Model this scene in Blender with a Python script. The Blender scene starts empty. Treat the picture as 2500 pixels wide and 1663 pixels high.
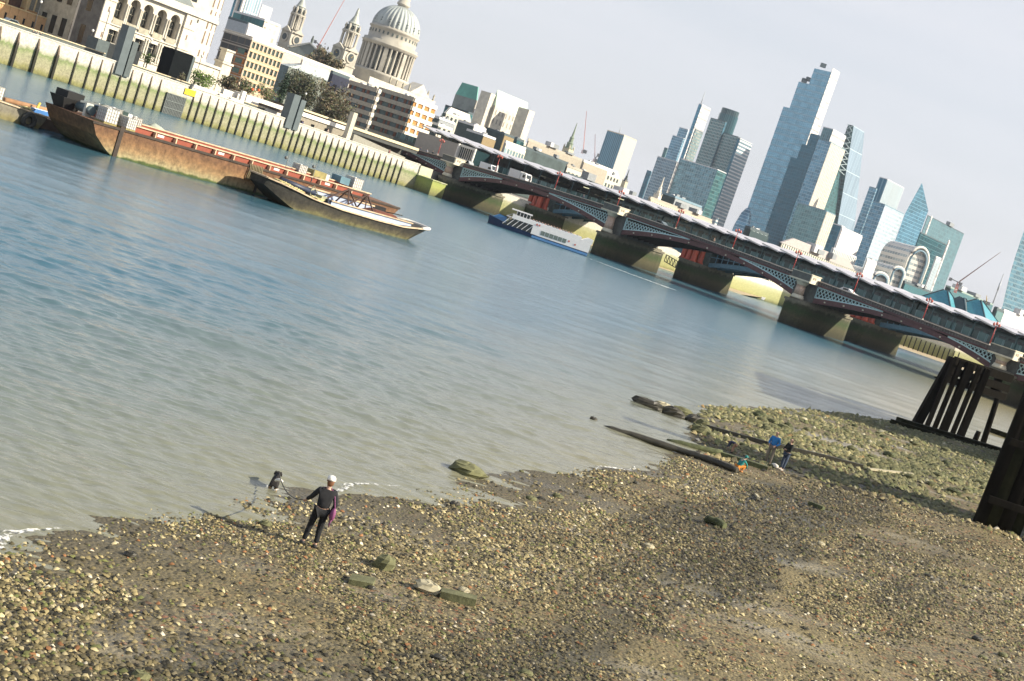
import bpy, math, random
import numpy as np
from mathutils import Vector, Matrix
R = math.radians
random.seed(7)
SC = bpy.context.scene
COL = SC.collection

# ---------------------------------------------------------------- camera
FPX, ROLL, PITCH, CAMH = 3472.0, R(18.7), R(5.95), 9.7
CR, SR, CP, SP = math.cos(ROLL), math.sin(ROLL), math.cos(PITCH), math.sin(PITCH)
cam_d = bpy.data.cameras.new('camera'); cam = bpy.data.objects.new('camera', cam_d); COL.objects.link(cam)
cam_d.sensor_width = 36; cam_d.lens = 50; cam_d.clip_end = 12000; cam_d.clip_start = 0.2
fw = Vector((0, CP, -SP)); up0 = Vector((0, SP, CP)); rt0 = Vector((1, 0, 0))
cx = rt0*CR + up0*SR; cy = -rt0*SR + up0*CR
M4 = Matrix((cx, cy, -fw)).transposed().to_4x4(); M4.translation = Vector((0, 0, CAMH))
cam.matrix_world = M4
SC.camera = cam

# ---------------------------------------------------------------- world, sun, exposure
SUN_AZ, SUN_EL = R(-8), R(32)
to_sun = Vector((math.cos(SUN_AZ)*math.cos(SUN_EL), math.sin(SUN_AZ)*math.cos(SUN_EL), math.sin(SUN_EL)))
w = bpy.data.worlds.new('World'); SC.world = w; w.use_nodes = True
nt = w.node_tree; nt.nodes.clear()
def N(nt, typ, **kw):
    n = nt.nodes.new(typ)
    for k, v in kw.items():
        if k.startswith('i_'):
            key = k[2:]; key = int(key) if key.isdigit() else key.replace('_', ' ')
            n.inputs[key].default_value = v
        else: setattr(n, k, v)
    return n
sky = N(nt, 'ShaderNodeTexSky', sky_type='NISHITA', sun_disc=False, sun_elevation=SUN_EL, sun_rotation=R(90)-SUN_AZ, air_density=1.0, dust_density=2.5, ozone_density=1.2)
tc = N(nt, 'ShaderNodeTexCoord'); mp = N(nt, 'ShaderNodeMapping')
mp.inputs['Scale'].default_value = (1.2, 2.6, 7.0); mp.inputs['Rotation'].default_value = (0.1, 0.25, 0.4)
ns = N(nt, 'ShaderNodeTexNoise', i_Scale=1.6, i_Detail=6.0, i_Roughness=.55, i_Distortion=.6)
cr = N(nt, 'ShaderNodeMapRange'); cr.inputs[1].default_value = .3; cr.inputs[2].default_value = .72; cr.inputs[3].default_value = .72; cr.inputs[4].default_value = 1.0
mx = N(nt, 'ShaderNodeMix', data_type='RGBA'); mx.inputs[7].default_value = (5.2, 5.28, 5.6, 1)
bg = N(nt, 'ShaderNodeBackground', i_Strength=.1); out = N(nt, 'ShaderNodeOutputWorld')
L = nt.links.new
L(tc.outputs['Generated'], mp.inputs[0]); L(mp.outputs[0], ns.inputs['Vector']); L(ns.outputs[0], cr.inputs[0])
sz = N(nt, 'ShaderNodeSeparateXYZ'); L(tc.outputs['Generated'], sz.inputs[0])
ez = N(nt, 'ShaderNodeMapRange'); L(sz.outputs[2], ez.inputs[0]); ez.inputs[1].default_value = .22; ez.inputs[2].default_value = .62; ez.inputs[3].default_value = 1.0; ez.inputs[4].default_value = .18
fm_ = N(nt, 'ShaderNodeMath', operation='MULTIPLY'); L(cr.outputs[0], fm_.inputs[0]); L(ez.outputs[0], fm_.inputs[1])
L(fm_.outputs[0], mx.inputs[0]); L(sky.outputs[0], mx.inputs[6]); L(mx.outputs[2], bg.inputs[0]); L(bg.outputs[0], out.inputs[0])
sd = bpy.data.lights.new('sun', 'SUN'); sd.energy = 5.0; sd.angle = R(.5); sd.color = (1, .91, .75)
so = bpy.data.objects.new('sun', sd); COL.objects.link(so); so.rotation_euler = to_sun.to_track_quat('Z', 'Y').to_euler()
so.location = (200, 0, 300)
SC.view_settings.view_transform = 'Standard'; SC.view_settings.look = 'None'
SC.view_settings.exposure = 0.7; SC.view_settings.gamma = 1.0
SC.render.engine = 'CYCLES'; SC.cycles.max_bounces = 5; SC.cycles.diffuse_bounces = 1; SC.cycles.glossy_bounces = 2
SC.cycles.volume_bounces = 0; SC.cycles.caustics_reflective = False; SC.cycles.caustics_refractive = False
SC.cycles.use_denoising = True

# ---------------------------------------------------------------- photo pixel -> world helpers (2500 px wide photograph)
def ray(x, y):
    u = x-1250; v = 831.5-y; U = u*CR-v*SR; V = u*SR+v*CR
    return Vector((U, FPX*CP+V*SP, -FPX*SP+V*CP))
def W(x, y, Y):
    d = ray(x, y); return d*(Y/d.y)+Vector((0, 0, CAMH))
def G(x, y, z=0.0):
    d = ray(x, y); return d*((z-CAMH)/d.z)+Vector((0, 0, CAMH))
BO, BD, BN = Vector((-32.5, 387.6, 0)), Vector((.743, -.669, 0)), Vector((.669, .743, 0))   # bridge frame
def Bf(p): return BO+BD*p[0]+BN*p[1]+Vector((0, 0, p[2]))
EO, EE, EI = Vector((-108.8, 285.2, 0)), Vector((.6, .8, 0)), Vector((-.8, .6, 0))          # embankment frame (along, inland)
def Ef(p): return EO+EE*p[0]+EI*p[1]+Vector((0, 0, p[2]))
def EB(x, y, b):
    d = ray(x, y); q = d*((EO.dot(EI)+b)/(d.x*EI.x+d.y*EI.y)); return (q-EO).dot(EE), q.z+CAMH
def BR(x, y, t):
    d = ray(x, y); q = d*((BO.dot(BN)+t)/(d.x*BN.x+d.y*BN.y)); return (q-BO).dot(BD), q.z+CAMH
def interp(x, xs, ys): return float(np.interp(x, xs, ys))

# ---------------------------------------------------------------- materials
MATS = {}
def mat(name, col, rough=.8, metal=0.0, var=.18, scale=1.5, bump=0.0, col2=None, spec=None, detail=6, stretch=None, thr=None, emit=None):
    if name in MATS: return MATS[name]
    m = bpy.data.materials.new(name); m.use_nodes = True; t = m.node_tree
    b = t.nodes['Principled BSDF']; b.inputs['Roughness'].default_value = rough; b.inputs['Metallic'].default_value = metal
    if spec is not None: b.inputs['Specular IOR Level'].default_value = spec
    c = np.array(col[:3]); a = c*(1-var); d = np.minimum(c*(1+var), 1) if col2 is None else np.array(col2[:3])
    tc = N(t, 'ShaderNodeTexCoord'); mpg = N(t, 'ShaderNodeMapping'); ns = N(t, 'ShaderNodeTexNoise', i_Scale=scale, i_Detail=float(detail), i_Roughness=.6)
    if stretch: mpg.inputs['Scale'].default_value = stretch
    mr = N(t, 'ShaderNodeMapRange'); lo, hi = thr or (.3, .7); mr.inputs[1].default_value = lo; mr.inputs[2].default_value = hi
    mx = N(t, 'ShaderNodeMix', data_type='RGBA'); mx.inputs[6].default_value = (*a, 1); mx.inputs[7].default_value = (*d, 1)
    l = t.links.new
    l(tc.outputs['Object'], mpg.inputs[0]); l(mpg.outputs[0], ns.inputs['Vector']); l(ns.outputs[0], mr.inputs[0]); l(mr.outputs[0], mx.inputs[0]); l(mx.outputs[2], b.inputs['Base Color'])
    if bump:
        bp = N(t, 'ShaderNodeBump', i_Strength=1.0, i_Distance=bump); l(ns.outputs[0], bp.inputs['Height']); l(bp.outputs[0], b.inputs['Normal'])
    if emit: b.inputs['Emission Color'].default_value = (*emit[:3], 1); b.inputs['Emission Strength'].default_value = emit[3]
    MATS[name] = m; return m
def fmat(name, glass, frame, w=3.0, h=3.6, fw=.25, fh=.3, var=.35, rough=.25, metal=.4, frough=.7, gvar=.12):
    """facade: grid of panes (uv in metres)"""
    if name in MATS: return MATS[name]
    m = bpy.data.materials.new(name); m.use_nodes = True; t = m.node_tree; b = t.nodes['Principled BSDF']; l = t.links.new
    uv = N(t, 'ShaderNodeUVMap'); sep = N(t, 'ShaderNodeSeparateXYZ'); l(uv.outputs[0], sep.inputs[0])
    def ax(o, size, fr):
        d = N(t, 'ShaderNodeMath', operation='DIVIDE'); l(o, d.inputs[0]); d.inputs[1].default_value = size
        f = N(t, 'ShaderNodeMath', operation='FRACT'); l(d.outputs[0], f.inputs[0])
        c = N(t, 'ShaderNodeMath', operation='LESS_THAN'); l(f.outputs[0], c.inputs[0]); c.inputs[1].default_value = fr
        fl = N(t, 'ShaderNodeMath', operation='FLOOR'); l(d.outputs[0], fl.inputs[0]); return c, fl
    cx_, fx = ax(sep.outputs[0], w, fw); cy_, fy = ax(sep.outputs[1], h, fh)
    mxm = N(t, 'ShaderNodeMath', operation='MAXIMUM'); l(cx_.outputs[0], mxm.inputs[0]); l(cy_.outputs[0], mxm.inputs[1])
    cb = N(t, 'ShaderNodeCombineXYZ'); l(fx.outputs[0], cb.inputs[0]); l(fy.outputs[0], cb.inputs[1])
    wn = N(t, 'ShaderNodeTexWhiteNoise', noise_dimensions='2D'); l(cb.outputs[0], wn.inputs['Vector'])
    ns = N(t, 'ShaderNodeTexNoise', i_Scale=.05, i_Detail=4.0); l(uv.outputs[0], ns.inputs['Vector'])
    ad = N(t, 'ShaderNodeMath', operation='MULTIPLY_ADD'); l(ns.outputs[0], ad.inputs[0]); ad.inputs[1].default_value = .6; ad.inputs[2].default_value = -.3
    ad2 = N(t, 'ShaderNodeMath', operation='ADD'); l(wn.outputs[0], ad2.inputs[0]); l(ad.outputs[0], ad2.inputs[1])
    g = np.array(glass[:3]); gm = N(t, 'ShaderNodeMix', data_type='RGBA', clamp_factor=True); gm.inputs[6].default_value = (*(g*(1-var)), 1); gm.inputs[7].default_value = (*np.minimum(g*(1+var), 1), 1)
    l(ad2.outputs[0], gm.inputs[0])
    tc = N(t, 'ShaderNodeTexCoord'); n2 = N(t, 'ShaderNodeTexNoise', i_Scale=.15, i_Detail=6.0); l(tc.outputs['Object'], n2.inputs['Vector'])
    f_ = np.array(frame[:3]); fm = N(t, 'ShaderNodeMix', data_type='RGBA'); fm.inputs[6].default_value = (*(f_*(1-gvar)), 1); fm.inputs[7].default_value = (*np.minimum(f_*(1+gvar), 1), 1); l(n2.outputs[0], fm.inputs[0])
    fin = N(t, 'ShaderNodeMix', data_type='RGBA'); l(mxm.outputs[0], fin.inputs[0]); l(gm.outputs[2], fin.inputs[6]); l(fm.outputs[2], fin.inputs[7]); l(fin.outputs[2], b.inputs['Base Color'])
    rr = N(t, 'ShaderNodeMapRange'); l(mxm.outputs[0], rr.inputs[0]); rr.inputs[3].default_value = rough; rr.inputs[4].default_value = frough; l(rr.outputs[0], b.inputs['Roughness'])
    mm = N(t, 'ShaderNodeMapRange'); l(mxm.outputs[0], mm.inputs[0]); mm.inputs[3].default_value = metal; mm.inputs[4].default_value = 0; l(mm.outputs[0], b.inputs['Metallic'])
    MATS[name] = m; return m
def zmat(name, bands, rough=.85, scale=.6, wob=.5, var=.25, bump=.02, streak=1.0):
    """wall stained by the tide: colour by height (real stains), bands=[(z,col),...]"""
    if name in MATS: return MATS[name]
    m = bpy.data.materials.new(name); m.use_nodes = True; t = m.node_tree; b = t.nodes['Principled BSDF']; l = t.links.new
    b.inputs['Roughness'].default_value = rough
    g = N(t, 'ShaderNodeNewGeometry'); sep = N(t, 'ShaderNodeSeparateXYZ'); l(g.outputs['Position'], sep.inputs[0])
    mpg = N(t, 'ShaderNodeMapping'); mpg.inputs['Scale'].default_value = (1, 1, .35*streak); l(g.outputs['Position'], mpg.inputs[0])
    ns = N(t, 'ShaderNodeTexNoise', i_Scale=scale, i_Detail=7.0, i_Roughness=.65); l(mpg.outputs[0], ns.inputs['Vector'])
    a = N(t, 'ShaderNodeMath', operation='SUBTRACT'); l(ns.outputs[0], a.inputs[0]); a.inputs[1].default_value = .5
    a2 = N(t, 'ShaderNodeMath', operation='MULTIPLY_ADD'); l(a.outputs[0], a2.inputs[0]); a2.inputs[1].default_value = wob*4; l(sep.outputs[2], a2.inputs[2])
    z0, z1 = bands[0][0], bands[-1][0]
    mr = N(t, 'ShaderNodeMapRange'); l(a2.outputs[0], mr.inputs[0]); mr.inputs[1].default_value = z0; mr.inputs[2].default_value = z1
    rp = N(t, 'ShaderNodeValToRGB'); l(mr.outputs[0], rp.inputs[0]); el = rp.color_ramp.elements
    while len(el) > 1: el.remove(el[-1])
    el[0].position = 0; el[0].color = (*bands[0][1], 1)
    for z, c in bands[1:]:
        e_ = el.new((z-z0)/(z1-z0)); e_.color = (*c, 1)
    n3 = N(t, 'ShaderNodeTexNoise', i_Scale=2.2, i_Detail=8.0, i_Roughness=.7); l(g.outputs['Position'], n3.inputs['Vector'])
    m3 = N(t, 'ShaderNodeMapRange'); l(n3.outputs[0], m3.inputs[0]); m3.inputs[1].default_value = .3; m3.inputs[2].default_value = .7; m3.inputs[3].default_value = 1-var; m3.inputs[4].default_value = 1+var*.6
    mul = N(t, 'ShaderNodeMix', data_type='RGBA', blend_type='MULTIPLY'); mul.inputs[0].default_value = 1; l(rp.outputs[0], mul.inputs[6])
    cmb = N(t, 'ShaderNodeCombineXYZ'); [l(m3.outputs[0], cmb.inputs[i]) for i in range(3)]; l(cmb.outputs[0], mul.inputs[7]); l(mul.outputs[2], b.inputs['Base Color'])
    bp = N(t, 'ShaderNodeBump', i_Strength=1.0, i_Distance=bump); l(n3.outputs[0], bp.inputs['Height']); l(bp.outputs[0], b.inputs['Normal'])
    MATS[name] = m; return m

# ---------------------------------------------------------------- mesh builder
class MB:
    def __init__(s, xf=None): s.v = []; s.f = []; s.m = []; s.cur = 0; s.xf = xf; s.smooth = []
    def P(s, p):
        s.v.append(tuple(s.xf(p)) if s.xf else tuple(p)); return len(s.v)-1
    def F(s, idx, sm=False): s.f.append(tuple(idx)); s.m.append(s.cur); s.smooth.append(sm)
    def poly(s, pts): s.F([s.P(p) for p in pts])
    def prism(s, pts, z0, z1, top=True, bot=True, pts2=None):
        n = len(pts); q = pts2 or pts
        a = [s.P((p[0], p[1], z0 if not callable(z0) else z0(p))) for p in pts]; b = [s.P((p[0], p[1], z1 if not callable(z1) else z1(p))) for p in q]
        for i in range(n): j = (i+1) % n; s.F((a[i], a[j], b[j], b[i]))
        if top: s.F(b)
        if bot: s.F(a[::-1])
        return s
    def box(s, x0, x1, y0, y1, z0, z1):
        s.prism([(x0, y0), (x1, y0), (x1, y1), (x0, y1)], z0, z1); return s
    def rbox(s, c, L_, Wd, H_, ang=0.0):
        ca, sa = math.cos(ang), math.sin(ang)
        s.prism([(c[0]+ca*x-sa*y, c[1]+sa*x+ca*y) for x, y in ((-L_/2, -Wd/2), (L_/2, -Wd/2), (L_/2, Wd/2), (-L_/2, Wd/2))], c[2], c[2]+H_); return s
    def beam(s, p, q, w_, h_=None, up=(0, 0, 1)):
        p = Vector(p); q = Vector(q); h_ = h_ or w_; d = (q-p); 
        if d.length < 1e-6: return s
        d.normalize(); u = Vector(up); 
        if abs(d.dot(u)) > .98: u = Vector((0, 1, 0))
        a = d.cross(u).normalized()*w_/2; b = a.cross(d).normalized()*h_/2
        i = [s.P(o+x) for o in (p, q) for x in (-a-b, a-b, a+b, -a+b)]
        for f in ((0, 1, 5, 4), (1, 2, 6, 5), (2, 3, 7, 6), (3, 0, 4, 7), (3, 2, 1, 0), (4, 5, 6, 7)): s.F([i[k] for k in f])
        return s
    def tube(s, p, q, r0, r1=None, n=8, sm=True):
        p = Vector(p); q = Vector(q); r1 = r0 if r1 is None else r1; d = (q-p).normalized(); u = Vector((0, 0, 1)) if abs(d.z) < .95 else Vector((1, 0, 0))
        a = d.cross(u).normalized(); b = d.cross(a)
        A = [s.P(p+(a*math.cos(t)+b*math.sin(t))*r0) for t in [2*math.pi*k/n for k in range(n)]]
        B_ = [s.P(q+(a*math.cos(t)+b*math.sin(t))*r1) for t in [2*math.pi*k/n for k in range(n)]]
        for k in range(n): j = (k+1) % n; s.F((A[k], A[j], B_[j], B_[k]), sm)
        s.F(A[::-1]); s.F(B_); return s
    def path(s, pts, rs, n=6, sm=True):
        pts = [Vector(p) for p in pts]; rs = rs if hasattr(rs, '__len__') else [rs]*len(pts); rings = []
        for i, p in enumerate(pts):
            d = (pts[min(i+1, len(pts)-1)]-pts[max(i-1, 0)]).normalized(); u = Vector((0, 0, 1)) if abs(d.z) < .9 else Vector((1, 0, 0))
            a = d.cross(u).normalized(); b = a.cross(d)
            rings.append([s.P(p+(a*math.cos(t)+b*math.sin(t))*rs[i]) for t in [2*math.pi*k/n for k in range(n)]])
        for A, B_ in zip(rings, rings[1:]):
            for k in range(n): j = (k+1) % n; s.F((A[k], A[j], B_[j], B_[k]), sm)
        s.F(rings[0][::-1]); s.F(rings[-1]); return s
    def lathe(s, c, prof, n=24, sm=True, a0=0.0, sx=1.0, sy=1.0, frac=1.0):
        rings = []
        for r, z in prof:
            rings.append([s.P((c[0]+sx*r*math.cos(a0+2*math.pi*frac*k/n), c[1]+sy*r*math.sin(a0+2*math.pi*frac*k/n), c[2]+z)) for k in range(n)])
        for A, B_ in zip(rings, rings[1:]):
            for k in range(n): j = (k+1) % n; s.F((A[k], A[j], B_[j], B_[k]), sm)
        s.F(rings[-1]); s.F(rings[0][::-1]); return s
    def loft(s, rings, caps=True, sm=False, closed=True):
        R_ = [[s.P(p) for p in r] for r in rings]; n = len(R_[0])
        for A, B_ in zip(R_, R_[1:]):
            for k in range(n if closed else n-1): j = (k+1) % n; s.F((A[k], A[j], B_[j], B_[k]), sm)
        if caps: s.F(R_[0][::-1]); s.F(R_[-1])
        return s
    def ell(s, c, rx, ry, rz, n=12, m=8, jit=0.0):
        rings = []
        for i in range(m+1):
            ph = math.pi*(.02+.96*i/m)-math.pi/2
            rings.append([s.P((c[0]+rx*math.cos(ph)*math.cos(t)*(1+random.uniform(-jit, jit)), c[1]+ry*math.cos(ph)*math.sin(t)*(1+random.uniform(-jit, jit)), c[2]+rz*math.sin(ph)*(1+random.uniform(-jit, jit)))) for t in [2*math.pi*k/n for k in range(n)]])
        for A, B_ in zip(rings, rings[1:]):
            for k in range(n): j = (k+1) % n; s.F((A[k], A[j], B_[j], B_[k]), True)
        s.F(rings[0][::-1]); s.F(rings[-1]); return s
    def mesh(s, name, mats, off):
        v = np.array(s.v, dtype=float)-np.array(off); me = bpy.data.meshes.new(name); me.from_pydata(v.tolist(), [], s.f)
        mats = mats if isinstance(mats, (list, tuple)) else [mats]
        for m_ in mats: me.materials.append(m_)
        me.polygons.foreach_set('material_index', s.m); me.polygons.foreach_set('use_smooth', s.smooth)
        uvl = me.uv_layers.new(name='UVMap'); uvs = np.zeros((len(me.loops), 2)); k = 0; va = np.array(s.v, dtype=float)
        for f in s.f:
            P_ = va[list(f)]; e1 = P_[1]-P_[0]; nrm = np.cross(e1, P_[2]-P_[0]); ln = np.linalg.norm(nrm)
            nrm = nrm/ln if ln > 1e-9 else np.array([0, 0, 1.])
            if abs(nrm[2]) < .75:
                tt = np.array([-nrm[1], nrm[0], 0]); tt /= np.linalg.norm(tt); u = P_@tt; u -= u.min(); uvs[k:k+len(f), 0] = u; uvs[k:k+len(f), 1] = P_[:, 2]
            else: uvs[k:k+len(f)] = P_[:, :2]
            k += len(f)
        uvl.data.foreach_set('uv', uvs.ravel()); me.update(); return me
    def build(s, name, mats, parent=None, label=None):
        if parent is not None: off = Vector(parent['_w'])
        else:
            v = np.array(s.v); off = Vector(((v[:, 0].min()+v[:, 0].max())/2, (v[:, 1].min()+v[:, 1].max())/2, v[:, 2].min()))
        o = bpy.data.objects.new(name, s.mesh(name, mats, off)); COL.objects.link(o)
        if parent is not None: o.parent = parent; o['_w'] = tuple(off)
        else: o.location = off; o['_w'] = tuple(off)
        if label: o['label'] = label
        return o
def tag(o, label=None, cat=None, group=None, kind=None):
    for k, v in (('label', label), ('category', cat), ('group', group), ('kind', kind)):
        if v: o[k] = v
    return o
def thing(name, label, cat, loc, group=None):
    o = bpy.data.objects.new(name, None); COL.objects.link(o); o.location = loc; o['_w'] = tuple(loc); o.empty_display_size = .5
    return tag(o, label, cat, group)
def dup(root, loc, rz=0.0, label=None, scale=None):
    r = root.copy(); COL.objects.link(r); r.location = loc; r.rotation_euler = (0, 0, rz); r['_w'] = tuple(loc)
    if scale: r.scale = (scale, scale, scale)
    if label: r['label'] = label
    for ch in list(root.children):
        c = ch.copy(); COL.objects.link(c); c.parent = r
        for g in list(ch.children):
            d = g.copy(); COL.objects.link(d); d.parent = c
    return r
# ================================================================ SETTING: water, land, foreshore
SHORE = [(-9, 10), (-8.6, 20), (-8.0, 25.7), (-7.4, 29), (-5.7, 33.4), (-3.6, 38.2), (-1.4, 43), (.6, 47.6), (3.6, 53.5), (6.9, 59.5), (9.0, 66.0), (11.0, 72), (11.2, 78), (12.0, 84), (13.2, 92), (16.2, 98.5), (20, 106), (24.1, 114.9), (32, 128), (40.5, 139.7), (49, 145.5), (60, 150), (80, 156), (120, 160)]
SH = np.array(SHORE, float)
def shore_d(x, y):
    """signed distance (positive on land, to the right of the shoreline)"""
    x = np.asarray(x, float); y = np.asarray(y, float); best = np.full(x.shape, 1e9); sg = np.ones(x.shape)
    for (ax, ay), (bx, by) in zip(SH[:-1], SH[1:]):
        dx, dy = bx-ax, by-ay; t = np.clip(((x-ax)*dx+(y-ay)*dy)/(dx*dx+dy*dy), 0, 1); qx, qy = ax+t*dx, ay+t*dy
        d = np.hypot(x-qx, y-qy); c = dx*(y-ay)-dy*(x-ax); upd = d < best; best = np.where(upd, d, best); sg = np.where(upd, np.where(c < 0, 1, -1), sg)
    return best*sg
def vnoise(x, y, s, seed=0):
    x = np.asarray(x)*s+seed*17.3; y = np.asarray(y)*s+seed*5.1; xi = np.floor(x); yi = np.floor(y); fx = x-xi; fy = y-yi
    fx = fx*fx*(3-2*fx); fy = fy*fy*(3-2*fy)
    def h(a, b): v = np.sin(a*127.1+b*311.7+seed)*43758.5453; return v-np.floor(v)
    return (h(xi, yi)*(1-fx)+h(xi+1, yi)*fx)*(1-fy)+(h(xi, yi+1)*(1-fx)+h(xi+1, yi+1)*fx)*fy
def ground_z(x, y):
    d = shore_d(x, y); slope = np.where(d > 0, .062, .10); z = d*slope
    z = np.where(d > 10, .62+(d-10)*.05, z)
    amp = np.clip((d+1)/4, 0, 1)
    z = z+amp*((vnoise(x, y, .12, 1)-.5)*.35+(vnoise(x, y, .45, 2)-.5)*.12)+(vnoise(x, y, 1.7, 3)-.5)*.05*np.clip((d+2)/2, .2, 1)
    return z
def bandf(x, y):
    c1 = x*.93-y*.36; c2 = x*.36+y*.93
    v = vnoise(c1, c2*.16, .33, 12)*.7+vnoise(c1, c2*.3, .9, 13)*.3
    return np.clip((v-.3)*2.2, 0, 1)*np.clip((shore_d(x, y)-1.5)/3, 0, 1)
# ---- water
def make_water():
    m = bpy.data.materials.new('river_water'); m.use_nodes = True; t = m.node_tree; b = t.nodes['Principled BSDF']; l = t.links.new
    b.inputs['IOR'].default_value = 1.45
    g = N(t, 'ShaderNodeNewGeometry'); sp = N(t, 'ShaderNodeSeparateXYZ'); l(g.outputs['Position'], sp.inputs[0])
    def noise(scale, sx, sy, det=4.0, rot=0.0, dist=0.0):
        mp_ = N(t, 'ShaderNodeMapping'); mp_.inputs['Scale'].default_value = (sx, sy, 1); mp_.inputs['Rotation'].default_value = (0, 0, rot)
        l(g.outputs['Position'], mp_.inputs[0]); n = N(t, 'ShaderNodeTexNoise', i_Scale=scale, i_Detail=det, i_Roughness=.6, i_Distortion=dist); l(mp_.outputs[0], n.inputs['Vector']); return n
    rg = N(t, 'ShaderNodeMapRange'); l(sp.outputs[1], rg.inputs[0]); rg.inputs[1].default_value = 35; rg.inputs[2].default_value = 320; rg.inputs[3].default_value = .10; rg.inputs[4].default_value = .27; l(rg.outputs[0], b.inputs['Roughness'])
    n1 = noise(2.6, .5, 1.0, 5.0, .10, .3); bp = N(t, 'ShaderNodeBump', i_Strength=1.0, i_Distance=.05); l(n1.outputs[0], bp.inputs['Height']); l(bp.outputs[0], b.inputs['Normal'])
    # silt: paler and browner towards the foreshore (suspended mud), along the line of the shore
    dm = N(t, 'ShaderNodeMath', operation='MULTIPLY'); l(sp.outputs[1], dm.inputs[0]); dm.inputs[1].default_value = -.36
    d2 = N(t, 'ShaderNodeMath', operation='ADD'); l(sp.outputs[0], d2.inputs[0]); l(dm.outputs[0], d2.inputs[1])
    nz = noise(.05, 1, 1, 5.0); d3 = N(t, 'ShaderNodeMath', operation='MULTIPLY_ADD'); l(nz.outputs[0], d3.inputs[0]); d3.inputs[1].default_value = 14; l(d2.outputs[0], d3.inputs[2])
    mr = N(t, 'ShaderNodeMapRange'); l(d3.outputs[0], mr.inputs[0]); mr.inputs[1].default_value = -34; mr.inputs[2].default_value = -4
    mx = N(t, 'ShaderNodeMix', data_type='RGBA'); l(mr.outputs[0], mx.inputs[0]); mx.inputs[6].default_value = (.045, .12, .16, 1); mx.inputs[7].default_value = (.25, .225, .13, 1)
    l(mx.outputs[2], b.inputs['Base Color'])
    ys = [12.0]
    while ys[-1] < 440: ys.append(ys[-1]+max(.035, .55*ys[-1]**2/13800))
    ys = np.array(ys); us = np.linspace(-.72, .62, 620); U, Y = np.meshgrid(us, ys); X = U*Y; dy = np.gradient(ys)[:, None]; Z = np.zeros_like(X); rs = np.random.RandomState(9)
    patch = .55+.9*vnoise(X*.6, Y, .022, 4)+.35*(vnoise(X*.5, Y, .08, 8)-.5)
    for i in range(64):
        lam = .26*(9/.26)**(i/63.0); th = math.pi/2+.08+rs.normal()*.42; kx, ky = math.cos(th)*2*math.pi/lam, math.sin(th)*2*math.pi/lam
        fade = np.clip(lam/(dy*2.4)-1, 0, 1)*np.clip(lam/(np.abs(U[:, :1]*0+.0022)*Y*abs(math.cos(th))*2.4+1e-3)-1, 0, 1)
        Z += (.046 if lam < .6 else .029 if lam < 1.3 else .016 if lam < 3 else .010)*lam/(2*math.pi)*fade*np.sin(kx*X+ky*Y+rs.rand()*6.28+.8*vnoise(X, Y, .5/lam, i))
    Z *= patch; ny, nx = Z.shape; v = np.stack([X, Y, Z], 2).reshape(-1, 3).astype(np.float32); i = np.arange(nx*ny, dtype=np.int32).reshape(ny, nx)
    f = np.stack([i[:-1, :-1], i[:-1, 1:], i[1:, 1:], i[1:, :-1]], 2).reshape(-1, 4)
    me = bpy.data.meshes.new('water'); me.vertices.add(len(v)); me.vertices.foreach_set('co', v.ravel()); me.loops.add(f.size); me.loops.foreach_set('vertex_index', f.ravel()); me.polygons.add(len(f)); me.polygons.foreach_set('loop_start', np.arange(0, f.size, 4, dtype=np.int32)); me.polygons.foreach_set('loop_total', np.full(len(f), 4, dtype=np.int32)); me.polygons.foreach_set('use_smooth', np.ones(len(f), dtype=bool)); me.update(calc_edges=True); me.materials.append(m)
    o = bpy.data.objects.new('water', me); COL.objects.link(o); tag(o, kind='structure')
    mb = MB(); mb.poly([(-1500, -60, -.22), (3200, -60, -.22), (3200, 2600, -.22), (-1500, 2600, -.22)]); tag(mb.build('river_bed_water', m), kind='structure')
make_water()
# ---- north bank
land = MB(); 
land.prism([tuple(Ef((-150, 2.5, 0)))[:2], tuple(Ef((122, 2.5, 0)))[:2], (-22, 412), (38, 448), (80, 488), (140, 480), (420, 562), (3200, 1100), (3200, 4200), (-2500, 4200), (-2500, -200), (-300, 40)][::1], -2, 6.3)
tag(land.build('land', mat('land_paving', (.30, .28, .25), .9, scale=.2)), kind='structure')

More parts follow.
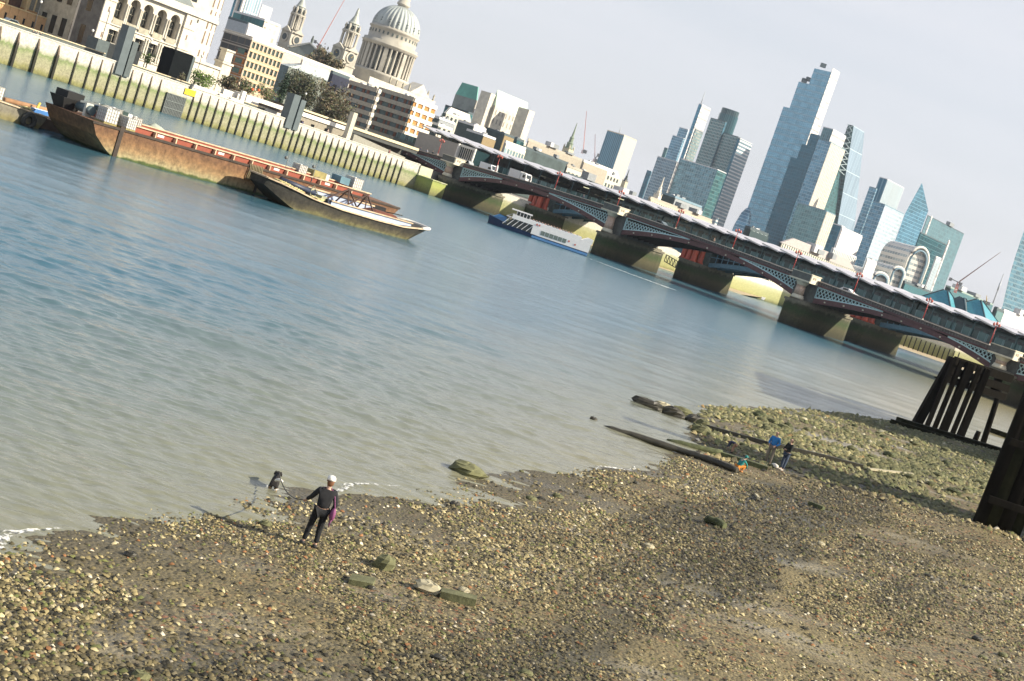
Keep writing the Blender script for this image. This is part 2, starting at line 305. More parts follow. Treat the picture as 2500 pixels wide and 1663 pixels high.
# ---- foreshore terrain
def make_foreshore():
    xs = np.unique(np.concatenate([np.arange(-24, 10, .35), np.arange(10, 62, .45), np.arange(62, 150, 3.)])); ys = np.unique(np.concatenate([np.arange(8, 60, .35), np.arange(60, 110, .5), np.arange(110, 170, 1.)]))
    X, Y = np.meshgrid(xs, ys); Z = ground_z(X, Y); Z = np.maximum(Z, -1.2); nx, ny = len(xs), len(ys)
    v = np.stack([X.ravel(), Y.ravel(), Z.ravel()], 1); i = np.arange(nx*ny).reshape(ny, nx)
    f = np.stack([i[:-1, :-1].ravel(), i[:-1, 1:].ravel(), i[1:, 1:].ravel(), i[1:, :-1].ravel()], 1); BV = bandf(X, Y).ravel()
    me = bpy.data.meshes.new('foreshore'); me.from_pydata(v.tolist(), [], f.tolist()); me.polygons.foreach_set('use_smooth', [True]*len(f))
    at = me.attributes.new('band', 'FLOAT', 'POINT'); at.data.foreach_set('value', BV.astype(np.float32))
    m = bpy.data.materials.new('foreshore_mud'); m.use_nodes = True; t = m.node_tree; b = t.nodes['Principled BSDF']; l = t.links.new
    g = N(t, 'ShaderNodeNewGeometry'); sp = N(t, 'ShaderNodeSeparateXYZ'); l(g.outputs['Position'], sp.inputs[0])
    def ns(sc, det=6.0, st=(1, 1, 1), rot=0):
        mp_ = N(t, 'ShaderNodeMapping'); mp_.inputs['Scale'].default_value = st; mp_.inputs['Rotation'].default_value = (0, 0, rot); l(g.outputs['Position'], mp_.inputs[0])
        n = N(t, 'ShaderNodeTexNoise', i_Scale=sc, i_Detail=det, i_Roughness=.65); l(mp_.outputs[0], n.inputs['Vector']); return n
    def rng(o, a, b_, c=0., d=1.):
        r_ = N(t, 'ShaderNodeMapRange'); l(o, r_.inputs[0]); [r_.inputs[k+1].__setattr__('default_value', q) for k, q in enumerate((a, b_, c, d))]; return r_
    def mix(fac, A, B_):
        m_ = N(t, 'ShaderNodeMix', data_type='RGBA'); l(fac, m_.inputs[0])
        for k, q in ((6, A), (7, B_)):
            if isinstance(q, tuple): m_.inputs[k].default_value = (*q, 1)
            else: l(q, m_.inputs[k])
        return m_
    vo = N(t, 'ShaderNodeTexVoronoi', i_Scale=9.0); l(g.outputs['Position'], vo.inputs['Vector'])
    vcol = N(t, 'ShaderNodeSeparateColor'); l(vo.outputs['Color'], vcol.inputs[0])
    peb = mix(vcol.outputs[0], (.04, .033, .015), (.27, .215, .105)); peb2 = mix(rng(vcol.outputs[1], .9, .93).outputs[0], peb.outputs[2], (.22, .10, .045))
    big = ns(.16, 5, (1, 1, 1)); band = ns(.10, 5, (.5, 2.0, 1), -.9)
    sand = mix(ns(1.2).outputs[0], (.13, .103, .045), (.25, .20, .095))
    wet = mix(rng(band.outputs[0], .48, .60).outputs[0], sand.outputs[2], (.30, .265, .19))
    base = mix(rng(big.outputs[0], .40, .56).outputs[0], wet.outputs[2], peb2.outputs[2])
    dk = mix(rng(ns(.35, 6, (.6, 1.6, 1), -.8).outputs[0], .54, .68, 0, .75).outputs[0], base.outputs[2], (.05, .046, .026))
    ba_ = N(t, 'ShaderNodeAttribute', attribute_name='band'); dk2 = mix(rng(ba_.outputs['Fac'], .45, .75, 0, .8).outputs[0], dk.outputs[2], (.055, .05, .03))
    sub = mix(rng(sp.outputs[2], .0, .28).outputs[0], (.10, .085, .05), dk2.outputs[2])
    l(sub.outputs[2], b.inputs['Base Color'])
    rr = rng(band.outputs[0], .48, .62, .75, .32); l(rr.outputs[0], b.inputs['Roughness'])
    h = N(t, 'ShaderNodeMath', operation='MULTIPLY_ADD'); l(vo.outputs['Distance'], h.inputs[0]); h.inputs[1].default_value = -.7; l(ns(5.).outputs[0], h.inputs[2])
    bp = N(t, 'ShaderNodeBump', i_Strength=.9, i_Distance=.06); l(h.outputs[0], bp.inputs['Height']); l(bp.outputs[0], b.inputs['Normal'])
    me.materials.append(m); o = bpy.data.objects.new('foreshore', me); COL.objects.link(o); tag(o, kind='structure')
make_foreshore()

# ================================================================ NORTH EMBANKMENT WALL
M_wall = zmat('tidal_wall', [(-.5, (.06, .06, .025)), (.6, (.25, .24, .09)), (1.6, (.33, .31, .19)), (3.2, (.32, .32, .19)), (4.1, (.20, .25, .10)), (4.6, (.42, .41, .30)), (5.1, (.58, .55, .47)), (8, (.64, .61, .54))], wob=.55, var=.45)
M_rib = zmat('tidal_timber', [(-.5, (.015, .015, .01)), (3.0, (.03, .03, .016)), (4.6, (.045, .04, .026)), (5.4, (.16, .12, .08)), (8, (.22, .17, .12))], wob=.2)
wl = thing('river_wall', 'long pale concrete river wall with green algae and dark fender piles', 'river wall', Ef((50, 0, 0)))
mb = MB(Ef)
def wtop(a): return interp(a, [-60, 30, 60, 118], [7.5, 7.35, 7.2, 6.7])
for a0, a1 in [(-60, 18.9), (18.9, 22.6), (22.6, 68.0), (68.0, 72.6), (72.6, 118)]:
    zt = wtop((a0+a1)/2)-(1.6 if a1-a0 < 6 else 0)
    mb.prism([(a0, 0), (a1, 0), (a1, 3), (a0, 3)], -2, lambda p, q=zt: q if q < 6.4 else wtop(p[0]))
mb.build('wall', M_wall, wl)
mb = MB(Ef)
for a0, a1 in [(-60, 18.9), (22.6, 68.0), (72.6, 118)]:
    mb.prism([(a0, -.12), (a1, -.12), (a1, .5), (a0, .5)], lambda p: wtop(p[0])+.003, lambda p: wtop(p[0])+.22)
mb.build('coping', mat('coping_stone', (.62, .58, .50), .8), wl)
ribs = [-18, -12.9, -8.5, -4.4, .2, 4.9, 9.5, 12.9, 15.5, 18.2, 20.8, 23.4, 25.9, 28.5, 31.1]+[40.6]+[42.6+2.43*k for k in range(13)]+[73.8+2.2*k for k in range(18)]
for k, a in enumerate(ribs):
    big = a < 6; w_ = .5 if big else .3; dp = .62 if big else .30
    mb = MB(Ef); zt = interp(a, [-20, 30, 118], [7.0, 6.9, 6.2])
    if 18.9 < a < 22.6 or 68.5 < a < 72: zt = 5.2
    mb.prism([(a-w_/2, -dp), (a+w_/2, -dp), (a+w_/2, 0), (a-w_/2, 0)], -1.5, 4.7+.3*big)
    mb.prism([(a-w_/2*.7, -dp), (a+w_/2*.7, -dp), (a+w_/2*.7, 0), (a-w_/2*.7, 0)], 4.7+.3*big, zt, pts2=[(a-w_/2*.6, -.12), (a+w_/2*.6, -.12), (a+w_/2*.6, 0), (a-w_/2*.6, 0)])
    mb.build('fender_pile', M_rib, wl)
mb = MB(Ef)   # outfall grating between a=33 and 38.5
mb.box(33.2, 38.6, -.35, 0, -.3, 4.6)
g1 = mb.build('outfall_grating', mat('iron_black', (.03, .035, .035), .7), wl)
mb = MB(Ef)
for k in range(13): mb.box(33.3+.42*k, 33.4+.42*k, -.43, -.35, -.3, 4.6)
for z in (1.3, 2.9, 4.45): mb.box(33.2, 38.6, -.5, -.43, z, z+.16)
for k in range(26):
    z = .1+.17*k; mb.box(33.2, 38.6, -.40, -.352, z, z+.05)
mb.build('grating_bar', mat('iron_grey', (.16, .18, .17), .7), wl)
mb = MB(Ef); mb.box(118, 123.5, -6.0, 3, -2, 3.9); mb.prism([(117.8, -6.2), (123.7, -6.2), (123.7, 3), (117.8, 3)], 3.9, 4.15); mb.box(118, 123, -.4, 3, 4.15, 6.6)
mb.build('buttress', zmat('tidal_green', [(-.5, (.05, .05, .02)), (.8, (.20, .20, .07)), (2.4, (.33, .35, .10)), (3.8, (.33, .38, .10)), (4.3, (.5, .5, .35)), (8, (.55, .5, .42))], wob=.4), wl)
# yellow board
sg = MB(Ef); a_, z_ = EB(464, 226, -.15); sg.box(a_-1.5, a_+1.5, -.25, -.14, z_-.65, z_+.65)
tag(sg.build('safety_sign', mat('sign_yellow', (.85, .62, .02), .5, var=.05)), 'yellow notice board fixed high on the pale river wall', 'sign')
sg = MB(Ef); a_, z_ = EB(466, 214, -.15); sg.box(a_-.3, a_+.3, -.3, -.14, z_-.3, z_+.9)
tag(sg.build('wall_light', mat('iron_black', (0, 0, 0))), 'small dark lamp box just above the yellow notice on the river wall', 'light')

# ---- riverside walk: inner parapet, hoardings, slabs
def ebox(mb, p, q, b, dep, z0=None, z1=None):
    """box on the embankment plane b between photo pixels p (upper left) and q (lower right)"""
    a0, zt = EB(*p, b); a1, zb = EB(*q, b); mb.box(min(a0, a1), max(a0, a1), b, b+dep, zb if z0 is None else z0, zt if z1 is None else z1)
pw = thing('parapet_wall', 'dark parapet with pale cream coping behind the river wall left of the tall slabs', 'parapet', Ef((0, 7, 6.3)))
mb = MB(Ef); mb.box(-60, 20.2, 6.6, 7.2, 6.3, 8.15); mb.box(24, 68, 6.6, 7.2, 6.3, 7.8); mb.build('wall', mat('parapet_dark', (.10, .12, .11), .7), pw)
mb = MB(Ef); mb.box(-60, 20.2, 6.45, 7.35, 8.153, 8.35); mb.box(24, 68, 6.45, 7.35, 7.803, 8.0); mb.build('coping', mat('coping_gold', (.68, .58, .38), .8), pw)
M_slab = mat('slab_steel', (.095, .12, .125), .6, var=.12, scale=.8); M_pale = mat('pale_render', (.78, .74, .66), .8, var=.08)
M_black = mat('tarp_black', (.006, .008, .009), .9, bump=.02, scale=.4, spec=.1)
def slab(name, label, cat, a0, a1, b0, b1, z0, z1, m, lean=0, group=None):
    mb = MB(Ef); mb.prism([(a0, b0), (a1, b0), (a1, b1), (a0, b1)], z0, z1); return tag(mb.build(name, m), label, cat, group)
slab('ventilation_slab', 'tall steel grey slab rising from the river wall in front of the arched white hall', 'ventilation column', 18.9, 20.75, -.5, 2.0, 5.0, 15.4, M_slab)
slab('ventilation_slab', 'lower grey slab with a pale edge beside the tall one before the white hall', 'ventilation column', 21.1, 22.5, -.5, 1.6, 5.0, 12.6, mat('slab_steel2', (.08, .10, .10), .6))
slab('ventilation_slab', 'left of two grey slabs standing on the river wall below the dark evergreen', 'ventilation column', 68.3, 70.4, -.4, 2.2, 5.2, 13.4, M_slab)
slab('ventilation_slab', 'right of two grey slabs standing on the river wall below the dark evergreen', 'ventilation column', 70.9, 72.5, -.4, 2.2, 5.2, 12.7, M_slab)
def pxbox(name, label, cat, pts, b, dep, m, group=None):
    mb = MB(Ef); ebox(mb, pts[0], pts[1], b, dep); return tag(mb.build(name, m), label, cat, group)
def eab(x, y, b): return EB(x, y, b)
# hoardings in front of the hall
a0, zt = EB(241, 94, 12); a1, _ = EB(270, 102, 12); 
mb = MB(Ef); mb.box(a0, a1, 12, 16, 6.3, zt); tag(mb.build('site_cabin', mat('hoard_grey', (.08, .105, .105), .7)), 'grey hoarding box left of the tall slab before the white hall', 'hoarding')
a2, _ = EB(292, 106, 12); mb = MB(Ef); mb.box(a1+.02, a2, 12, 16, 6.3, zt-.1); tag(mb.build('site_cabin', mat('hoard_dark', (.015, .02, .022), .8)), 'black hoarding box joined to the grey one left of the tall slab', 'hoarding')
a0, zt = EB(322, 120, 12); a1, _ = EB(345, 128, 12); mb = MB(Ef); mb.box(a0, a1, 12, 16, 6.3, zt); tag(mb.build('site_cabin', MATS['hoard_dark']), 'black hoarding box right of the tall slab before the white hall', 'hoarding')
a0, zt = EB(429, 121, 10); a1, _ = EB(474, 134, 10); mb = MB(Ef); mb.box(a0, a1, 10, 14.5, 6.3, zt); mb.cur = 1; mb.box(a1+.01, a1+.7, 10, 14.5, 6.3, zt-.2)
tag(mb.build('site_enclosure', [M_black, mat('hoard_grey', (0, 0, 0))]), 'big black wrapped box standing before the right end of the white hall', 'hoarding')
# pale planters / steps / low walls between the slabs
def lowwall(name, label, cat, p, q, b, dep, m, hh=None, zb=6.3):
    a0, z0 = EB(*p, b); a1, z1 = EB(*q, b); mb = MB(Ef)
    mb.prism([(a0, b), (a1, b), (a1, b+dep), (a0, b+dep)], zb, lambda pt, a0=a0, a1=a1, z0=z0, z1=z1: z0+(z1-z0)*(pt[0]-a0)/(a1-a0)); return tag(mb.build(name, m), label, cat)
lowwall('planter_wall', 'long low white planter wall under the bright green bushes', 'planter', (475, 206), (590, 246), 4, .6, M_pale)
lowwall('planter_wall', 'white wall left of the narrow pale pillar on the riverside terrace', 'planter', (548, 217), (590, 231), 8, 1, M_pale)
lowwall('terrace_wall', 'white sloping terrace wall right of the narrow pale pillar', 'terrace wall', (604, 232), (693, 260), 9, 8, M_pale)
lowwall('stone_pillar', 'narrow pale pillar on the terrace between two white walls', 'pillar', (594, 222), (603, 225), 6, .8, M_pale)
kb = thing('riverside_pavilion', 'low white pavilion with a dark slot roof left of the paired slabs', 'pavilion', Ef((66, 7, 6.3)))
mb = MB(Ef); a0, zt = EB(652, 263, 6); a1, _ = EB(690, 274, 6); mb.box(a0, a1, 6, 12, 6.3, zt); mb.build('wall', M_pale, kb)
mb = MB(Ef); mb.prism([(a0-.2, 5.6), (a1+.3, 5.6), (a1+.3, 12.5), (a0-.2, 12.5)], zt+.003, zt+.55); mb.build('roof', mat('roof_brown', (.10, .075, .06), .8), kb)
bm = thing('long_ramp', 'long low building with a bright white band and a grey brown front beside the slabs', 'ramp building', Ef((85, 12, 6.3)))
A0 = EB(724, 291, 8)[0]; A1 = EB(848, 330, 8)[0]
mb = MB(Ef); mb.box(A0, A1+.6, 8, 22, 6.3, 9.0); mb.build('wall', mat('ramp_wall', (.30, .27, .21), .9), bm)
mb = MB(Ef); mb.box(A0, A1, 7.6, 8, 9.003, 10.0); mb.build('band', M_pale, bm)
mb = MB(Ef); mb.box(A0, A1, 9, 22, 9.003, 10.35); mb.build('recess', mat('roof_brown', (0, 0, 0)), bm)
mb = MB(Ef); mb.box(A0, A1+.4, 8.6, 9, 10.353, 10.8); mb.build('coping', mat('coping_gold', (0, 0, 0)), bm)
for px in ((738, 297), (764, 306), (797, 316), (829, 333), (845, 330)):
    a, z = EB(*px, 7.9); mb = MB(Ef); mb.box(a-.5, a+.5, 7.85, 7.98, 6.3, min(z+.2, 8.6)); mb.build('doorway', M_black, bm)
mb = MB(Ef)   # pale leaning mast
a0, z0 = EB(850, 338, 3); a1, z1 = EB(869, 276, 3); mb.prism([(a0-.7, 3), (a0+.7, 3), (a0+.7, 4.4), (a0-.7, 4.4)], 6.3, z1)
tag(mb.build('stone_pillar', mat('pylon_cream', (.55, .50, .40), .8)), 'tall cream pillar standing behind the river wall right of the long white band', 'pillar')
# viaduct / ramp to the bridge, right of the mast
rp = thing('approach_ramp', 'dark road ramp with a cream edge rising to the bridge behind the river wall', 'ramp', Ef((105, 14, 6.3)))
mb = MB(Ef); a0, z0 = EB(862, 314, 14); a1, z1 = EB(1020, 368, 14)
mb.prism([(a0, 14), (a1, 14), (a1, 30), (a0, 30)], 9.0, lambda p: 10.6 if p[0] < (a0+a1)/2 else 10.6); mb.cur = 1; mb.box(a0, a1, 13.7, 14, 10.0, 10.7)
mb.build('deck', [mat('ramp_dark', (.07, .075, .07), .8), MATS['coping_gold']], rp)
mb = MB(Ef); mb.box(a0, a1, 20, 30, 6.3, 9.0); mb.build('underside_wall', mat('ramp_under', (.10, .10, .085), .9), rp)
mb = MB(Ef); b0, y0 = EB(872, 325, 4.2); b1, _ = EB(1000, 370, 4.2)
mb.prism([(b0, 5), (b1, 5), (b1, 12), (b0, 12)], 6.3, lambda p: 8.9-1.6*(p[0]-b0)/(b1-b0)); mb.build('slope', mat('slope_grey', (.30, .29, .24), .9), rp)
# bridge abutment, dark
ab = thing('bridge_abutment', 'dark stone abutment where the red and blue bridge meets the river wall', 'abutment', Bf((-36, 6, 0)))
mb = MB(Bf); mb.box(-48, -22.5, -1, 32, -2, 8.6); mb.build('wall', zmat('abut', [(-.5, (.03, .03, .02)), (3, (.10, .10, .06)), (5, (.14, .14, .12)), (10, (.16, .16, .15))], wob=.5), ab)
mb = MB(Bf); mb.box(-60, -22, 4, 32, 8.603, 9.4); mb.build('coping', mat('abut_top', (.2, .2, .18)), ab)
# ================================================================ ROAD BRIDGE (frame: s along, t away from camera)
def ztop(s): return interp(s, [-60, -25, 0, 18, 32, 50, 65, 80, 100, 120, 140, 165, 200, 240], [9.1, 10.1, 10.95, 11.45, 11.85, 12.15, 12.25, 12.15, 11.8, 11.15, 10.55, 9.75, 8.7, 7.6])
M_gran = zmat('pier_stone', [(-.5, (.02, .02, .01)), (.7, (.035, .033, .012)), (2.2, (.075, .068, .03)), (3.6, (.035, .06, .014)), (4.6, (.055, .06, .03)), (5.2, (.22, .20, .14)), (7, (.09, .09, .08)), (13, (.16, .17, .16))], wob=.55, var=.4)
M_stone = mat('bridge_stone', (.11, .115, .105), .8, var=.3, scale=1.2)
M_cream = mat('bridge_cream', (.66, .60, .46), .7, var=.12)
M_red = mat('bridge_maroon', (.115, .05, .05), .6, var=.25, scale=1.5)
M_latt = mat('bridge_pale_blue', (.50, .68, .68), .55, var=.12, scale=2)
M_iron = mat('bridge_iron', (.014, .013, .012), .75, var=.3)
M_rail = mat('bridge_parapet', (.17, .15, .14), .7, var=.2); M_railtop = mat('parapet_top', (.62, .52, .42), .7, var=.15)
rb = thing('road_bridge', 'low five arch iron road bridge with maroon arches, pale blue lattice and stone piers', 'bridge', Bf((60, 16, 0)))
PC = [0.0, 60.0, 117.0, 165.3, 214.0]; HW = 3.0
SPN = [(-44, -2.8), (2.8, 57.2), (62.8, 114.4), (119.6, 162.9), (167.7, 212)]
ZE = [(4.5, 6.9), (6.9, 7.75), (7.75, 7.5), (7.25, 6.4), (6.1, 5.2)]
for k, ((a, b), (za, zb)) in enumerate(zip(SPN, ZE)):
    m_ = (a+b)/2; h = (b-a)/2
    def lat(s): return ztop(s)-1.22
    def ext(s, a=a, b=b, za=za, zb=zb, m_=m_, h=h):
        u = (s-m_)/h; zc = ztop(m_)-1.26; ze = za+(zb-za)*(s-a)/(b-a); return zc-(zc-ze)*u*u if True else 0
    def itr(s, m_=m_, h=h): return ext(s)-1.0-.15*abs((s-m_)/h)
    ss = np.linspace(a, b, 29)
    if k == 0: ss = np.linspace(m_, b, 15)
    def ribm(mb, t0, t1, zt, zb_):
        up = [[(s, t0, zt(s)), (s, t1, zt(s)), (s, t1, zb_(s)), (s, t0, zb_(s))] for s in ss]; mb.loft(up)
    mb = MB(Bf); ribm(mb, 4.0, 4.5, ext, itr); mb.build('arch_rib', M_red, rb)
    mb = MB(Bf)
    for t in (6.5, 8.8, 11.1, 13.4, 15.7, 18.0): ribm(mb, t, t+.35, lambda s: ztop(s)-1.3, itr)
    for s in ss[1::2]: mb.box(s-.1, s+.1, 4.5, 18, itr(s)+.3, itr(s)+.75)
    mb.build('inner_rib', M_iron, rb)
    mb = MB(Bf); up = [[(s, 19.0, lat(s)), (s, 19.5, lat(s)), (s, 19.5, itr(s)), (s, 19.0, itr(s))] for s in ss]; mb.loft(up); mb.build('arch_rib', M_red, rb)
    for s in ss[2:-1:3]:
        mb = MB(Bf); mb.lathe((s, 3.96, ext(s)-.62), [(.17, -.16), (.24, 0), (.17, .16)], 6); mb.build('rosette', M_cream, rb)
    # lattice spandrels: diagonal bars clipped between arch and string course
    for side in ((a, m_), (m_, b)):
        if k == 0 and side[0] == a: continue
        mb = MB(Bf); s0, s1 = side
        inside = lambda s, z: s0+.35 < s < s1-.35 and ext(s)+.10 < z < lat(s)-.08
        for sl in (1, -1):
            c = s0-8
            while c < s1+8:
                prev = None; run = []
                for q in np.linspace(0, 4.2, 40):
                    z = 6.2+q*1.0; s = c+sl*q*.72
                    zz = z
                    if inside(s, zz): run.append((s, zz))
                    else:
                        if len(run) > 1: mb.beam((run[0][0], 4.12, run[0][1]), (run[-1][0], 4.12, run[-1][1]), .17, .10, up=(0, 1, 0))
                        run = []
                if len(run) > 1: mb.beam((run[0][0], 4.12, run[0][1]), (run[-1][0], 4.12, run[-1][1]), .17, .10, up=(0, 1, 0))
                c += .88
        sv = np.linspace(s0+.2, s1-.2, 15); sv = [s for s in sv if lat(s)-ext(s) > .25]
        for q0, q1 in zip(sv, sv[1:]):
            mb.beam((q0, 4.1, ext(q0)+.12), (q1, 4.1, ext(q1)+.12), .2, .24); mb.beam((q0, 4.1, lat(q0)-.1), (q1, 4.1, lat(q1)-.1), .2, .2)
        e_ = s0+.2 if side[0] == a else s1-.2
        mb.box(e_-.15, e_+.15, 4, 4.22, ext(e_), lat(e_)); mb.build('spandrel_lattice', M_latt, rb)
    # string course, parapet
    sf = ss if k else np.linspace(-22, b, 20)
    mb = MB(Bf); mb.loft([[(s, 3.8, ztop(s)-1.22), (s, 4.5, ztop(s)-1.22), (s, 4.5, ztop(s)-.86), (s, 3.8, ztop(s)-.86)] for s in sf]); mb.build('cornice', M_red, rb)
    mb = MB(Bf); mb.loft([[(s, 3.7, ztop(s)-.16), (s, 4.3, ztop(s)-.16), (s, 4.3, ztop(s)), (s, 3.7, ztop(s))] for s in sf]); mb.cur = 1
    n_ = int((sf[-1]-sf[0])/.62)
    for q in range(n_+1):
        s = sf[0]+(sf[-1]-sf[0])*q/n_; mb.beam((s, 4.0, ztop(s)-.9), (s, 4.0, ztop(s)-.14), .26, .2, up=(0, 1, 0))
    mb.loft([[(s, 4.15, ztop(s)-.87), (s, 4.22, ztop(s)-.87), (s, 4.22, ztop(s)-.15), (s, 4.15, ztop(s)-.15)] for s in sf])
    mb.build('parapet', [M_railtop, M_rail], rb)
sd_ = np.linspace(-60, 214, 60)
mb = MB(Bf); mb.loft([[(s, 4.5, ztop(s)-1.3), (s, 19.5, ztop(s)-1.3), (s, 19.5, ztop(s)-.9), (s, 4.5, ztop(s)-.9)] for s in sd_]); mb.build('deck', mat('asphalt', (.06, .06, .062), .9), rb)
mb = MB(Bf); mb.loft([[(s, 19.2, ztop(s)-.9), (s, 19.6, ztop(s)-.9), (s, 19.6, ztop(s)-.05), (s, 19.2, ztop(s)-.05)] for s in sd_]); mb.build('parapet', M_rail, rb)
for c, zc in zip(PC, [ztop(p) for p in PC]):
    mb = MB(Bf); n_ = 7
    nose = [(c-HW+.25+ (0), 6.0)]
    ol = [(c+HW*math.sin(th), 3.6-3.6*math.cos(th)) for th in np.linspace(-math.pi/2, math.pi/2, 11)]
    back = [(c+HW, 21), (c+HW*.6, 24), (c-HW*.6, 24), (c-HW, 21)]
    mb.prism(ol+back, -2, 5.2)
    mb.prism([(x+(x-c)*.1, y-.25 if y < 5 else y+.25) for x, y in ol+back], 5.203, 5.7)
    mb.prism([(c+(x-c)*.85, y+.8 if y < 5 else y-.6) for x, y in ol+back], 5.703, 6.1)
    mb.build('pier', M_gran, rb)
    mb = MB(Bf); mb.box(c-2.8, c+2.8, 3.7, 19.7, 6.1, zc-1.25); mb.build('pier_shaft', M_stone, rb)
    for tt in (2.0,):
        mb = MB(Bf); mb.lathe((c, tt, 6.1), [(1.45, 0), (1.45, .35), (1.25, .5), (1.3, .7), (1.12, .85)], 16); mb.cur = 1
        zt = zc-1.25
        mb.lathe((c, tt, 6.95), [(1.1, 0), (1.08, 1.0), (.98, zt-7.9)], 16); mb.cur = 0
        mb.lathe((c, tt, zt-.95), [(1.0, 0), (1.1, .15), (1.15, .3), (1.5, .75), (1.6, .95)], 16); mb.build('column', [M_cream, mat('pink_granite', (.50, .36, .27), .35, var=.2, scale=3)], rb)
    mb = MB(Bf); mb.box(c-2.7, c+2.7, .3, 5.2, zc-1.25, zc-.9); mb.cur = 1; mb.box(c-2.5, c+2.5, .5, .95, zc-.9, zc+.55); mb.box(c-2.5, c-2.05, .95, 4.6, zc-.9, zc+.55); mb.cur = 0; mb.box(c+2.05, c+2.5, .95, 4.6, zc-.9, zc+.55)
    mb.box(c-2.62, c+2.62, .38, 1.05, zc+.553, zc+.72); mb.box(c+1.95, c+2.62, 1.05, 4.8, zc+.553, zc+.72); mb.box(c-2.62, c-1.95, 1.05, 4.8, zc+.553, zc+.72)
    mb.build('parapet_recess', [M_cream, M_stone], rb)  # front in dark stone, lit side in cream: light and shade painted in
    mb = MB(Bf)
    for t_ in (1.5, 2.3): mb.box(c+2.503, c+2.53, t_, t_+.55, zc-.35, zc+.2)
    mb.build('panel_carving', mat('carving', (.28, .24, .18), .8), rb)

# ---- street lamps on the bridge
lampS = [-9.3, 14.2, 36.5, 58.0, 77.3, 94.6, 111.7, 127.9, 145.1, 160.5, 176.0]
def make_lamp(label):
    t = thing('street_lamp', label, 'street lamp', (0, 0, 0), 'street lamps along the road bridge parapet')
    mb = MB(); mb.lathe((0, 0, 0), [(.28, 0), (.28, .5), (.16, .6), (.14, 1.1)], 8); mb.build('base', mat('lamp_cream', (.75, .68, .55), .6), t)
    mb = MB(); mb.tube((0, 0, 1.05), (0, 0, 4.9), .11, .07, 6); mb.tube((0, 0, 3.1), (0, 0, 3.3), .16, .16, 6); mb.tube((-.55, 0, 4.75), (.55, 0, 4.75), .06, .06, 5); mb.build('post', mat('lamp_red', (.42, .06, .05), .5), t)
    for dx, dz in ((-.55, 4.8), (.55, 4.8), (0, 5.05)):
        mb = MB(); mb.lathe((dx, 0, dz), [(.1, -.1), (.24, .12), (.26, .35), (.1, .55), (.02, .65)], 6); mb.build('lantern', mat('lantern_red', (.55, .14, .10), .4), t)
    return t
lamp_lab = ['red lamp post near the beige wall at the far end of the road bridge', 'red lamp post between the two white vans on the road bridge', 'red lamp post just beyond the lorry on the first full arch', 'red lamp post beside the white recess of the second pier', 'red lamp post on the left half of the middle arch', 'red lamp post above the crown of the middle arch below the blue glass tower', 'red lamp post on the right half of the middle arch', 'red lamp post right of the white recess of the third pier', 'red lamp post over the arch where the beach shows, under the crane', 'red lamp post next to the fourth pier at the right edge', 'red lamp post beyond the right edge of the bridge']
l0 = None
for s, lb in zip(lampS, lamp_lab):
    p = Bf((s, 4.9, ztop(s)-.9))
    if l0 is None: l0 = make_lamp(lb); l0.location = p
    else: dup(l0, p, 0, lb)

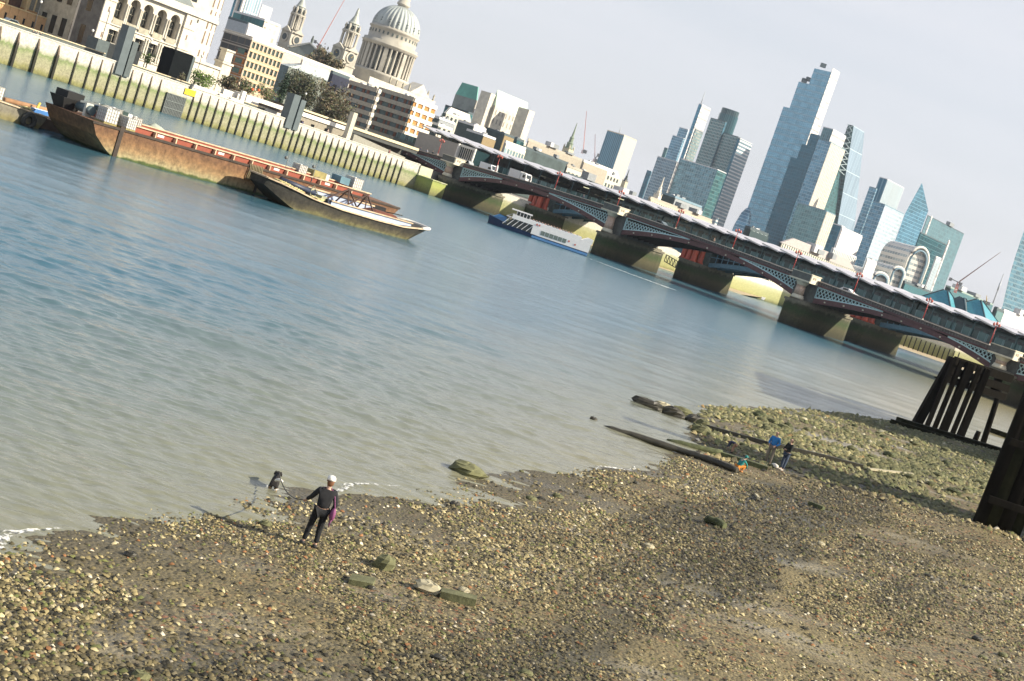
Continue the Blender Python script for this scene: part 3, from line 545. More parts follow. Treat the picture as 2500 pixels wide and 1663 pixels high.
# ---- vehicles on the road bridge
AB = math.atan2(BD.y, BD.x)
def vehicle(name, label, cat, s, t, L_, Wd, H_, col, kind='van', flip=1):
    z = ztop(s)-.88; th = thing(name, label, cat, Bf((s, t, z))); th.rotation_euler = (0, 0, AB if flip > 0 else AB+math.pi); th['_w'] = (0, 0, 0)
    body = mat('paint_%s' % name+str(round(col[0]*99)), col, .35, var=.04); gl = mat('vehicle_glass', (.02, .03, .035), .08, var=.05); ty = mat('tyre_black', (.02, .02, .02), .85)
    mb = MB()
    if kind == 'van':
        prof = [(-L_/2, .35), (L_/2, .35), (L_/2, 1.1), (L_/2-.75, 1.25), (L_/2-1.35, H_-.1), (L_/2-1.7, H_), (-L_/2+.1, H_), (-L_/2, H_-.15)]
    elif kind == 'lorry':
        prof = [(L_/2-2.1, .4), (L_/2, .4), (L_/2, 1.6), (L_/2-.25, 2.6), (L_/2-.7, 2.9), (L_/2-2.1, 2.9)]
    else:
        prof = [(-L_/2, .3), (L_/2, .3), (L_/2, .75), (L_/2-1.1, .95), (L_/2-1.9, H_-.05), (L_/2-2.3, H_), (-L_/2+.9, H_), (-L_/2+.15, .95), (-L_/2, .8)]
    mb.loft([[(x, y, z_) for x, z_ in prof] for y in (-Wd/2, -Wd/2*.93, Wd/2*.93, Wd/2)][1:3] if False else [[(x, -Wd/2, z_) for x, z_ in prof], [(x, Wd/2, z_) for x, z_ in prof]]); mb.build('body', body, th)
    if kind == 'lorry':
        mb = MB(); mb.box(-L_/2, L_/2-2.3, -Wd/2-.05, Wd/2+.05, .8, H_); mb.build('cargo_box', mat('cargo_white', (.72, .72, .70), .5, var=.05), th)
        mb = MB(); mb.box(-L_/2, L_/2-2.2, -.5, .5, .5, .8); mb.build('chassis', ty, th)
    mb = MB(); y = Wd/2+.01
    wx = {'van': (L_/2-2.3, L_/2-1.3, 1.2, 1.75), 'lorry': (L_/2-1.4, L_/2-.5, 1.6, 2.4), 'car': (-L_/2+1.0, L_/2-2.0, .95, H_-.15)}[kind]
    for sy in (-1, 1): mb.box(wx[0], wx[1], min(sy*y, sy*(y+.01)), max(sy*y, sy*(y+.01)), wx[2], wx[3])
    if kind == 'lorry': mb.poly([(L_/2+.012, -Wd*.42, 1.65), (L_/2+.012, Wd*.42, 1.65), (L_/2-.235, Wd*.42, 2.6), (L_/2-.235, -Wd*.42, 2.6)])
    elif kind == 'van': mb.poly([(L_/2-.74, -Wd*.42, 1.3), (L_/2-.74, Wd*.42, 1.3), (L_/2-1.28, Wd*.42, H_-.2), (L_/2-1.28, -Wd*.42, H_-.2)])
    mb.build('window', gl, th)
    for x in (-L_/2+.9, L_/2-.85):
        for sy in (-1, 1):
            mb = MB(); mb.tube((x, sy*(Wd/2-.22), .36), (x, sy*(Wd/2+.02), .36), .36, .36, 12); mb.build('wheel', ty, th)
    return th
vehicle('delivery_van', 'white high roof van on the bridge left of the cream sided lamp', 'van', 8.5, 8, 5.8, 2.1, 2.55, (.78, .80, .82))
vehicle('box_lorry', 'white box lorry on the bridge right of the tall white banner', 'lorry', 20.5, 8, 6.6, 2.3, 3.0, (.80, .80, .78), 'lorry')
vehicle('parked_car', 'silver grey car at the far end of the bridge beside the glazed hall', 'car', -.8, 9.5, 4.4, 1.8, 1.9, (.35, .37, .38), 'car')
vehicle('car', 'dark car under the canopy on the middle of the bridge', 'car', 70, 9, 4.3, 1.8, 1.5, (.10, .13, .14), 'car')
vehicle('car', 'white car beside the third pier of the bridge', 'car', 124.5, 9, 4.3, 1.8, 1.5, (.7, .7, .7), 'car')
s_, z_ = BR(1230, 400, 7)
mb = MB(Bf); mb.lathe((s_-1.2, 6.2, ztop(s_)-.9), [(.15, 0), (.55, .8), (.62, 1.6), (.45, 2.4), (.1, 2.9)], 10, sx=.8, sy=.5)
tag(mb.build('banner', mat('banner_white', (.85, .83, .78), .7)), 'white feather banner standing between the two white vans on the bridge', 'banner')

# ================================================================ RAILWAY BRIDGE WITH STATION
def zr(s): return interp(s, [-70, -30, 0, 30, 60, 93, 120, 147, 210], [12.9, 12.6, 12.4, 12.6, 12.3, 12.0, 11.3, 11.0, 9.9])
rw = thing('railway_bridge', 'railway bridge behind the road bridge carrying a covered station with folded canopies', 'railway bridge', Bf((60, 52, 0)))
M_blue = mat('rail_arch_blue', (.12, .24, .29), .6, var=.2); M_teal = mat('station_steel', (.09, .17, .18), .5, var=.2); M_dk = mat('station_dark', (.03, .045, .048), .7, var=.3)
RP = [2.0, 60.5, 113.5, 161.0, 208]
sr = np.linspace(-72, 212, 70)
mb = MB(Bf); mb.loft([[(s, 42, zr(s)-2.2), (s, 60, zr(s)-2.2), (s, 60, zr(s)-.9), (s, 42, zr(s)-.9)] for s in sr]); mb.build('deck', mat('rail_deck', (.10, .13, .13), .8, var=.25), rw)
mb = MB(Bf); mb.loft([[(s, 43.0, zr(s)-.9), (s, 43.12, zr(s)-.9), (s, 43.12, zr(s)+1.0), (s, 43.0, zr(s)+1.0)] for s in sr]); mb.build('glass_fence', fmat('fence_glass', (.07, .15, .15), (.16, .26, .26), 1.9, 9, .12, 0, var=.6, rough=.15, metal=.1), rw)
for c in RP:
    mb = MB(Bf); ol = [(c+2.6*math.sin(th), 37-2.6*math.cos(th)) for th in np.linspace(-math.pi/2, math.pi/2, 11)]
    mb.prism(ol+[(c+2.6, 55), (c-2.6, 55)], -2, 5.3); mb.prism([(x+(x-c)*.1, y-.2 if y < 40 else y) for x, y in ol]+[(c+2.86, 55.2), (c-2.86, 55.2)], 5.303, 5.7); mb.build('pier', M_gran, rw)
    mb = MB(Bf); mb.box(c-2.5, c+2.5, 42.2, 54.5, 5.7, zr(c)-2.2); mb.build('pier_shaft', mat('rail_pier_green', (.10, .13, .11), .8, var=.3), rw)
    for t_ in (36.3, 39.4):
        for dx in (-1.75, 0, 1.75):
            mb = MB(Bf); mb.lathe((c+dx, t_, 5.7), [(.95, 0), (.95, .3), (.72, .5), (.66, 3.6), (.8, 4.1), (.85, 4.5)], 12)
            tag(mb.build('iron_column', mat('column_red', (.50, .085, .035), .45, var=.15)), 'thick red iron columns standing in a cluster on a river pier', 'column', 'red iron columns between the two bridges')
for k in range(4):
    a, b = RP[k]+2.6, RP[k+1]-2.6; m_ = (a+b)/2; h = (b-a)/2
    def ex(s): zc = zr(m_)-2.6; ze = 6.5; return zc-(zc-ze)*((s-m_)/h)**2
    ss = np.linspace(a, b, 27)
    mb = MB(Bf)
    for t in (42.3, 46.5, 50.5, 54.5): mb.loft([[(s, t, ex(s)), (s, t+.4, ex(s)), (s, t+.4, ex(s)-1.0), (s, t, ex(s)-1.0)] for s in ss])
    mb.build('arch_rib', M_blue, rw)
    mb = MB(Bf)
    for s in ss[1:-1]:
        if zr(s)-2.2-ex(s) > .35: mb.box(s-.09, s+.09, 42.3, 42.5, ex(s), zr(s)-2.2)
    for q0, q1 in zip(ss, ss[1:]):
        zm = lambda s: (ex(s)+zr(s)-2.2)/2
        if zr(q0)-2.2-ex(q0) > 1.2 and zr(q1)-2.2-ex(q1) > 1.2: mb.beam((q0, 42.4, zm(q0)), (q1, 42.4, zm(q1)), .2, .18)
    for q0, q1 in zip(ss, ss[1:]): mb.beam((q0, 42.4, ex(q0)+.05), (q1, 42.4, ex(q1)+.05), .2, .2); mb.beam((q0, 42.4, zr(q0)-2.28), (q1, 42.4, zr(q1)-2.28), .2, .2)
    mb.build('spandrel_frame', M_blue, rw)
    mb = MB(Bf); mb.loft([[(s, 46, zr(s)-2.2), (s, 46.2, zr(s)-2.2), (s, 46.2, ex(s)-.2), (s, 46, ex(s)-.2)] for s in ss]); mb.build('inner_plate', M_dk, rw)
# ---- station canopies
zc_ = lambda s: interp(s, [-60, -30, 0, 25, 57, 93, 120, 147, 212], [18.1, 17.15, 16.75, 16.75, 15.85, 15.5, 14.75, 14.5, 13.1])
val = [-60.0]
while val[-1] < 205: val.append(val[-1]+interp(val[-1], [-60, 20, 60, 130, 200], [6.9, 6.7, 5.9, 5.35, 5.2]))
M_can = mat('canopy_top', (.50, .49, .52), .35, var=.15, scale=1.2); M_fas = mat('canopy_edge', (.74, .71, .65), .5, var=.06)
st = thing('station_canopy', 'long row of folded pale canopies roofing the railway station on the bridge', 'station canopy', Bf((70, 50, 14)))
for a, b in zip(val, val[1:]):
    L_ = b-a; z0, z1 = zc_(a)+.28, zc_(b)-.42
    mb = MB(Bf); rings = []
    for u in np.linspace(0, 1, 7):
        s = a+.1+u*(L_-.2); ze = z0+(z1-z0)*u; bl = .75*math.sin(math.pi*u)**.8
        rings.append([(s, 41.5, ze-.16), (s, 41.5, ze), (s, 46, ze+.25+bl*.5), (s, 52, ze+.3+bl), (s, 60, ze+.3+bl*.6), (s, 64, ze), (s, 64, ze-.16)])
    mb.loft(rings, sm=False)
    o = mb.build('canopy_bay', [M_can], st)
    mb = MB(Bf); mb.beam((a+.1, 41.42, z0-.1), (b-.1, 41.42, z1-.1), .16, .36); mb.build('fascia', M_fas, st)
mb = MB(Bf)
mb.loft([[(s, 44, zc_(s)-.75), (s, 60, zc_(s)-.75), (s, 60, zc_(s)-.6), (s, 44, zc_(s)-.6)] for s in sr[1:-1]]); mb.build('soffit', M_dk, st)
for k, s in enumerate(val[1:-1]):
    mb = MB(Bf); mb.tube((s, 42.8, zr(s)-1), (s, 42.8, zc_(s)-.3), .13, .11, 6); mb.beam((s, 42.8, zc_(s)-1.0), (s-1.2, 42.8, zc_(s)-.35), .12); mb.beam((s, 42.8, zc_(s)-1.0), (s+1.2, 42.8, zc_(s)-.35), .12)
    mb.build('post', M_teal, st)
mb = MB(Bf); random.seed(3)
mb.loft([[(s, 58, zr(s)-.9), (s, 58.2, zr(s)-.9), (s, 58.2, zc_(s)-.4), (s, 58, zc_(s)-.4)] for s in sr[1:-1]]); mb.build('back_wall', fmat('station_back', (.03, .06, .06), (.05, .09, .09), 2.3, 1.5, .15, .2, var=.8, rough=.3, metal=0), st)
mb = MB(Bf)
for k in range(70):
    s = random.uniform(-25, 205); L_ = random.uniform(.6, 2.6); z = zr(s)+random.uniform(.2, 2.2); mb.box(s, s+L_, 52+random.uniform(-4, 3), 55.5, z, z+random.uniform(.12, .4))
mb.build('train_panel', mat('interior_panel', (.45, .46, .36), .5, var=.5, scale=.4), st)
mb = MB(Bf)
for s in (68, 72, 77, 83, 97, 102, 131, 134, 141, 143.5, 6, 20, 44): z = zc_(s)-1.25; mb.box(s, s+2.1, 50, 50.3, z, z+.22)
mb.build('strip_light', mat('strip_light', (.8, .8, .55), .5, emit=(1, .95, .6, .55)), st)
# train in the station
tr = thing('train', 'teal and grey train standing under the station canopies', 'train', Bf((150, 49, 11)))
for k in range(9):
    s0 = 20+k*20.3; mb = MB(Bf); mb.loft([[(s, 47, zr(s)-.5), (s, 49.8, zr(s)-.5), (s, 49.8, zr(s)+2.3), (s, 49.3, zr(s)+2.7), (s, 47.5, zr(s)+2.7), (s, 47, zr(s)+2.3)] for s in (s0, s0+19.9)]); mb.build('carriage', mat('train_teal', (.10, .19, .19), .35, var=.3, scale=.5), tr)
    mb = MB(Bf)
    for q in range(8): s = s0+1+q*2.35; mb.box(s, s+1.7, 46.96, 46.99, zr(s)+.75, zr(s)+1.65)
    mb.build('window', mat('train_glass', (.03, .06, .065), .1), tr)
# ---- north entrance building at the end of the bridges
ent = thing('station_hall', 'beige station hall with a white framed window end beside the bridge', 'station building', Bf((-22, 38, 8)))
s0, zt = BR(1037, 328, 33); s1, _ = BR(1120, 352, 33); s2, zt2 = BR(1158, 363, 33)
mb = MB(Bf); mb.prism([(s0-3, 33), (s1, 33), (s1, 41.2), (s0-3, 41.2)], 6.3, lambda p: 16.0); mb.build('wall', mat('hall_beige', (.40, .36, .31), .85, var=.08), ent)
mb = MB(Bf); mb.box(s1+.003, s1+.5, 32.8, 41.2, 6.3, 16.2)
z0 = 16.2
mb.build('frame', M_pale, ent)
mb = MB(Bf); mb.box(s1+.5, s1+7.2, 33.5, 34, 15.5, 16.2); mb.box(s1+6.6, s1+7.2, 33.5, 34, 11.3, 15.5); mb.box(s1+.5, s1+7.2, 33.5, 34, 11.0, 12.2)
for q in range(1, 7): mb.box(s1+.5+q*.9, s1+.62+q*.9, 33.55, 33.7, 12.2, 15.5)
mb.build('window_frame', M_pale, ent)
mb = MB(Bf); mb.box(s1+.5, s1+7.1, 34.01, 40, 9, 15.9); mb.build('glazing', mat('hall_glass', (.02, .045, .05), .12), ent)
# ================================================================ BUILDINGS
def corner(C, d, px):
    r = ray(*px); q = r.x/r.y; return C+d*((q*C.y-C.x)/(d.x-q*d.y))
def block(name, label, mid, left, right, Y, wall, cat='building', roof='flat', rm=None, rh=6.0, zb=6.3, yaw=0.0, parent=None, plant=0, top2=None, par=.9):
    """box building: mid = roof corner nearest to us, left/right = the roof corners of the two seen faces (photo pixels), at depth Y"""
    rot = Matrix.Rotation(yaw, 3, 'Z'); dR = rot @ EE; dL = rot @ EI
    C = W(*mid, Y); Z = C.z; Cc = Vector((C.x, C.y, 0)); Lc = corner(Cc, dL, left); Rc = corner(Cc, dR, right); Bc = Lc+Rc-Cc
    cen = (Cc+Bc)/2; cen.z = zb
    t = parent or thing(name, label, cat, cen)
    pts = [(p.x, p.y) for p in (Cc, Rc, Bc, Lc)]
    mb = MB(); mb.prism(pts, zb, Z); mb.build('wall', wall, t)
    rm = rm or mat('roof_grey', (.30, .30, .30), .85)
    if roof == 'flat':
        if par:
            mb = MB(); k = 1.006; q = [(cen.x+(x-cen.x)*k, cen.y+(y-cen.y)*k) for x, y in pts]; mb.prism(q, Z+.004, Z+par); mb.build('parapet', rm, t)
    elif roof == 'gable':   # ridge runs along dR
        m0 = (Cc+Lc)/2; m1 = (Rc+Bc)/2; mb = MB(); z = Z+.01
        A, B_, C_, D_ = [(p.x, p.y, z) for p in (Cc, Rc, Bc, Lc)]; r0 = (m0.x, m0.y, Z+rh); r1 = (m1.x, m1.y, Z+rh)
        mb.poly([A, B_, r1, r0]); mb.poly([C_, D_, r0, r1]); mb.poly([A, r0, D_]); mb.poly([B_, C_, r1]); mb.poly([A, D_, C_, B_]); mb.build('roof', rm, t)
    elif roof in ('hip', 'mansard'):
        k = .25 if roof == 'hip' else .75; mb = MB(); q = [(cen.x+(x-cen.x)*k, cen.y+(y-cen.y)*k) for x, y in pts]; mb.prism(pts, Z+.004, Z+rh, pts2=q); mb.build('roof', rm, t)
    random.seed(hash(name+str(mid)) % 1000 if False else int(mid[0]*7+mid[1]))
    for k in range(plant):
        u, v = random.uniform(.2, .8), random.uniform(.2, .8); p = Cc+(Rc-Cc)*u+(Lc-Cc)*v; s = max(1.2, (Rc-Cc).length*.08); mb = MB(); mb.rbox((p.x, p.y, Z+par+.01), s*random.uniform(.6, 1.6), s*random.uniform(.5, 1.1), s*random.uniform(.25, .6), math.atan2(dR.y, dR.x)); mb.build('roof_plant', mat('plant_white', (.6, .6, .6), .7) if k % 2 else mat('plant_grey', (.25, .27, .28), .7), t)
    t['_c'] = (Cc.x, Cc.y, Z); t['_r'] = tuple(Rc); t['_l'] = tuple(Lc)
    return t, Cc, Rc, Lc, Z
def face(C, D, z0, z1):
    """transform: (u along C->D 0..len, depth outward, z)"""
    d = (D-C); L_ = d.length; d.normalize(); o = Vector((d.y, -d.x, 0))
    return (lambda p: C+d*p[0]-o*0+(o)*p[1]+Vector((0, 0, p[2]))), L_
cp = lambda x, y, k, ox, oy: (ox+x/k, oy+y/k)
r4 = lambda x, y: (1500+x/3.92, 100+y/3.92)
r6 = lambda x, y: (1900+x/3.92, 400+y/3.92)
r5 = lambda x, y: (1500+x/3.92, 450+y/3.92)
r3 = lambda x, y: (1000+x/3.92, 150+y/3.92)
r2 = lambda x, y: (500+x/3.92, y/3.92)
z5 = lambda x, y: (520+x/7.84, y/7.84)
z4 = lambda x, y: (900+x/7.84, 180+y/7.84)
z6 = lambda x, y: (1180+x/7.84, 260+y/7.84)
z3r = lambda x, y: (2200+x/7.84, 680+y/7.84)

# ---- glass materials for the skyline
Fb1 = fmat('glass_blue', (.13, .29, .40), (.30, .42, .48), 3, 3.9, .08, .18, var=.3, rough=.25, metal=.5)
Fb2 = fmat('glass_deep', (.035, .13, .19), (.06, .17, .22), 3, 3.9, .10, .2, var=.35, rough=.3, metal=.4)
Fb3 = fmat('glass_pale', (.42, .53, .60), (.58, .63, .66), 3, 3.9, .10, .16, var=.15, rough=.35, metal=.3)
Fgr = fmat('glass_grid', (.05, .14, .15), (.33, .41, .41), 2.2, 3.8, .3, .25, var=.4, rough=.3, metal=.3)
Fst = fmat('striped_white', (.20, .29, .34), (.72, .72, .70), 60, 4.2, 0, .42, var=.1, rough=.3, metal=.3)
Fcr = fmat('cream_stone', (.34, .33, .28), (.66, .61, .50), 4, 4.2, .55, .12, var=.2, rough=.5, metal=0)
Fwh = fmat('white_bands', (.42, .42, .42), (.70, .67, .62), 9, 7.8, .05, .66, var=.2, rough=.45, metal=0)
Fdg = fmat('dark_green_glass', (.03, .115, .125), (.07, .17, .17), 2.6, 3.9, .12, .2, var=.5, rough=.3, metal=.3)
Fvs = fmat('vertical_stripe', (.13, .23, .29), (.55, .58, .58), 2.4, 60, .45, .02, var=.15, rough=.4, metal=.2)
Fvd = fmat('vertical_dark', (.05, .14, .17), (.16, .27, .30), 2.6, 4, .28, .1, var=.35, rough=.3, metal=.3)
Rw = mat('roof_white', (.62, .62, .62), .8); Rb = mat('roof_blue', (.18, .28, .34), .7); Rd = mat('roof_dark', (.08, .11, .12), .8)
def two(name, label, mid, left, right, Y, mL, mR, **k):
    """box tower: left and right face materials, mostly with shade and sunlight put into their colours"""
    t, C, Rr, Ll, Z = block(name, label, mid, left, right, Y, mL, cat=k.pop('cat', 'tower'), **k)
    f, L_ = face(C, Rr, 6, Z); mb = MB(f); mb.prism([(.02, .02), (L_-.02, .02), (L_-.02, .35), (.02, .35)], k.get('zb', 6.3)+.2, Z-.15); mb.build('sunlit_facade', mR, t)  # right face, usually paler: sunlight painted into its material
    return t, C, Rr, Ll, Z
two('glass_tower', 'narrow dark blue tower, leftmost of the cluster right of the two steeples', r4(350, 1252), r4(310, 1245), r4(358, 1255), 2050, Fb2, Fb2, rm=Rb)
two('glass_tower', 'grey blue square topped tower with a white sunlit strip down its right corner', r4(598, 1162), r4(412, 1112), r4(628, 1175), 1900, fmat('glass_mid', (.17, .27, .34), (.30, .38, .42), 2.6, 3.9, .2, .25), Fwh, rm=Rw, plant=2)
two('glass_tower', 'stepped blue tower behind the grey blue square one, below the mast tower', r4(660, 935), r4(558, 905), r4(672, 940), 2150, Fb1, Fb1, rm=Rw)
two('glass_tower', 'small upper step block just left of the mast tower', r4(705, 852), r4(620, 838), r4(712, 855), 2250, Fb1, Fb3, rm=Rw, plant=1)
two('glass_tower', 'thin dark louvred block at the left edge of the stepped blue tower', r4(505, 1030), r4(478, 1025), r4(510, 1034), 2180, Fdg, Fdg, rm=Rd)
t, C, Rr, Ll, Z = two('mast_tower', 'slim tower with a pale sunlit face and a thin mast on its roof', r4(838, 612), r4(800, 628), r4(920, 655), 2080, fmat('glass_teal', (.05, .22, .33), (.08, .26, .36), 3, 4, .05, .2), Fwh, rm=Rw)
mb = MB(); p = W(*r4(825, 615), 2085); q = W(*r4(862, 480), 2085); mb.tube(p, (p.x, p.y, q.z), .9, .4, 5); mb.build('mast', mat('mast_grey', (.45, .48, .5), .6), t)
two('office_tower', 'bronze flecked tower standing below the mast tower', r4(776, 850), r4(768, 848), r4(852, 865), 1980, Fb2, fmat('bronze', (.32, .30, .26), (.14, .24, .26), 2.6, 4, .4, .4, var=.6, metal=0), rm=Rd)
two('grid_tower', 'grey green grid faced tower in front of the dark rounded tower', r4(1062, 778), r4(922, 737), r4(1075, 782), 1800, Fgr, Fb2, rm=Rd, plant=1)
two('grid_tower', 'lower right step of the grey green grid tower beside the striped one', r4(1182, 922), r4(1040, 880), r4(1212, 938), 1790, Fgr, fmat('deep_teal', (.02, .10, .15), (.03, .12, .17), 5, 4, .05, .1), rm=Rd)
# dark rounded tower
p = W(*r4(1110, 675), 1960); a = W(*r4(1025, 655), 1960); b_ = W(*r4(1200, 715), 1960); rad = (b_-a).length/2*.98
dt = thing('rounded_tower', 'dark teal tower with rounded corners rising behind the grid faced towers', 'tower', (p.x, p.y, 6.3))
mb = MB(); pts = [(p.x+rad*math.copysign(abs(math.cos(th))**.55, math.cos(th)), p.y+rad*math.copysign(abs(math.sin(th))**.55, math.sin(th))) for th in np.linspace(0, 2*math.pi, 28, endpoint=False)]
mb.prism(pts, 6.3, p.z-6); mb.build('wall', fmat('tower_dark', (.012, .085, .105), (.03, .11, .13), 2.2, 70, .4, .02, var=.3, metal=.2), dt)
mb = MB(); mb.prism([(p.x+(x-p.x)*.93, p.y+(y-p.y)*.93) for x, y in pts], p.z-6, p.z+1.5); mb.build('crown', fmat('tower_dark2', (.02, .06, .07), (.06, .12, .13), 2, 9, .5, .1), dt)
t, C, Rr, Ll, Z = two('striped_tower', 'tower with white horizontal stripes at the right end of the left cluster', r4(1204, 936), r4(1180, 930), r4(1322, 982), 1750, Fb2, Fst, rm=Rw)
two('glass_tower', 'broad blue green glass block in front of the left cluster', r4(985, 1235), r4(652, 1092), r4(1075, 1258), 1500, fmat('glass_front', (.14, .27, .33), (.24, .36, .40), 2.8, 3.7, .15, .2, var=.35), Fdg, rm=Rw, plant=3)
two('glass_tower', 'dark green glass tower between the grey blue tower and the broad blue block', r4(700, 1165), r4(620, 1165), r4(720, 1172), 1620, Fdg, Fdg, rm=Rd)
# tallest tower: four stepped slices sharing the sunlit right face
tt = thing('stepped_skyscraper', 'tallest blue glass skyscraper with a stepped top and a white sunlit side', 'skyscraper', W(*r4(1800, 1600), 1880))
tt['_w'] = tuple(tt.location)
Fs1 = fmat('sky_glass', (.17, .37, .49), (.30, .46, .55), 2.8, 8.0, .06, .16, var=.16, rough=.22, metal=.55); 
CC = W(*r4(2093, 252), 1880); Zt = CC.z; C0 = Vector((CC.x, CC.y, 0)); RR = corner(C0, EE, r4(2160, 292))
def up_z(px, base, d):
    P_ = corner(base, d, px); return P_, ray(*px).z/ray(*px).y*P_.y+CAMH
dL = EI
edges = []
for px in (r4(1915, 262), r4(1765, 388), r4(1618, 628), r4(1475, 1030)):
    P_, z = up_z(px, C0, dL); edges.append((P_, z))
prevP = C0; prevR = RR
for k, (P_, z) in enumerate(edges):
    mb = MB(); q0, q1 = prevP, P_; off = (RR-C0)*(1.0 if k == 0 else .97-.12*k); mb.prism([(q0.x, q0.y), (q0.x+off.x, q0.y+off.y), (q1.x+off.x, q1.y+off.y), (q1.x, q1.y)], 6.3, z); mb.build('glass_wall', Fs1, tt)
    prevP = P_
f, L_ = face(C0, RR, 6, Zt); mb = MB(f); mb.prism([(.05, .02), (L_-.05, .02), (L_-.05, .5), (.05, .5)], 7, Zt-1); mb.build('sunlit_facade', Fwh, tt)  # white bands over the glass: sunlight put into the colour of this side
for px in (r4(2000, 232), r4(1820, 375), r4(1860, 365)):
    p = W(*px, 1900); mb = MB(); mb.rbox((p.x, p.y, p.z-3), 7, 6, 5); mb.build('roof_plant', Rd, tt)
mb = MB(); p = W(*r4(1762, 465), 1872.0)
# dark stepped slab in front, standing in for a reflection on the skyscraper
td = thing('dark_reflection_slab', 'deep blue stepped slab standing in for a dark reflection on the tallest skyscraper', 'tower', W(*r4(1700, 1600), 1750)); td['_w'] = tuple(td.location)
CC = W(*r4(1972, 884), 1750); C0 = Vector((CC.x, CC.y, 0)); RR = corner(C0, EE, r4(1985, 888)); prevP = C0
for k, px in enumerate((r4(1880, 882), r4(1795, 985), r4(1690, 1112))):
    P_, z = up_z(px, C0, dL); mb = MB(); off = RR-C0+EE*8; mb.prism([(prevP.x, prevP.y), (prevP.x+off.x, prevP.y+off.y), (P_.x+off.x, P_.y+off.y), (P_.x, P_.y)], 6.3, z); mb.build('glass_wall', fmat('deep_navy', (.012, .115, .175), (.018, .13, .19), 3, 4, .08, .15, var=.2, metal=.3), td); prevP = P_
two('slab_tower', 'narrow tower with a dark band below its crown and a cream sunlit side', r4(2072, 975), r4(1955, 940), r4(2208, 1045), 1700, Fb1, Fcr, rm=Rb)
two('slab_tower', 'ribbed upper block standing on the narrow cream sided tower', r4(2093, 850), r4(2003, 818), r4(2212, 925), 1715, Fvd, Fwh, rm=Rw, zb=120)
two('office_block', 'squat blue green block with a cream sunlit side below the narrow tower', r5(2030, 262), r5(1752, 190), r5(2112, 308), 1350, fmat('glass_green', (.13, .26, .28), (.20, .33, .34), 2.4, 3.6, .15, .2, var=.3), Fcr, rm=Rb)
# wedge tower
C = W(*r6(655, 0), 1900)
wt = thing('wedge_tower', 'wedge shaped tower with a dark lattice side and a pale blue sloping face', 'tower', (C.x, C.y, 6.3))
top = W(*r4(2290, 812), 1900); C = Vector((top.x, top.y, 0)); zt = top.z; Lt = corner(C, EI, r4(2236, 806)); Rt = corner(C, EE, (2109, 327)); fac = (zt-6.3)/(zt-W(2045, 550, 1900).z)
Cb = C+(corner(C, EE, (2045, 550))-C)*fac; Rb_ = C+(corner(C, EE, (2076, 561))-C)*fac; dL_ = Lt-C; bk = (Rt-C)+dL_*1.5
L3 = (Lt.x, Lt.y); B3 = (Lt.x+(Rt-C).x, Lt.y+(Rt-C).y); Bb = (Lt.x+(Rb_-C).x, Lt.y+(Rb_-C).y)
mb = MB(); mb.poly([(C.x, C.y, zt), (Cb.x, Cb.y, 6.3), (Rb_.x, Rb_.y, 6.3), (Rt.x, Rt.y, zt)]); mb.poly([(Rt.x, Rt.y, zt), (Rb_.x, Rb_.y, 6.3), (*Bb, 6.3), (*B3, zt)]); mb.poly([(*B3, zt), (*Bb, 6.3), (*L3, 6.3), (*L3, zt)]); mb.poly([(C.x, C.y, zt), (Rt.x, Rt.y, zt), (*B3, zt), (*L3, zt)]); mb.build('glass_wall', fmat('wedge_pale', (.30, .40, .48), (.40, .50, .56), 8, 28, .03, .03, var=.12, rough=.25, metal=.4), wt)
mb = MB(); mb.poly([(*L3, zt), (*L3, 6.3), (Cb.x, Cb.y, 6.3), (C.x, C.y, zt)]); mb.build('dark_side', Fdg, wt)
mb = MB(); o = (Lt-C).normalized().cross(Vector((0, 0, 1))); o = o*(-1.2 if o.dot(EE) > 0 else 1.2)
for k in range(9):
    z0 = zt-k*7; z1 = z0-7; a0 = C.lerp(Cb, k*7/(zt-6.3))+o; a1 = Lt+o; mb.beam((a0.x, a0.y, z0), (a1.x, a1.y, z1), 1.0); mb.beam((a1.x, a1.y, z0), (a0.x, a0.y, z1), 1.0)
mb.build('lattice', mat('lattice_grey', (.35, .45, .46), .6), wt)
t = two('white_block', 'plain white windowless block right of the wedge tower base', r6(612, 618), r6(600, 612), r6(806, 690), 900, mat('white_panel', (.74, .72, .68), .7, var=.05), mat('white_panel', (0, 0, 0)), cat='building', rm=Rw, zb=20)
two('office_block', 'low white building with tall windows beneath the plain white block', r6(530, 815), r6(512, 805), r6(745, 905), 880, Fvs, fmat('tall_windows', (.2, .28, .3), (.82, .80, .74), 2.4, 6, .5, .3), cat='building', rm=Rw)
two('office_block', 'small blue block wedged between the cream side and the white block', r6(605, 600), r6(520, 592), r6(640, 608), 1200, Fb2, Fb2, rm=Rw)
two('ribbed_tower', 'ribbed tower with pale vertical stripes behind the twin blue blocks', r6(1045, 152), r6(968, 135), r6(1202, 236), 1800, fmat('rib_blue', (.04, .19, .29), (.15, .30, .38), 5, 60, .3, .02), Fvs, rm=Rw)
two('glass_tower', 'slim blue block at the left foot of the ribbed tower', r6(938, 240), r6(868, 232), r6(945, 244), 1700, Fb1, Fb1, rm=Rb)
two('glass_tower', 'blue block with a wide pale face in front of the ribbed tower', r6(1020, 395), r6(912, 352), r6(1202, 480), 1500, Fb1, Fb3, rm=Rb, plant=1)
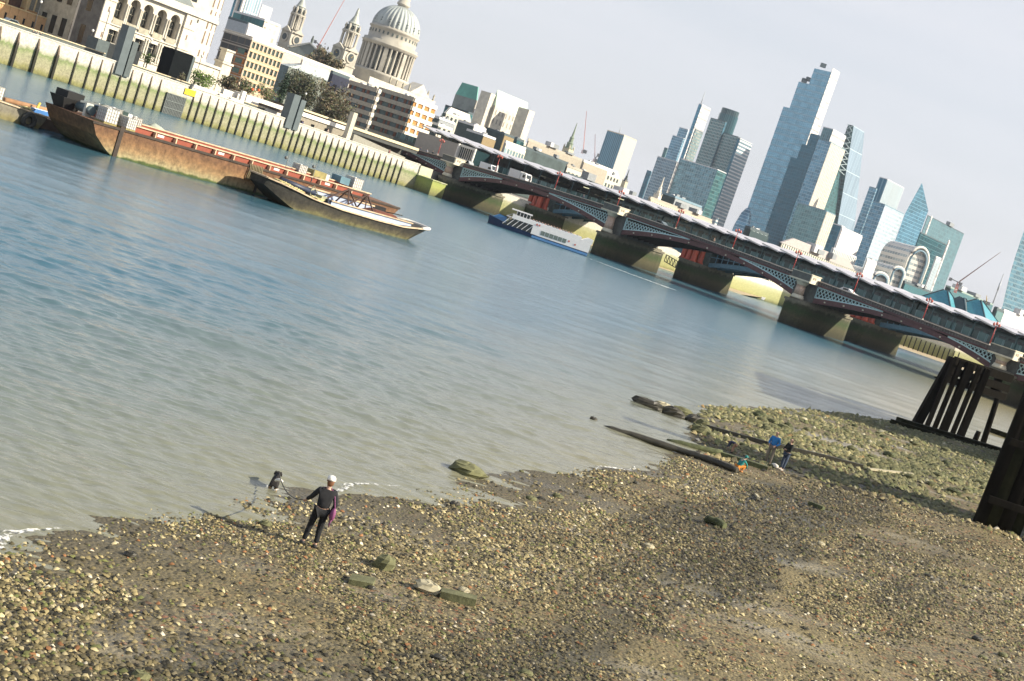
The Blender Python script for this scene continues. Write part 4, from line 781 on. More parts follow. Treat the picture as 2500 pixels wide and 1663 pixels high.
# pointed tower
pk = W(*r6(1375, 182), 1700); Cc = Vector((pk.x, pk.y, 0)); La = corner(Cc, EI, r6(1075, 880)); zl = W(*r6(1210, 480), 1700).z
Lm = corner(Cc, EI, r6(1212, 478)); Rm = corner(Cc, EE, r6(1436, 450)); zr_ = ray(*r6(1436, 450)).z/ray(*r6(1436, 450)).y*Rm.y+CAMH; zl = ray(*r6(1212, 478)).z/ray(*r6(1212, 478)).y*Lm.y+CAMH
pt = thing('pointed_tower', 'blue glass tower tapering to a sharp slanted point', 'tower', (pk.x, pk.y, 6.3))
mb = MB(); A = [(Lm.x, Lm.y), (Rm.x, Rm.y)]; bk = Lm+(Rm-Cc)
bot = [(Lm.x, Lm.y, 6.3), (Rm.x-(Rm.x-Cc.x)*.0, Rm.y, 6.3), (bk.x, bk.y, 6.3), (bk.x, bk.y, 6.3)]
l1 = (Lm.x, Lm.y, zl); r1 = (Rm.x, Rm.y, zr_); b1 = (bk.x, bk.y, zl); apex = (pk.x, pk.y, pk.z)
mb.poly([bot[0], bot[1], r1, l1]); mb.poly([l1, r1, apex]); mb.poly([bot[1], (bk.x, bk.y, 6.3), b1, r1]); mb.poly([r1, b1, apex]); mb.poly([(bk.x, bk.y, 6.3), bot[0], l1, b1]); mb.poly([b1, l1, apex]); mb.build('glass_wall', fmat('point_glass', (.09, .24, .34), (.14, .30, .40), 2.5, 4, .08, .12, var=.3, rough=.2, metal=.5), pt)
t, C, Rr, Ll, Z = two('ribbed_block', 'wide dark box tower with fine vertical ribs and a rooftop rail, right of the point', r6(1432, 500), r6(1428, 498), r6(1792, 628), 1550, Fvd, Fvd, rm=Rd, plant=1)
two('dark_block', 'plain dark teal block in front of the wide ribbed box tower', r6(1362, 662), r6(1355, 660), r6(1632, 732), 1300, fmat('teal_plain', (.02, .095, .115), (.03, .11, .13), 3, 4, .1, .15), fmat('teal_plain', (0, 0, 0), (0, 0, 0)), rm=Rd)
two('pale_column_block', 'narrow white edged slab at the right side of the dark teal block', r6(1512, 893), r6(1505, 890), r6(1560, 912), 1150, Fwh, Fvs, rm=Rw)
two('pale_column_block', 'thin white fin between the point and the ribbed box tower', r6(1466, 505), r6(1462, 503), r6(1474, 512), 1540, Fwh, Fwh, rm=Rw, zb=60)
two('pale_column_block', 'tall white fin along the right edge of the dark teal block', r6(1632, 738), r6(1626, 735), r6(1642, 744), 1290, Fwh, Fwh, rm=Rw)
# terraced curved buildings
def terrace(name, label, pl, pr, ptop, pbl, Y, n=9):
    L_ = W(*pl, Y); R__ = W(*pr, Y); T_ = W(*ptop, Y); hw = (R__.x-L_.x)/2; cx0 = (R__.x+L_.x)/2; zs = (L_.z+R__.z)/2-1; H_ = max(T_.z-zs, 3)
    t = thing(name, label, 'building', (cx0, Y, 6.3)); ang = .35; f = lambda p: Vector((cx0, Y, 0))+Vector((math.cos(ang)*p[0]-math.sin(ang)*p[1], math.sin(ang)*p[0]+math.cos(ang)*p[1], p[2]))
    def ring(k, y, dz=0): return [(-hw*k, y, 6.3), (-hw*k, y, zs+dz)]+[(-hw*k*math.cos(a), y, zs+dz+H_*k*math.sin(a)) for a in np.linspace(.1, math.pi-.1, 13)]+[(hw*k, y, zs+dz), (hw*k, y, 6.3)]
    mb = MB(f); mb.loft([ring(1, 0), ring(1, 30)]); mb.build('wall', fmat('terrace_white', (.33, .38, .38), (.74, .70, .62), 3, 3.6, .1, .55, metal=0), t)
    for k, y in ((1.03, -1.0), (.80, -1.6)):
        mb = MB(f); mb.path([(p[0], p[1], p[2]) for p in ring(k, y)], .9 if k > 1 else .7, 6); mb.build('arch_rib', mat('rib_cream', (.75, .72, .64), .6) if k > 1 else Rb, t)
terrace('curved_terrace_building', 'large white terraced building with a rounded top below the pointed tower', r6(1215, 900), r6(1435, 960), r6(1345, 795), r6(1200, 1150), 900)
terrace('curved_terrace_building', 'smaller blue white building with a rounded arch left of the large terraced one', r6(1065, 1020), r6(1208, 1055), r6(1140, 985), r6(1060, 1170), 880)
terrace('curved_terrace_building', 'lowest rounded blue roof left of the two arched white buildings', r6(880, 1070), r6(1052, 1130), r6(975, 1040), r6(880, 1150), 860)
two('office_block', 'blue stepped office terraces left of the large rounded white building', r6(1245, 930), r6(1125, 850), r6(1260, 935), 930, fmat('terrace_blue', (.08, .18, .22), (.35, .42, .43), 4, 3.4, .1, .4), Fb1, cat='building', rm=Rw)
# flared tower at right edge
a = W(2500, 563, 1350); b_ = W(*r6(2140, 1390), 1350); 
ft = thing('flared_tower', 'blue windowed tower that widens upward, cut by the right edge of the picture', 'tower', (b_.x+24, b_.y, 6.3))
mb = MB(); rings = []
for z in np.linspace(6.3, a.z+45, 12):
    u = (z-b_.z)/(a.z-b_.z); xl = b_.x+(a.x-b_.x)*max(u, 0)-1.5*math.sin(min(max(u, 0), 1)*math.pi); w_ = 52+10*max(u, 0)
    rings.append([(xl, b_.y, z), (xl+w_*.8, b_.y+14, z), (xl+w_, b_.y+50, z), (xl+14, b_.y+42, z)])
mb.loft(rings); mb.build('wall', fmat('walkie', (.08, .23, .31), (.25, .38, .43), 1.6, 4, .3, .28, var=.5, rough=.3, metal=.3), ft)
# gherkin flank: rounded tower left of the skyscraper
p = W(*r5(1195, 400), 1700); gt = thing('domed_tower', 'sliver of a rounded blue tower left of the tallest skyscraper', 'tower', (p.x, p.y, 6.3))
zt = W(*r5(1255, 210), 1700).z; mb = MB(); h = zt-6.3; rr = (W(*r5(1255, 300), 1700)-W(*r5(1130, 400), 1700)).x; mb.lathe((p.x+rr*.55, p.y+20, 6.3), [(rr*.95, 0), (rr, h*.4), (rr*.9, h*.65), (rr*.6, h*.88), (rr*.25, h*.98), (.5, h)], 24); mb.build('wall', Fb1, gt)
# pale box tower with a dark left side
t, C, Rr, Ll, Z = two('box_tower', 'boxy tower, blue left face and pale ribbed right face, standing left of the clusters', r3(2052, 710), r3(1892, 662), r3(2172, 762), 1500, fmat('box_blue', (.10, .22, .30), (.14, .27, .34), 2.2, 50, .3, .02, var=.25), fmat('box_pale', (.42, .44, .42), (.56, .55, .50), 2.2, 50, .5, .02, var=.1, metal=.1), rm=mat('roof_cream', (.6, .52, .38), .8))
mb = MB(); p = W(*r3(2003, 690), 1510); q = W(*r3(2010, 618), 1510); mb.tube((p.x, p.y, p.z), (p.x, p.y, q.z), .5, .3, 5); mb.build('mast', mat('mast_grey', (0, 0, 0)), t)
# glass tower and pale blocks top left
t, C, Rr, Ll, Z = two('glass_tower', 'dark blue tower with two white fins cut by the top edge left of the cathedral', z5(770, -420), z5(560, -500), z5(1040, -330), 1300, fmat('barb_blue', (.04, .19, .26), (.06, .22, .30), 3, 4, .05, .1), fmat('barb_light', (.30, .42, .48), (.5, .55, .58), 3, 40, .3, .02), rm=Rw)
f, L_ = face(Ll, C, 6, Z)
for u in (.45, .92): mb = MB(f); mb.box(L_*u-1, L_*u+1, .1, 2.5, 10, Z+2); mb.build('fin', M_pale, t)
block('pale_block', 'plain pale block rising behind the roofs left of the cathedral tower', z5(940, 112), z5(930, 110), z5(1142, 180), 900, mat('white_panel', (0, 0, 0)), rm=Rw)
two('stone_office', 'pale stone building with a dark side just left of the cathedral clock tower', z5(985, 400), z5(400, 235), z5(1305, 465), 620, Fdg, fmat('stone_win', (.45, .40, .33), (.66, .58, .48), 3, 3.6, .6, .5, metal=0), cat='building', rm=Rw)
two('grey_office', 'grey roof building behind the white curved tower', z5(660, 465), z5(300, 320), z5(690, 470), 560, mat('grey_panel', (.36, .40, .43), .7, var=.12), mat('grey_panel', (0, 0, 0)), cat='building', rm=Rd)
two('white_block', 'bright white roof block above the brick and stone office', z5(680, 482), z5(660, 475), z5(1105, 655), 520, mat('white_panel', (0, 0, 0)), mat('white_panel2', (.86, .84, .82), .6, var=.04), cat='building', rm=Rw)
# ================================================================ LEFT BANK BUILDINGS, CATHEDRAL, MID CITY
def arch_panel(mb, u0, u1, z0, z1, uc, hw, zb, zs, dep, n=10):
    """wall panel u0..u1, z0..z1 at depth 0 (outward = -y) with a round headed opening; reveals go back dep"""
    arc = [(uc-hw*math.cos(a), zs+hw*math.sin(a)) for a in np.linspace(0, math.pi, n+1)]
    mb.poly([(u0, 0, z0), (uc-hw, 0, z0), (uc-hw, 0, z1), (u0, 0, z1)]); mb.poly([(uc+hw, 0, z0), (u1, 0, z0), (u1, 0, z1), (uc+hw, 0, z1)])
    if zb > z0: mb.poly([(uc-hw, 0, z0), (uc+hw, 0, z0), (uc+hw, 0, zb), (uc-hw, 0, zb)])
    for (a, b), (c, d) in zip(arc, arc[1:]): mb.poly([(a, 0, b), (c, 0, d), (c, 0, z1), (a, 0, z1)]); mb.poly([(a, 0, b), (a, dep, b), (c, dep, d), (c, 0, d)])
    mb.poly([(uc-hw, 0, zb), (uc-hw, dep, zb), (uc-hw, dep, zs), (uc-hw, 0, zs)]); mb.poly([(uc+hw, 0, zb), (uc+hw, 0, zs), (uc+hw, dep, zs), (uc+hw, dep, zb)]); mb.poly([(uc-hw, 0, zb), (uc+hw, 0, zb), (uc+hw, dep, zb), (uc-hw, dep, zb)])
def efr(a0, b0):   # local frame on the embankment: u along, v inland, z
    return lambda p: Ef((a0+p[0], b0+p[1], p[2]))
M_port = mat('portland_white', (.62, .575, .48), .75, var=.2, scale=.5, bump=.02); M_portd = mat('portland_stained', (.40, .37, .28), .8, var=.3, scale=.6)
M_win = mat('window_dark', (.018, .022, .022), .25, var=.4); M_sash = mat('sash_cream', (.6, .55, .42), .6)
hall = thing('arched_hall', 'ornate white stone hall with a row of five tall round arches above square windows', 'building', Ef((56, 53, 6.3)))
f = efr(42.2, 45); LH = 27.5
for u0, u1 in ((0, 3.2), (24.0, 27.4)):
    mb = MB(f); mb.box(u0, u1, -.6, 10, 6.3, 24.3)
    for zz_ in (15.2, 20.6): mb.box(u0-.15, u1+.15, -.8, -.6, zz_, zz_+.4)
    mb.build('pavilion', M_port, hall)
mb = MB(f); bays = [(3.2, 6.3)]; cs = [4.9+.1, 9.0, 12.95, 17.2, 21.4]; ed = [3.2, 6.95, 10.95, 15.1, 19.3, 24.0]
for c, u0, u1 in zip(cs, ed, ed[1:]): arch_panel(mb, u0, u1, 15.6, 24.3, c, 1.45, 16.9, 21.5, 1.6)
for c, u0, u1 in zip(cs, ed, ed[1:]): # ground floor
    hw = 1.35; mb.poly([(u0, 0, 6.3), (c-hw, 0, 6.3), (c-hw, 0, 15.2), (u0, 0, 15.2)]); mb.poly([(c+hw, 0, 6.3), (u1, 0, 6.3), (u1, 0, 15.2), (c+hw, 0, 15.2)]); mb.poly([(c-hw, 0, 6.3), (c+hw, 0, 6.3), (c+hw, 0, 11.0), (c-hw, 0, 11.0)]); mb.poly([(c-hw, 0, 14.1), (c+hw, 0, 14.1), (c+hw, 0, 15.2), (c-hw, 0, 15.2)])
    mb.poly([(c+hw, 0, 11), (c+hw, 1, 11), (c+hw, 1, 14.1), (c+hw, 0, 14.1)]); mb.poly([(c-hw, 0, 11), (c-hw, 0, 14.1), (c-hw, 1, 14.1), (c-hw, 1, 11)])
mb.build('wall', M_port, hall)
mb = MB(f); mb.box(3.2, 24, 1.65, 10, 6.3, 24.2); mb.build('inner_wall', mat('recess_shade_stone', (.27, .235, .17), .85, var=.3), hall)  # stone darkened to put the shade of the recess into its colour
mb = MB(f); mb.box(3.2, 24.0, -.35, 0, 15.2, 15.6); mb.box(3.2, 24, -.5, 0, 24.3, 24.9); mb.box(-.4, 27.8, -1.1, -.5, 24.3, 24.9); mb.box(-.1, 27.5, -.7, -.1, 24.9, 26.1); mb.box(-.5, 0, -1.0, 10, 24.3, 24.9); mb.box(3.2, 24, -.3, 0, 9.3, 9.7); mb.build('cornice', M_port, hall)
for c in cs:
    for dx in (-.62, .62):
        mb = MB(f); arc = [(c+dx-.57*math.cos(a), 20.5+.57*math.sin(a)) for a in np.linspace(0, math.pi, 7)]; mb.poly([(c+dx-.57, 1.6, 17.2)]+[(x, 1.6, z) for x, z in arc]+[(c+dx+.57, 1.6, 17.2)]); w_ = mb.build('window', M_win, hall)
        mb = MB(f); mb.box(c+dx-.03, c+dx+.03, 1.53, 1.58, 17.6, 20.7); mb.box(c+dx-.5, c+dx+.5, 1.53, 1.58, 19.0, 19.1); o = mb.build('window_frame', M_sash, hall)
    mb = MB(f); mb.lathe((c, 1.55, 21.4), [(.42, -.02), (.42, .02)], 12); mb.v = [tuple(x) for x in mb.v]; mb.build('roundel', M_win, hall)
    mb = MB(f); mb.box(c-1.45, c+1.45, -.45, -.02, 15.61, 16.95); mb.build('balustrade', M_portd, hall)
    for dx in (-1.75, 1.75):
        mb = MB(f); mb.lathe((c+dx, -.28, 16.2), [(.27, 0), (.24, .2), (.21, 4.6), (.34, 5.0)], 8); mb.build('column', M_port, hall)
    for dx in (-.68, .68):
        mb = MB(f); mb.box(c+dx-.58, c+dx+.58, .95, 1.0, 11.2, 13.8); mb.build('window', M_win, hall)
        mb = MB(f); mb.box(c+dx-.03, c+dx+.03, .88, .93, 11.2, 13.8); mb.box(c+dx-.58, c+dx+.58, .88, .93, 12.9, 13.0); mb.build('window_frame', M_sash, hall)
    for dx in (-1.75, 1.75):
        mb = MB(f); mb.lathe((c+dx, -.2, 9.7), [(.32, 0), (.24, .25), (.22, 4.7), (.34, 5.1)], 8); mb.build('column', M_port, hall)
for u in (1.6, 25.7):
    for z in (11.5, 17.8, 21.8): mb = MB(f); mb.box(u-.2, u+.2, -.64, -.605, z, z+1.3); mb.build('slit_window', mat('slit_brown', (.20, .14, .10), .8), hall)
mb = MB(f)
mb.prism([(0, 0.02), (27.4, .02), (27.4, 14), (0, 14)], 24.905, 31, pts2=[(3, 5), (24, 5), (24, 9), (3, 9)]); mb.build('roof', mat('slate', (.16, .18, .17), .7), hall)
side = MB(Ef); side.box(42.6, 69, 55.2, 75, 6.3, 24); side.build('rear_wing', M_portd, hall)
mb = MB(Ef)
for b0 in (48, 52.5, 57, 61.5, 66): 
    for z0, z1 in ((8.5, 13), (16.5, 20.5), (21.8, 23.6)):
        mb = MB(Ef); mb.box(42.15, 42.19, b0+1, b0+3.2, z0, z1) if b0 < 52 else mb.box(42.55, 42.59, b0+1, b0+3.2, z0, z1); mb.build('side_window', M_win, hall)
# dark neighbouring wing seen edge on between the brick building and the hall
two('dark_wing', 'dark stone wing in shade between the orange gabled house and the white hall', (272, -62), (222, -80), (280, -60), 346, mat('dark_wing_stone', (.13, .125, .11), .85, var=.35, scale=.5, bump=.03), mat('dark_wing_stone', (0, 0, 0)), cat='building', rm=mat('slate', (0, 0, 0)))  # same dark stone on both faces
# ---- white curved corner tower
tw = thing('curved_tower', 'tall white stone tower with rows of slit windows rising past the top edge', 'tower', Ef((86, 68, 6.3)))
mb = MB(Ef); ring = [(77.5, 78), (77.5, 60), (84.5, 60)]+[(84.5+7.6*math.sin(a), 67.6-7.6*math.cos(a)) for a in np.linspace(.15, math.pi/2, 8)]+[(92.1, 78)]
mb.prism(ring, 6.3, 42); mb.build('wall', M_port, tw)
mb = MB(Ef); mb.prism([(x+(.5 if i > 2 else 0), y-(.4 if 0 < i < 6 else 0)) for i, (x, y) in enumerate(ring)], 25.0, 26.0); mb.prism([(76.5, 59), (90, 59)]+[(90+6*math.sin(a), 65-6*math.cos(a)) for a in np.linspace(.2, math.pi/2, 5)]+[(96, 76), (76.5, 76)], 6.3, 13.6); mb.prism([(76.2, 58.6), (90, 58.6)]+[(90+6.5*math.sin(a), 65-6.5*math.cos(a)) for a in np.linspace(.2, math.pi/2, 5)]+[(96.4, 76), (76.2, 76)], 13.603, 14.3); mb.build('cornice', M_port, tw)
for z0, z1 in ((15.2, 17), (18.8, 22.3), (22.9, 24.9), (27.0, 28.2), (29, 33), (34, 38)):
    for a in (.35, .75, 1.15): 
        cx_, cy_ = 84.5+7.62*math.sin(a), 67.6-7.62*math.cos(a); mb = MB(Ef); mb.rbox((cx_, cy_, z0), .42, .12, z1-z0, a); mb.build('slit_window', MATS['slit_brown'], tw)
    mb = MB(Ef); mb.box(85.0, 85.4, 59.94, 59.98, z0, z1); mb.build('slit_window', MATS['slit_brown'], tw)
for z0, z1 in ((28.5, 31), (24.8, 27)): mb = MB(Ef); mb.box(77.9, 79.6, 59.9, 59.97, z0, z1); mb.build('window', M_win, tw)
mb = MB(Ef); mb.box(81, 82, 59.9, 59.97, 23.6, 24.5); mb.build('window', M_win, tw)
tr_ = MB(Ef); 
# ---- orange and cream gabled building
gb = thing('gabled_house', 'orange brick and cream stone gothic building with gabled bays at the far left', 'building', Ef((30, 80, 6.3)))
M_org = mat('brick_orange', (.50, .25, .10), .85, var=.15, scale=1.5, bump=.01); M_crs = mat('stone_honey', (.66, .50, .26), .8, var=.14, scale=1); M_dbr = mat('brick_dark', (.11, .055, .035), .85, var=.3)
mb = MB(Ef); mb.box(-30, 46.8, 73.5, 95, 6.3, 21); mb.build('wall', M_dbr, gb)
mb = MB(Ef)
for k in range(22): a = 46.9-2.45*(k+1); mb.prism([(a+.12, 66.6), (a+2.33, 66.6), (a+2.33, 73.4), (a+.12, 73.4)], 6.3, 11.5)
mb.box(-8, 46.9, 66.7, 73.4, 6.3, 11.3); mb.build('screen_wall', mat('terracotta_pale', (.62, .38, .18), .8, var=.12), gb)
mb = MB(Ef); mb.box(-8, 46.95, 66.4, 67.0, 11.5, 11.8); mb.build('coping', M_crs, gb)
for k in range(8): a = 46.3-2.45*(k+.9)-.6*k*.2; mb = MB(Ef); mb.box(a, a+.55, 66.55, 66.59, 8.3, 9.8); mb.build('doorway', M_win, gb)
def gable_bay(a0, a1, zt, za, b=70, tag_=0):
    mb = MB(Ef); m_ = (a0+a1)/2; mb.prism([(a0, b), (a1, b), (a1, b+9), (a0, b+9)], 6.3, 12.2); mb.build('bay_base', M_org, gb)
    mb = MB(Ef); mb.box(a0, a1, b-.05, b+9, 12.203, zt); mb.loft([[(a0, y, zt), (m_, y, za), (a1, y, zt)] for y in (b-.05, b+9)]); mb.build('bay', M_crs, gb)
    mb = MB(Ef)
    for x in (a0-.25, a1-.25): mb.box(x, x+.5, b-.4, b+.3, 6.3, zt+.6); mb.prism([(x, b-.4), (x+.5, b-.4), (x+.5, b+.3), (x, b+.3)], zt+.603, zt+2.3, pts2=[(x+.25, b)]*4)
    for y0 in (a0, m_):
        mb.beam((a0, b-.2, zt), (m_, b-.2, za+.15), .35) if y0 == a0 else mb.beam((m_, b-.2, za+.15), (a1, b-.2, zt), .35)
    mb.build('pinnacle', M_crs, gb)
    mb = MB(Ef); w_ = (a1-a0)
    for x0 in (a0+w_*.2, a0+w_*.56): 
        mb = MB(Ef); mb.box(x0, x0+w_*.26, b-.12, b-.06, 12.3, zt-.4); mb.build('window', mat('window_lead', (.22, .21, .17), .4, var=.4, scale=3), gb)
    mb = MB(Ef); mb.box(a0+w_*.3, a0+w_*.66, b-.06, b-.01, 8.4, 10.2); mb.build('window', MATS['window_lead'], gb)
    mb = MB(Ef); mb.box(a0+w_*.24, a0+w_*.3, b-.14, b-.01, 6.5, 10.5); mb.box(a0+w_*.66, a0+w_*.72, b-.14, b-.01, 6.5, 10.5); mb.box(a0+w_*.24, a0+w_*.72, b-.14, b-.01, 10.2, 10.9); mb.box(a0+w_*.46, a0+w_*.56, b-.16, b-.06, 12.2, zt); mb.box(a0, a1, b-.2, b-.06, zt-.3, zt); mb.build('window_surround', M_crs, gb)
gable_bay(47.3, 52.7, 15.0, 18.4); gable_bay(38.9, 43.3, 17.5, 20.6, 71); gable_bay(27.5, 33.5, 17.5, 20.8, 71); gable_bay(15, 21, 17.5, 20.8, 71)
mb = MB(Ef); mb.prism([(-30, 73.5), (52, 73.5), (52, 92), (-30, 92)], 21.003 if False else 21.0, 26, pts2=[(-28, 81), (50, 81), (50, 84), (-28, 84)]); mb.build('roof', mat('roof_brown2', (.16, .10, .07), .8), gb)
# ---- brick and stone office with punched windows
of, Cc, Rr, Ll, Z = block('grid_office', 'cream stone and orange brick office with a grid of small dark windows', (616, 97), (548, 77), (692, 130), 425, fmat('office_dark', (.025, .03, .035), (.12, .10, .085), 3.4, 3.7, .14, .2, var=.4, rough=.3, metal=0), rm=M_pale)
f, L_ = face(Cc, Rr, 6, Z); rows = 5; fh = (Z-11.0)/rows; M_ofs = mat('office_stone', (.54, .42, .31), .8, var=.1)
nc = 8; cw = L_/nc
mb = MB(f); ops = []
for r_ in range(rows+1):
    z0 = 11.0+r_*fh; mb.box(-.25, L_, 0.01, .35, z0-.55, z0+.55 if r_ < rows else z0)
for c in range(nc+1): mb.box(max(-.25, c*cw-.28), min(c*cw+.28, L_), .01, .30, 8, Z-.02)
mb.box(-.25, L_, 0.01, .3, 6.4, 10.5)
mb.build('facade_grid', M_ofs, of)
for r_ in range(rows):
    for c in range(nc):
        z0 = 11.0+r_*fh; mb = MB(f); mb.box(c*cw+.3, (c+1)*cw-.3, .012, .05, z0+.57, z0+fh-.57); mb.build('window', mat('office_glass', (.05, .08, .07), .2, var=.6, scale=.4), of)
mb = MB(f)
for r_ in range(rows): 
    z0 = 11.0+r_*fh; mb.box(-.27, L_, .351, .42, z0+.35, z0+.5)
    mb.box(-.27, L_, .351, .42, z0-.5, z0-.35)
mb.build('string_course', M_crs, of)
g, Lg = face(Ll, Cc, 6, Z); mb = MB(g); mb.box(Lg-5.2, Lg-.3, .01, .3, 9, Z-4.2); mb.build('brick_corner', mat('brick_red_office', (.45, .19, .07), .85), of)
for r_ in range(4): z0 = 11.4+r_*fh; mb = MB(g); mb.box(Lg-4.4, Lg-1.2, .305, .35, z0+.5, z0+fh-.9); mb.build('window', mat('office_green', (.06, .13, .10), .2), of)
mb = MB(g)
for r_ in range(6): z0 = 11.0+r_*fh; mb.box(0, Lg, .36, .5, z0-.25, z0+.1); mb.box(0, Lg, .36, .5, z0+.6, z0+.75)
mb.build('balcony_rail', mat('rail_grey', (.42, .38, .33), .6), of)
lb = thing('stone_lodge', 'small two tier cream stone turret in front of the dark office side', 'building', W(548, 150, 405)); lb['_w'] = tuple(lb.location)
p = W(550, 143, 405); mb = MB(); mb.rbox((p.x, p.y, 6.3), 3.4, 3.4, p.z-6.3-1.5, math.atan2(.8, .6)); mb.build('wall', M_port, lb); mb = MB(); mb.rbox((p.x, p.y, p.z-1.5), 4.0, 4.0, .6, math.atan2(.8, .6)); mb.rbox((p.x, p.y, p.z-.8), 2.6, 2.6, 3.0, math.atan2(.8, .6)); mb.rbox((p.x, p.y, p.z+2.2), 3.2, 3.2, .5, math.atan2(.8, .6)); mb.build('upper_tier', M_port, lb)
# ---- long grey building behind trees and pale roofs
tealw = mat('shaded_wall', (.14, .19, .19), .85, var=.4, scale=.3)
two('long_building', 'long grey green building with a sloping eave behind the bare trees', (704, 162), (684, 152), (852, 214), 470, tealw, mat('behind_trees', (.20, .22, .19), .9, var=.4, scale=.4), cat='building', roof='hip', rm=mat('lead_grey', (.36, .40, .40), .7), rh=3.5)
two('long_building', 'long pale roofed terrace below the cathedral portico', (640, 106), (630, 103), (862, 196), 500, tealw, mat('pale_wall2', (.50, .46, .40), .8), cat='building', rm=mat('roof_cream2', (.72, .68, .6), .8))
two('roof_pavilion', 'beige rooftop storey on the long grey building', z5(1712, 1135), z5(1700, 1130), z5(2070, 1275), 476, M_portd, mat('beige_panel', (.56, .52, .46), .8), cat='building', rm=M_pale, zb=18)
two('roof_pavilion', 'navy blue glazed rooftop storey between the long building and the brick offices', (812, 180), (806, 178), (852, 196), 462, mat('navy', (.008, .012, .035), .5), mat('navy', (0, 0, 0)), cat='building', rm=Rd, zb=19.5)
# ---- striped brick offices
def striped(name, label, mid, left, right, Y, floors, zb0, topn=1):
    t, C, Rr, Ll, Z = block(name, label, mid, left, right, Y, mat('stripe_stone', (.34, .33, .28), .85, var=.2), rm=mat('lead_grey', (0, 0, 0)), plant=2)
    for A, B_, nm, m1, m2, nb in ((Ll, C, 'shade', mat('brick_shade', (.16, .07, .045), .85, var=.3), mat('office_glass2', (.05, .09, .10), .2, var=.4), 17), (C, Rr, 'sun', mat('brick_sun', (.52, .24, .07), .85, var=.15), mat('stripe_white', (.74, .70, .6), .7), 4)):  # brick and band colours differ per face: sun and shade painted in
        f, L_ = face(A, B_, 6, Z); fh = (Z-zb0)/floors
        if nm == 'shade': n_ = max(6, int(L_/1.9))
        else: n_ = 10
        cw = L_/n_
        for r_ in range(floors):
            z0 = zb0+r_*fh+.9; z1 = zb0+(r_+1)*fh-.45
            mb = MB(f); mb.box(.05, L_-.05, .01, .12, z0, z1); mb.cur = 1
            for c in range(n_):
                if nm == 'shade' and c % 3 != 2: mb.box(c*cw+.08, c*cw+cw*.55, .1, .3, z0, z1)
                elif nm == 'sun' and c % 3 == 1: mb.box(c*cw, c*cw+cw*.8, .1, .45, z0, z1)
            mb.build('window_band', [m2 if nm == 'shade' else m1, m1 if nm == 'shade' else MATS['stripe_white']], t)
            mb = MB(f); mb.box(-.1, L_+.1, .02, .5, z1+.003, z0+fh-.003); mb.build('spandrel', mat('stripe_shade', (.40, .36, .29), .85) if nm == 'shade' else MATS['stripe_white'], t)
    return t, C, Rr, Ll, Z
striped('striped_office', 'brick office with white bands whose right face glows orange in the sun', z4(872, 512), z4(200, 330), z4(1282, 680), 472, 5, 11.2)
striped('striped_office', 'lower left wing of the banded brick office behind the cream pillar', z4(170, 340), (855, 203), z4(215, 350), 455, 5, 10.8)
# ---- pediment building behind
mb = MB(); pb = thing('pediment_building', 'ornate pale stone building with a small pediment and chimney statues behind the brick office', 'building', W(960, 230, 560)); pb['_w'] = tuple(pb.location)
t, C, Rr, Ll, Z = block('pediment_building', '', z4(20, 95), z4(0, 90), z4(1250, 610), 560, M_port, parent=pb, rm=M_port)
f, L_ = face(C, Rr, 6, Z); 
u0 = L_*.60; mb = MB(f); mb.loft([[(u0, y, Z+.9), (u0+6, y, Z+5.5), (u0+12, y, Z+.9)] for y in (-6, .1)]); mb.build('pediment', M_port, pb)
for k, u in enumerate(np.linspace(L_*.3, L_*.98, 8)):
    mb = MB(f); mb.lathe((u, -.8, Z+.9), [(.45, 0), (.3, 1), (.45, 1.8), (.12, 2.6+(.7 if k % 3 == 0 else 0))], 6); mb.build('finial', M_portd, pb)
for k in range(12): u = L_*(.1+.07*k); mb = MB(f); mb.box(u, u+1.2, .01, .05, Z-4.5, Z-2); mb.build('window', M_win, pb)
# ---- cathedral
YC = 900.0
ctd = thing('cathedral', 'great domed stone cathedral with a columned drum and two clock towers', 'cathedral', W(935, 200, YC)); ctd['_w'] = tuple(ctd.location)
M_cs = mat('cathedral_stone', (.44, .41, .34), .8, var=.25, scale=.12); M_lead = mat('dome_lead', (.36, .39, .37), .55, var=.35, scale=.12, stretch=(1, 1, .15)); M_cd = mat('cathedral_dark', (.09, .11, .10), .8)
ax_ = W(933, 175, YC); X0, zL = ax_.x, lambda x, y: W(x, y, YC).z
mpp = 1/ (FPX)*YC/1.0*1.0
zpod = zL(928, 178); zent = zL(944, 120); ztopd = zL(948, 68); zdome = zL(970, 12); zbase = zL(917, 214)
Rc = 16.6
mb = MB(); mb.lathe((X0, YC, 0), [(Rc+1, 10), (Rc+1, zpod-2.2), (Rc+1.6, zpod-1.6), (Rc+1.6, zpod-.6), (Rc+.6, zpod)], 48); mb.build('podium', M_cs, ctd)
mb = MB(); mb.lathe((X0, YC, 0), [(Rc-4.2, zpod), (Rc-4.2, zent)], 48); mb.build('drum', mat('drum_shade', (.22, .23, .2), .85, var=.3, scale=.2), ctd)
for k in range(32):
    th = 2*math.pi*k/32+.05; x, y = X0+Rc*math.cos(th), YC+Rc*math.sin(th)
    if k % 4 == 0: mb = MB(); mb.rbox((X0+(Rc-1.8)*math.cos(th), YC+(Rc-1.8)*math.sin(th), zpod), 4.4, 2.6, zent-zpod, th); mb.build('pier', M_cs, ctd)
    else: mb = MB(); mb.lathe((x, y, zpod), [(.95, 0), (.75, .6), (.66, zent-zpod-1), (.95, zent-zpod)], 8); mb.build('column', M_cs, ctd)
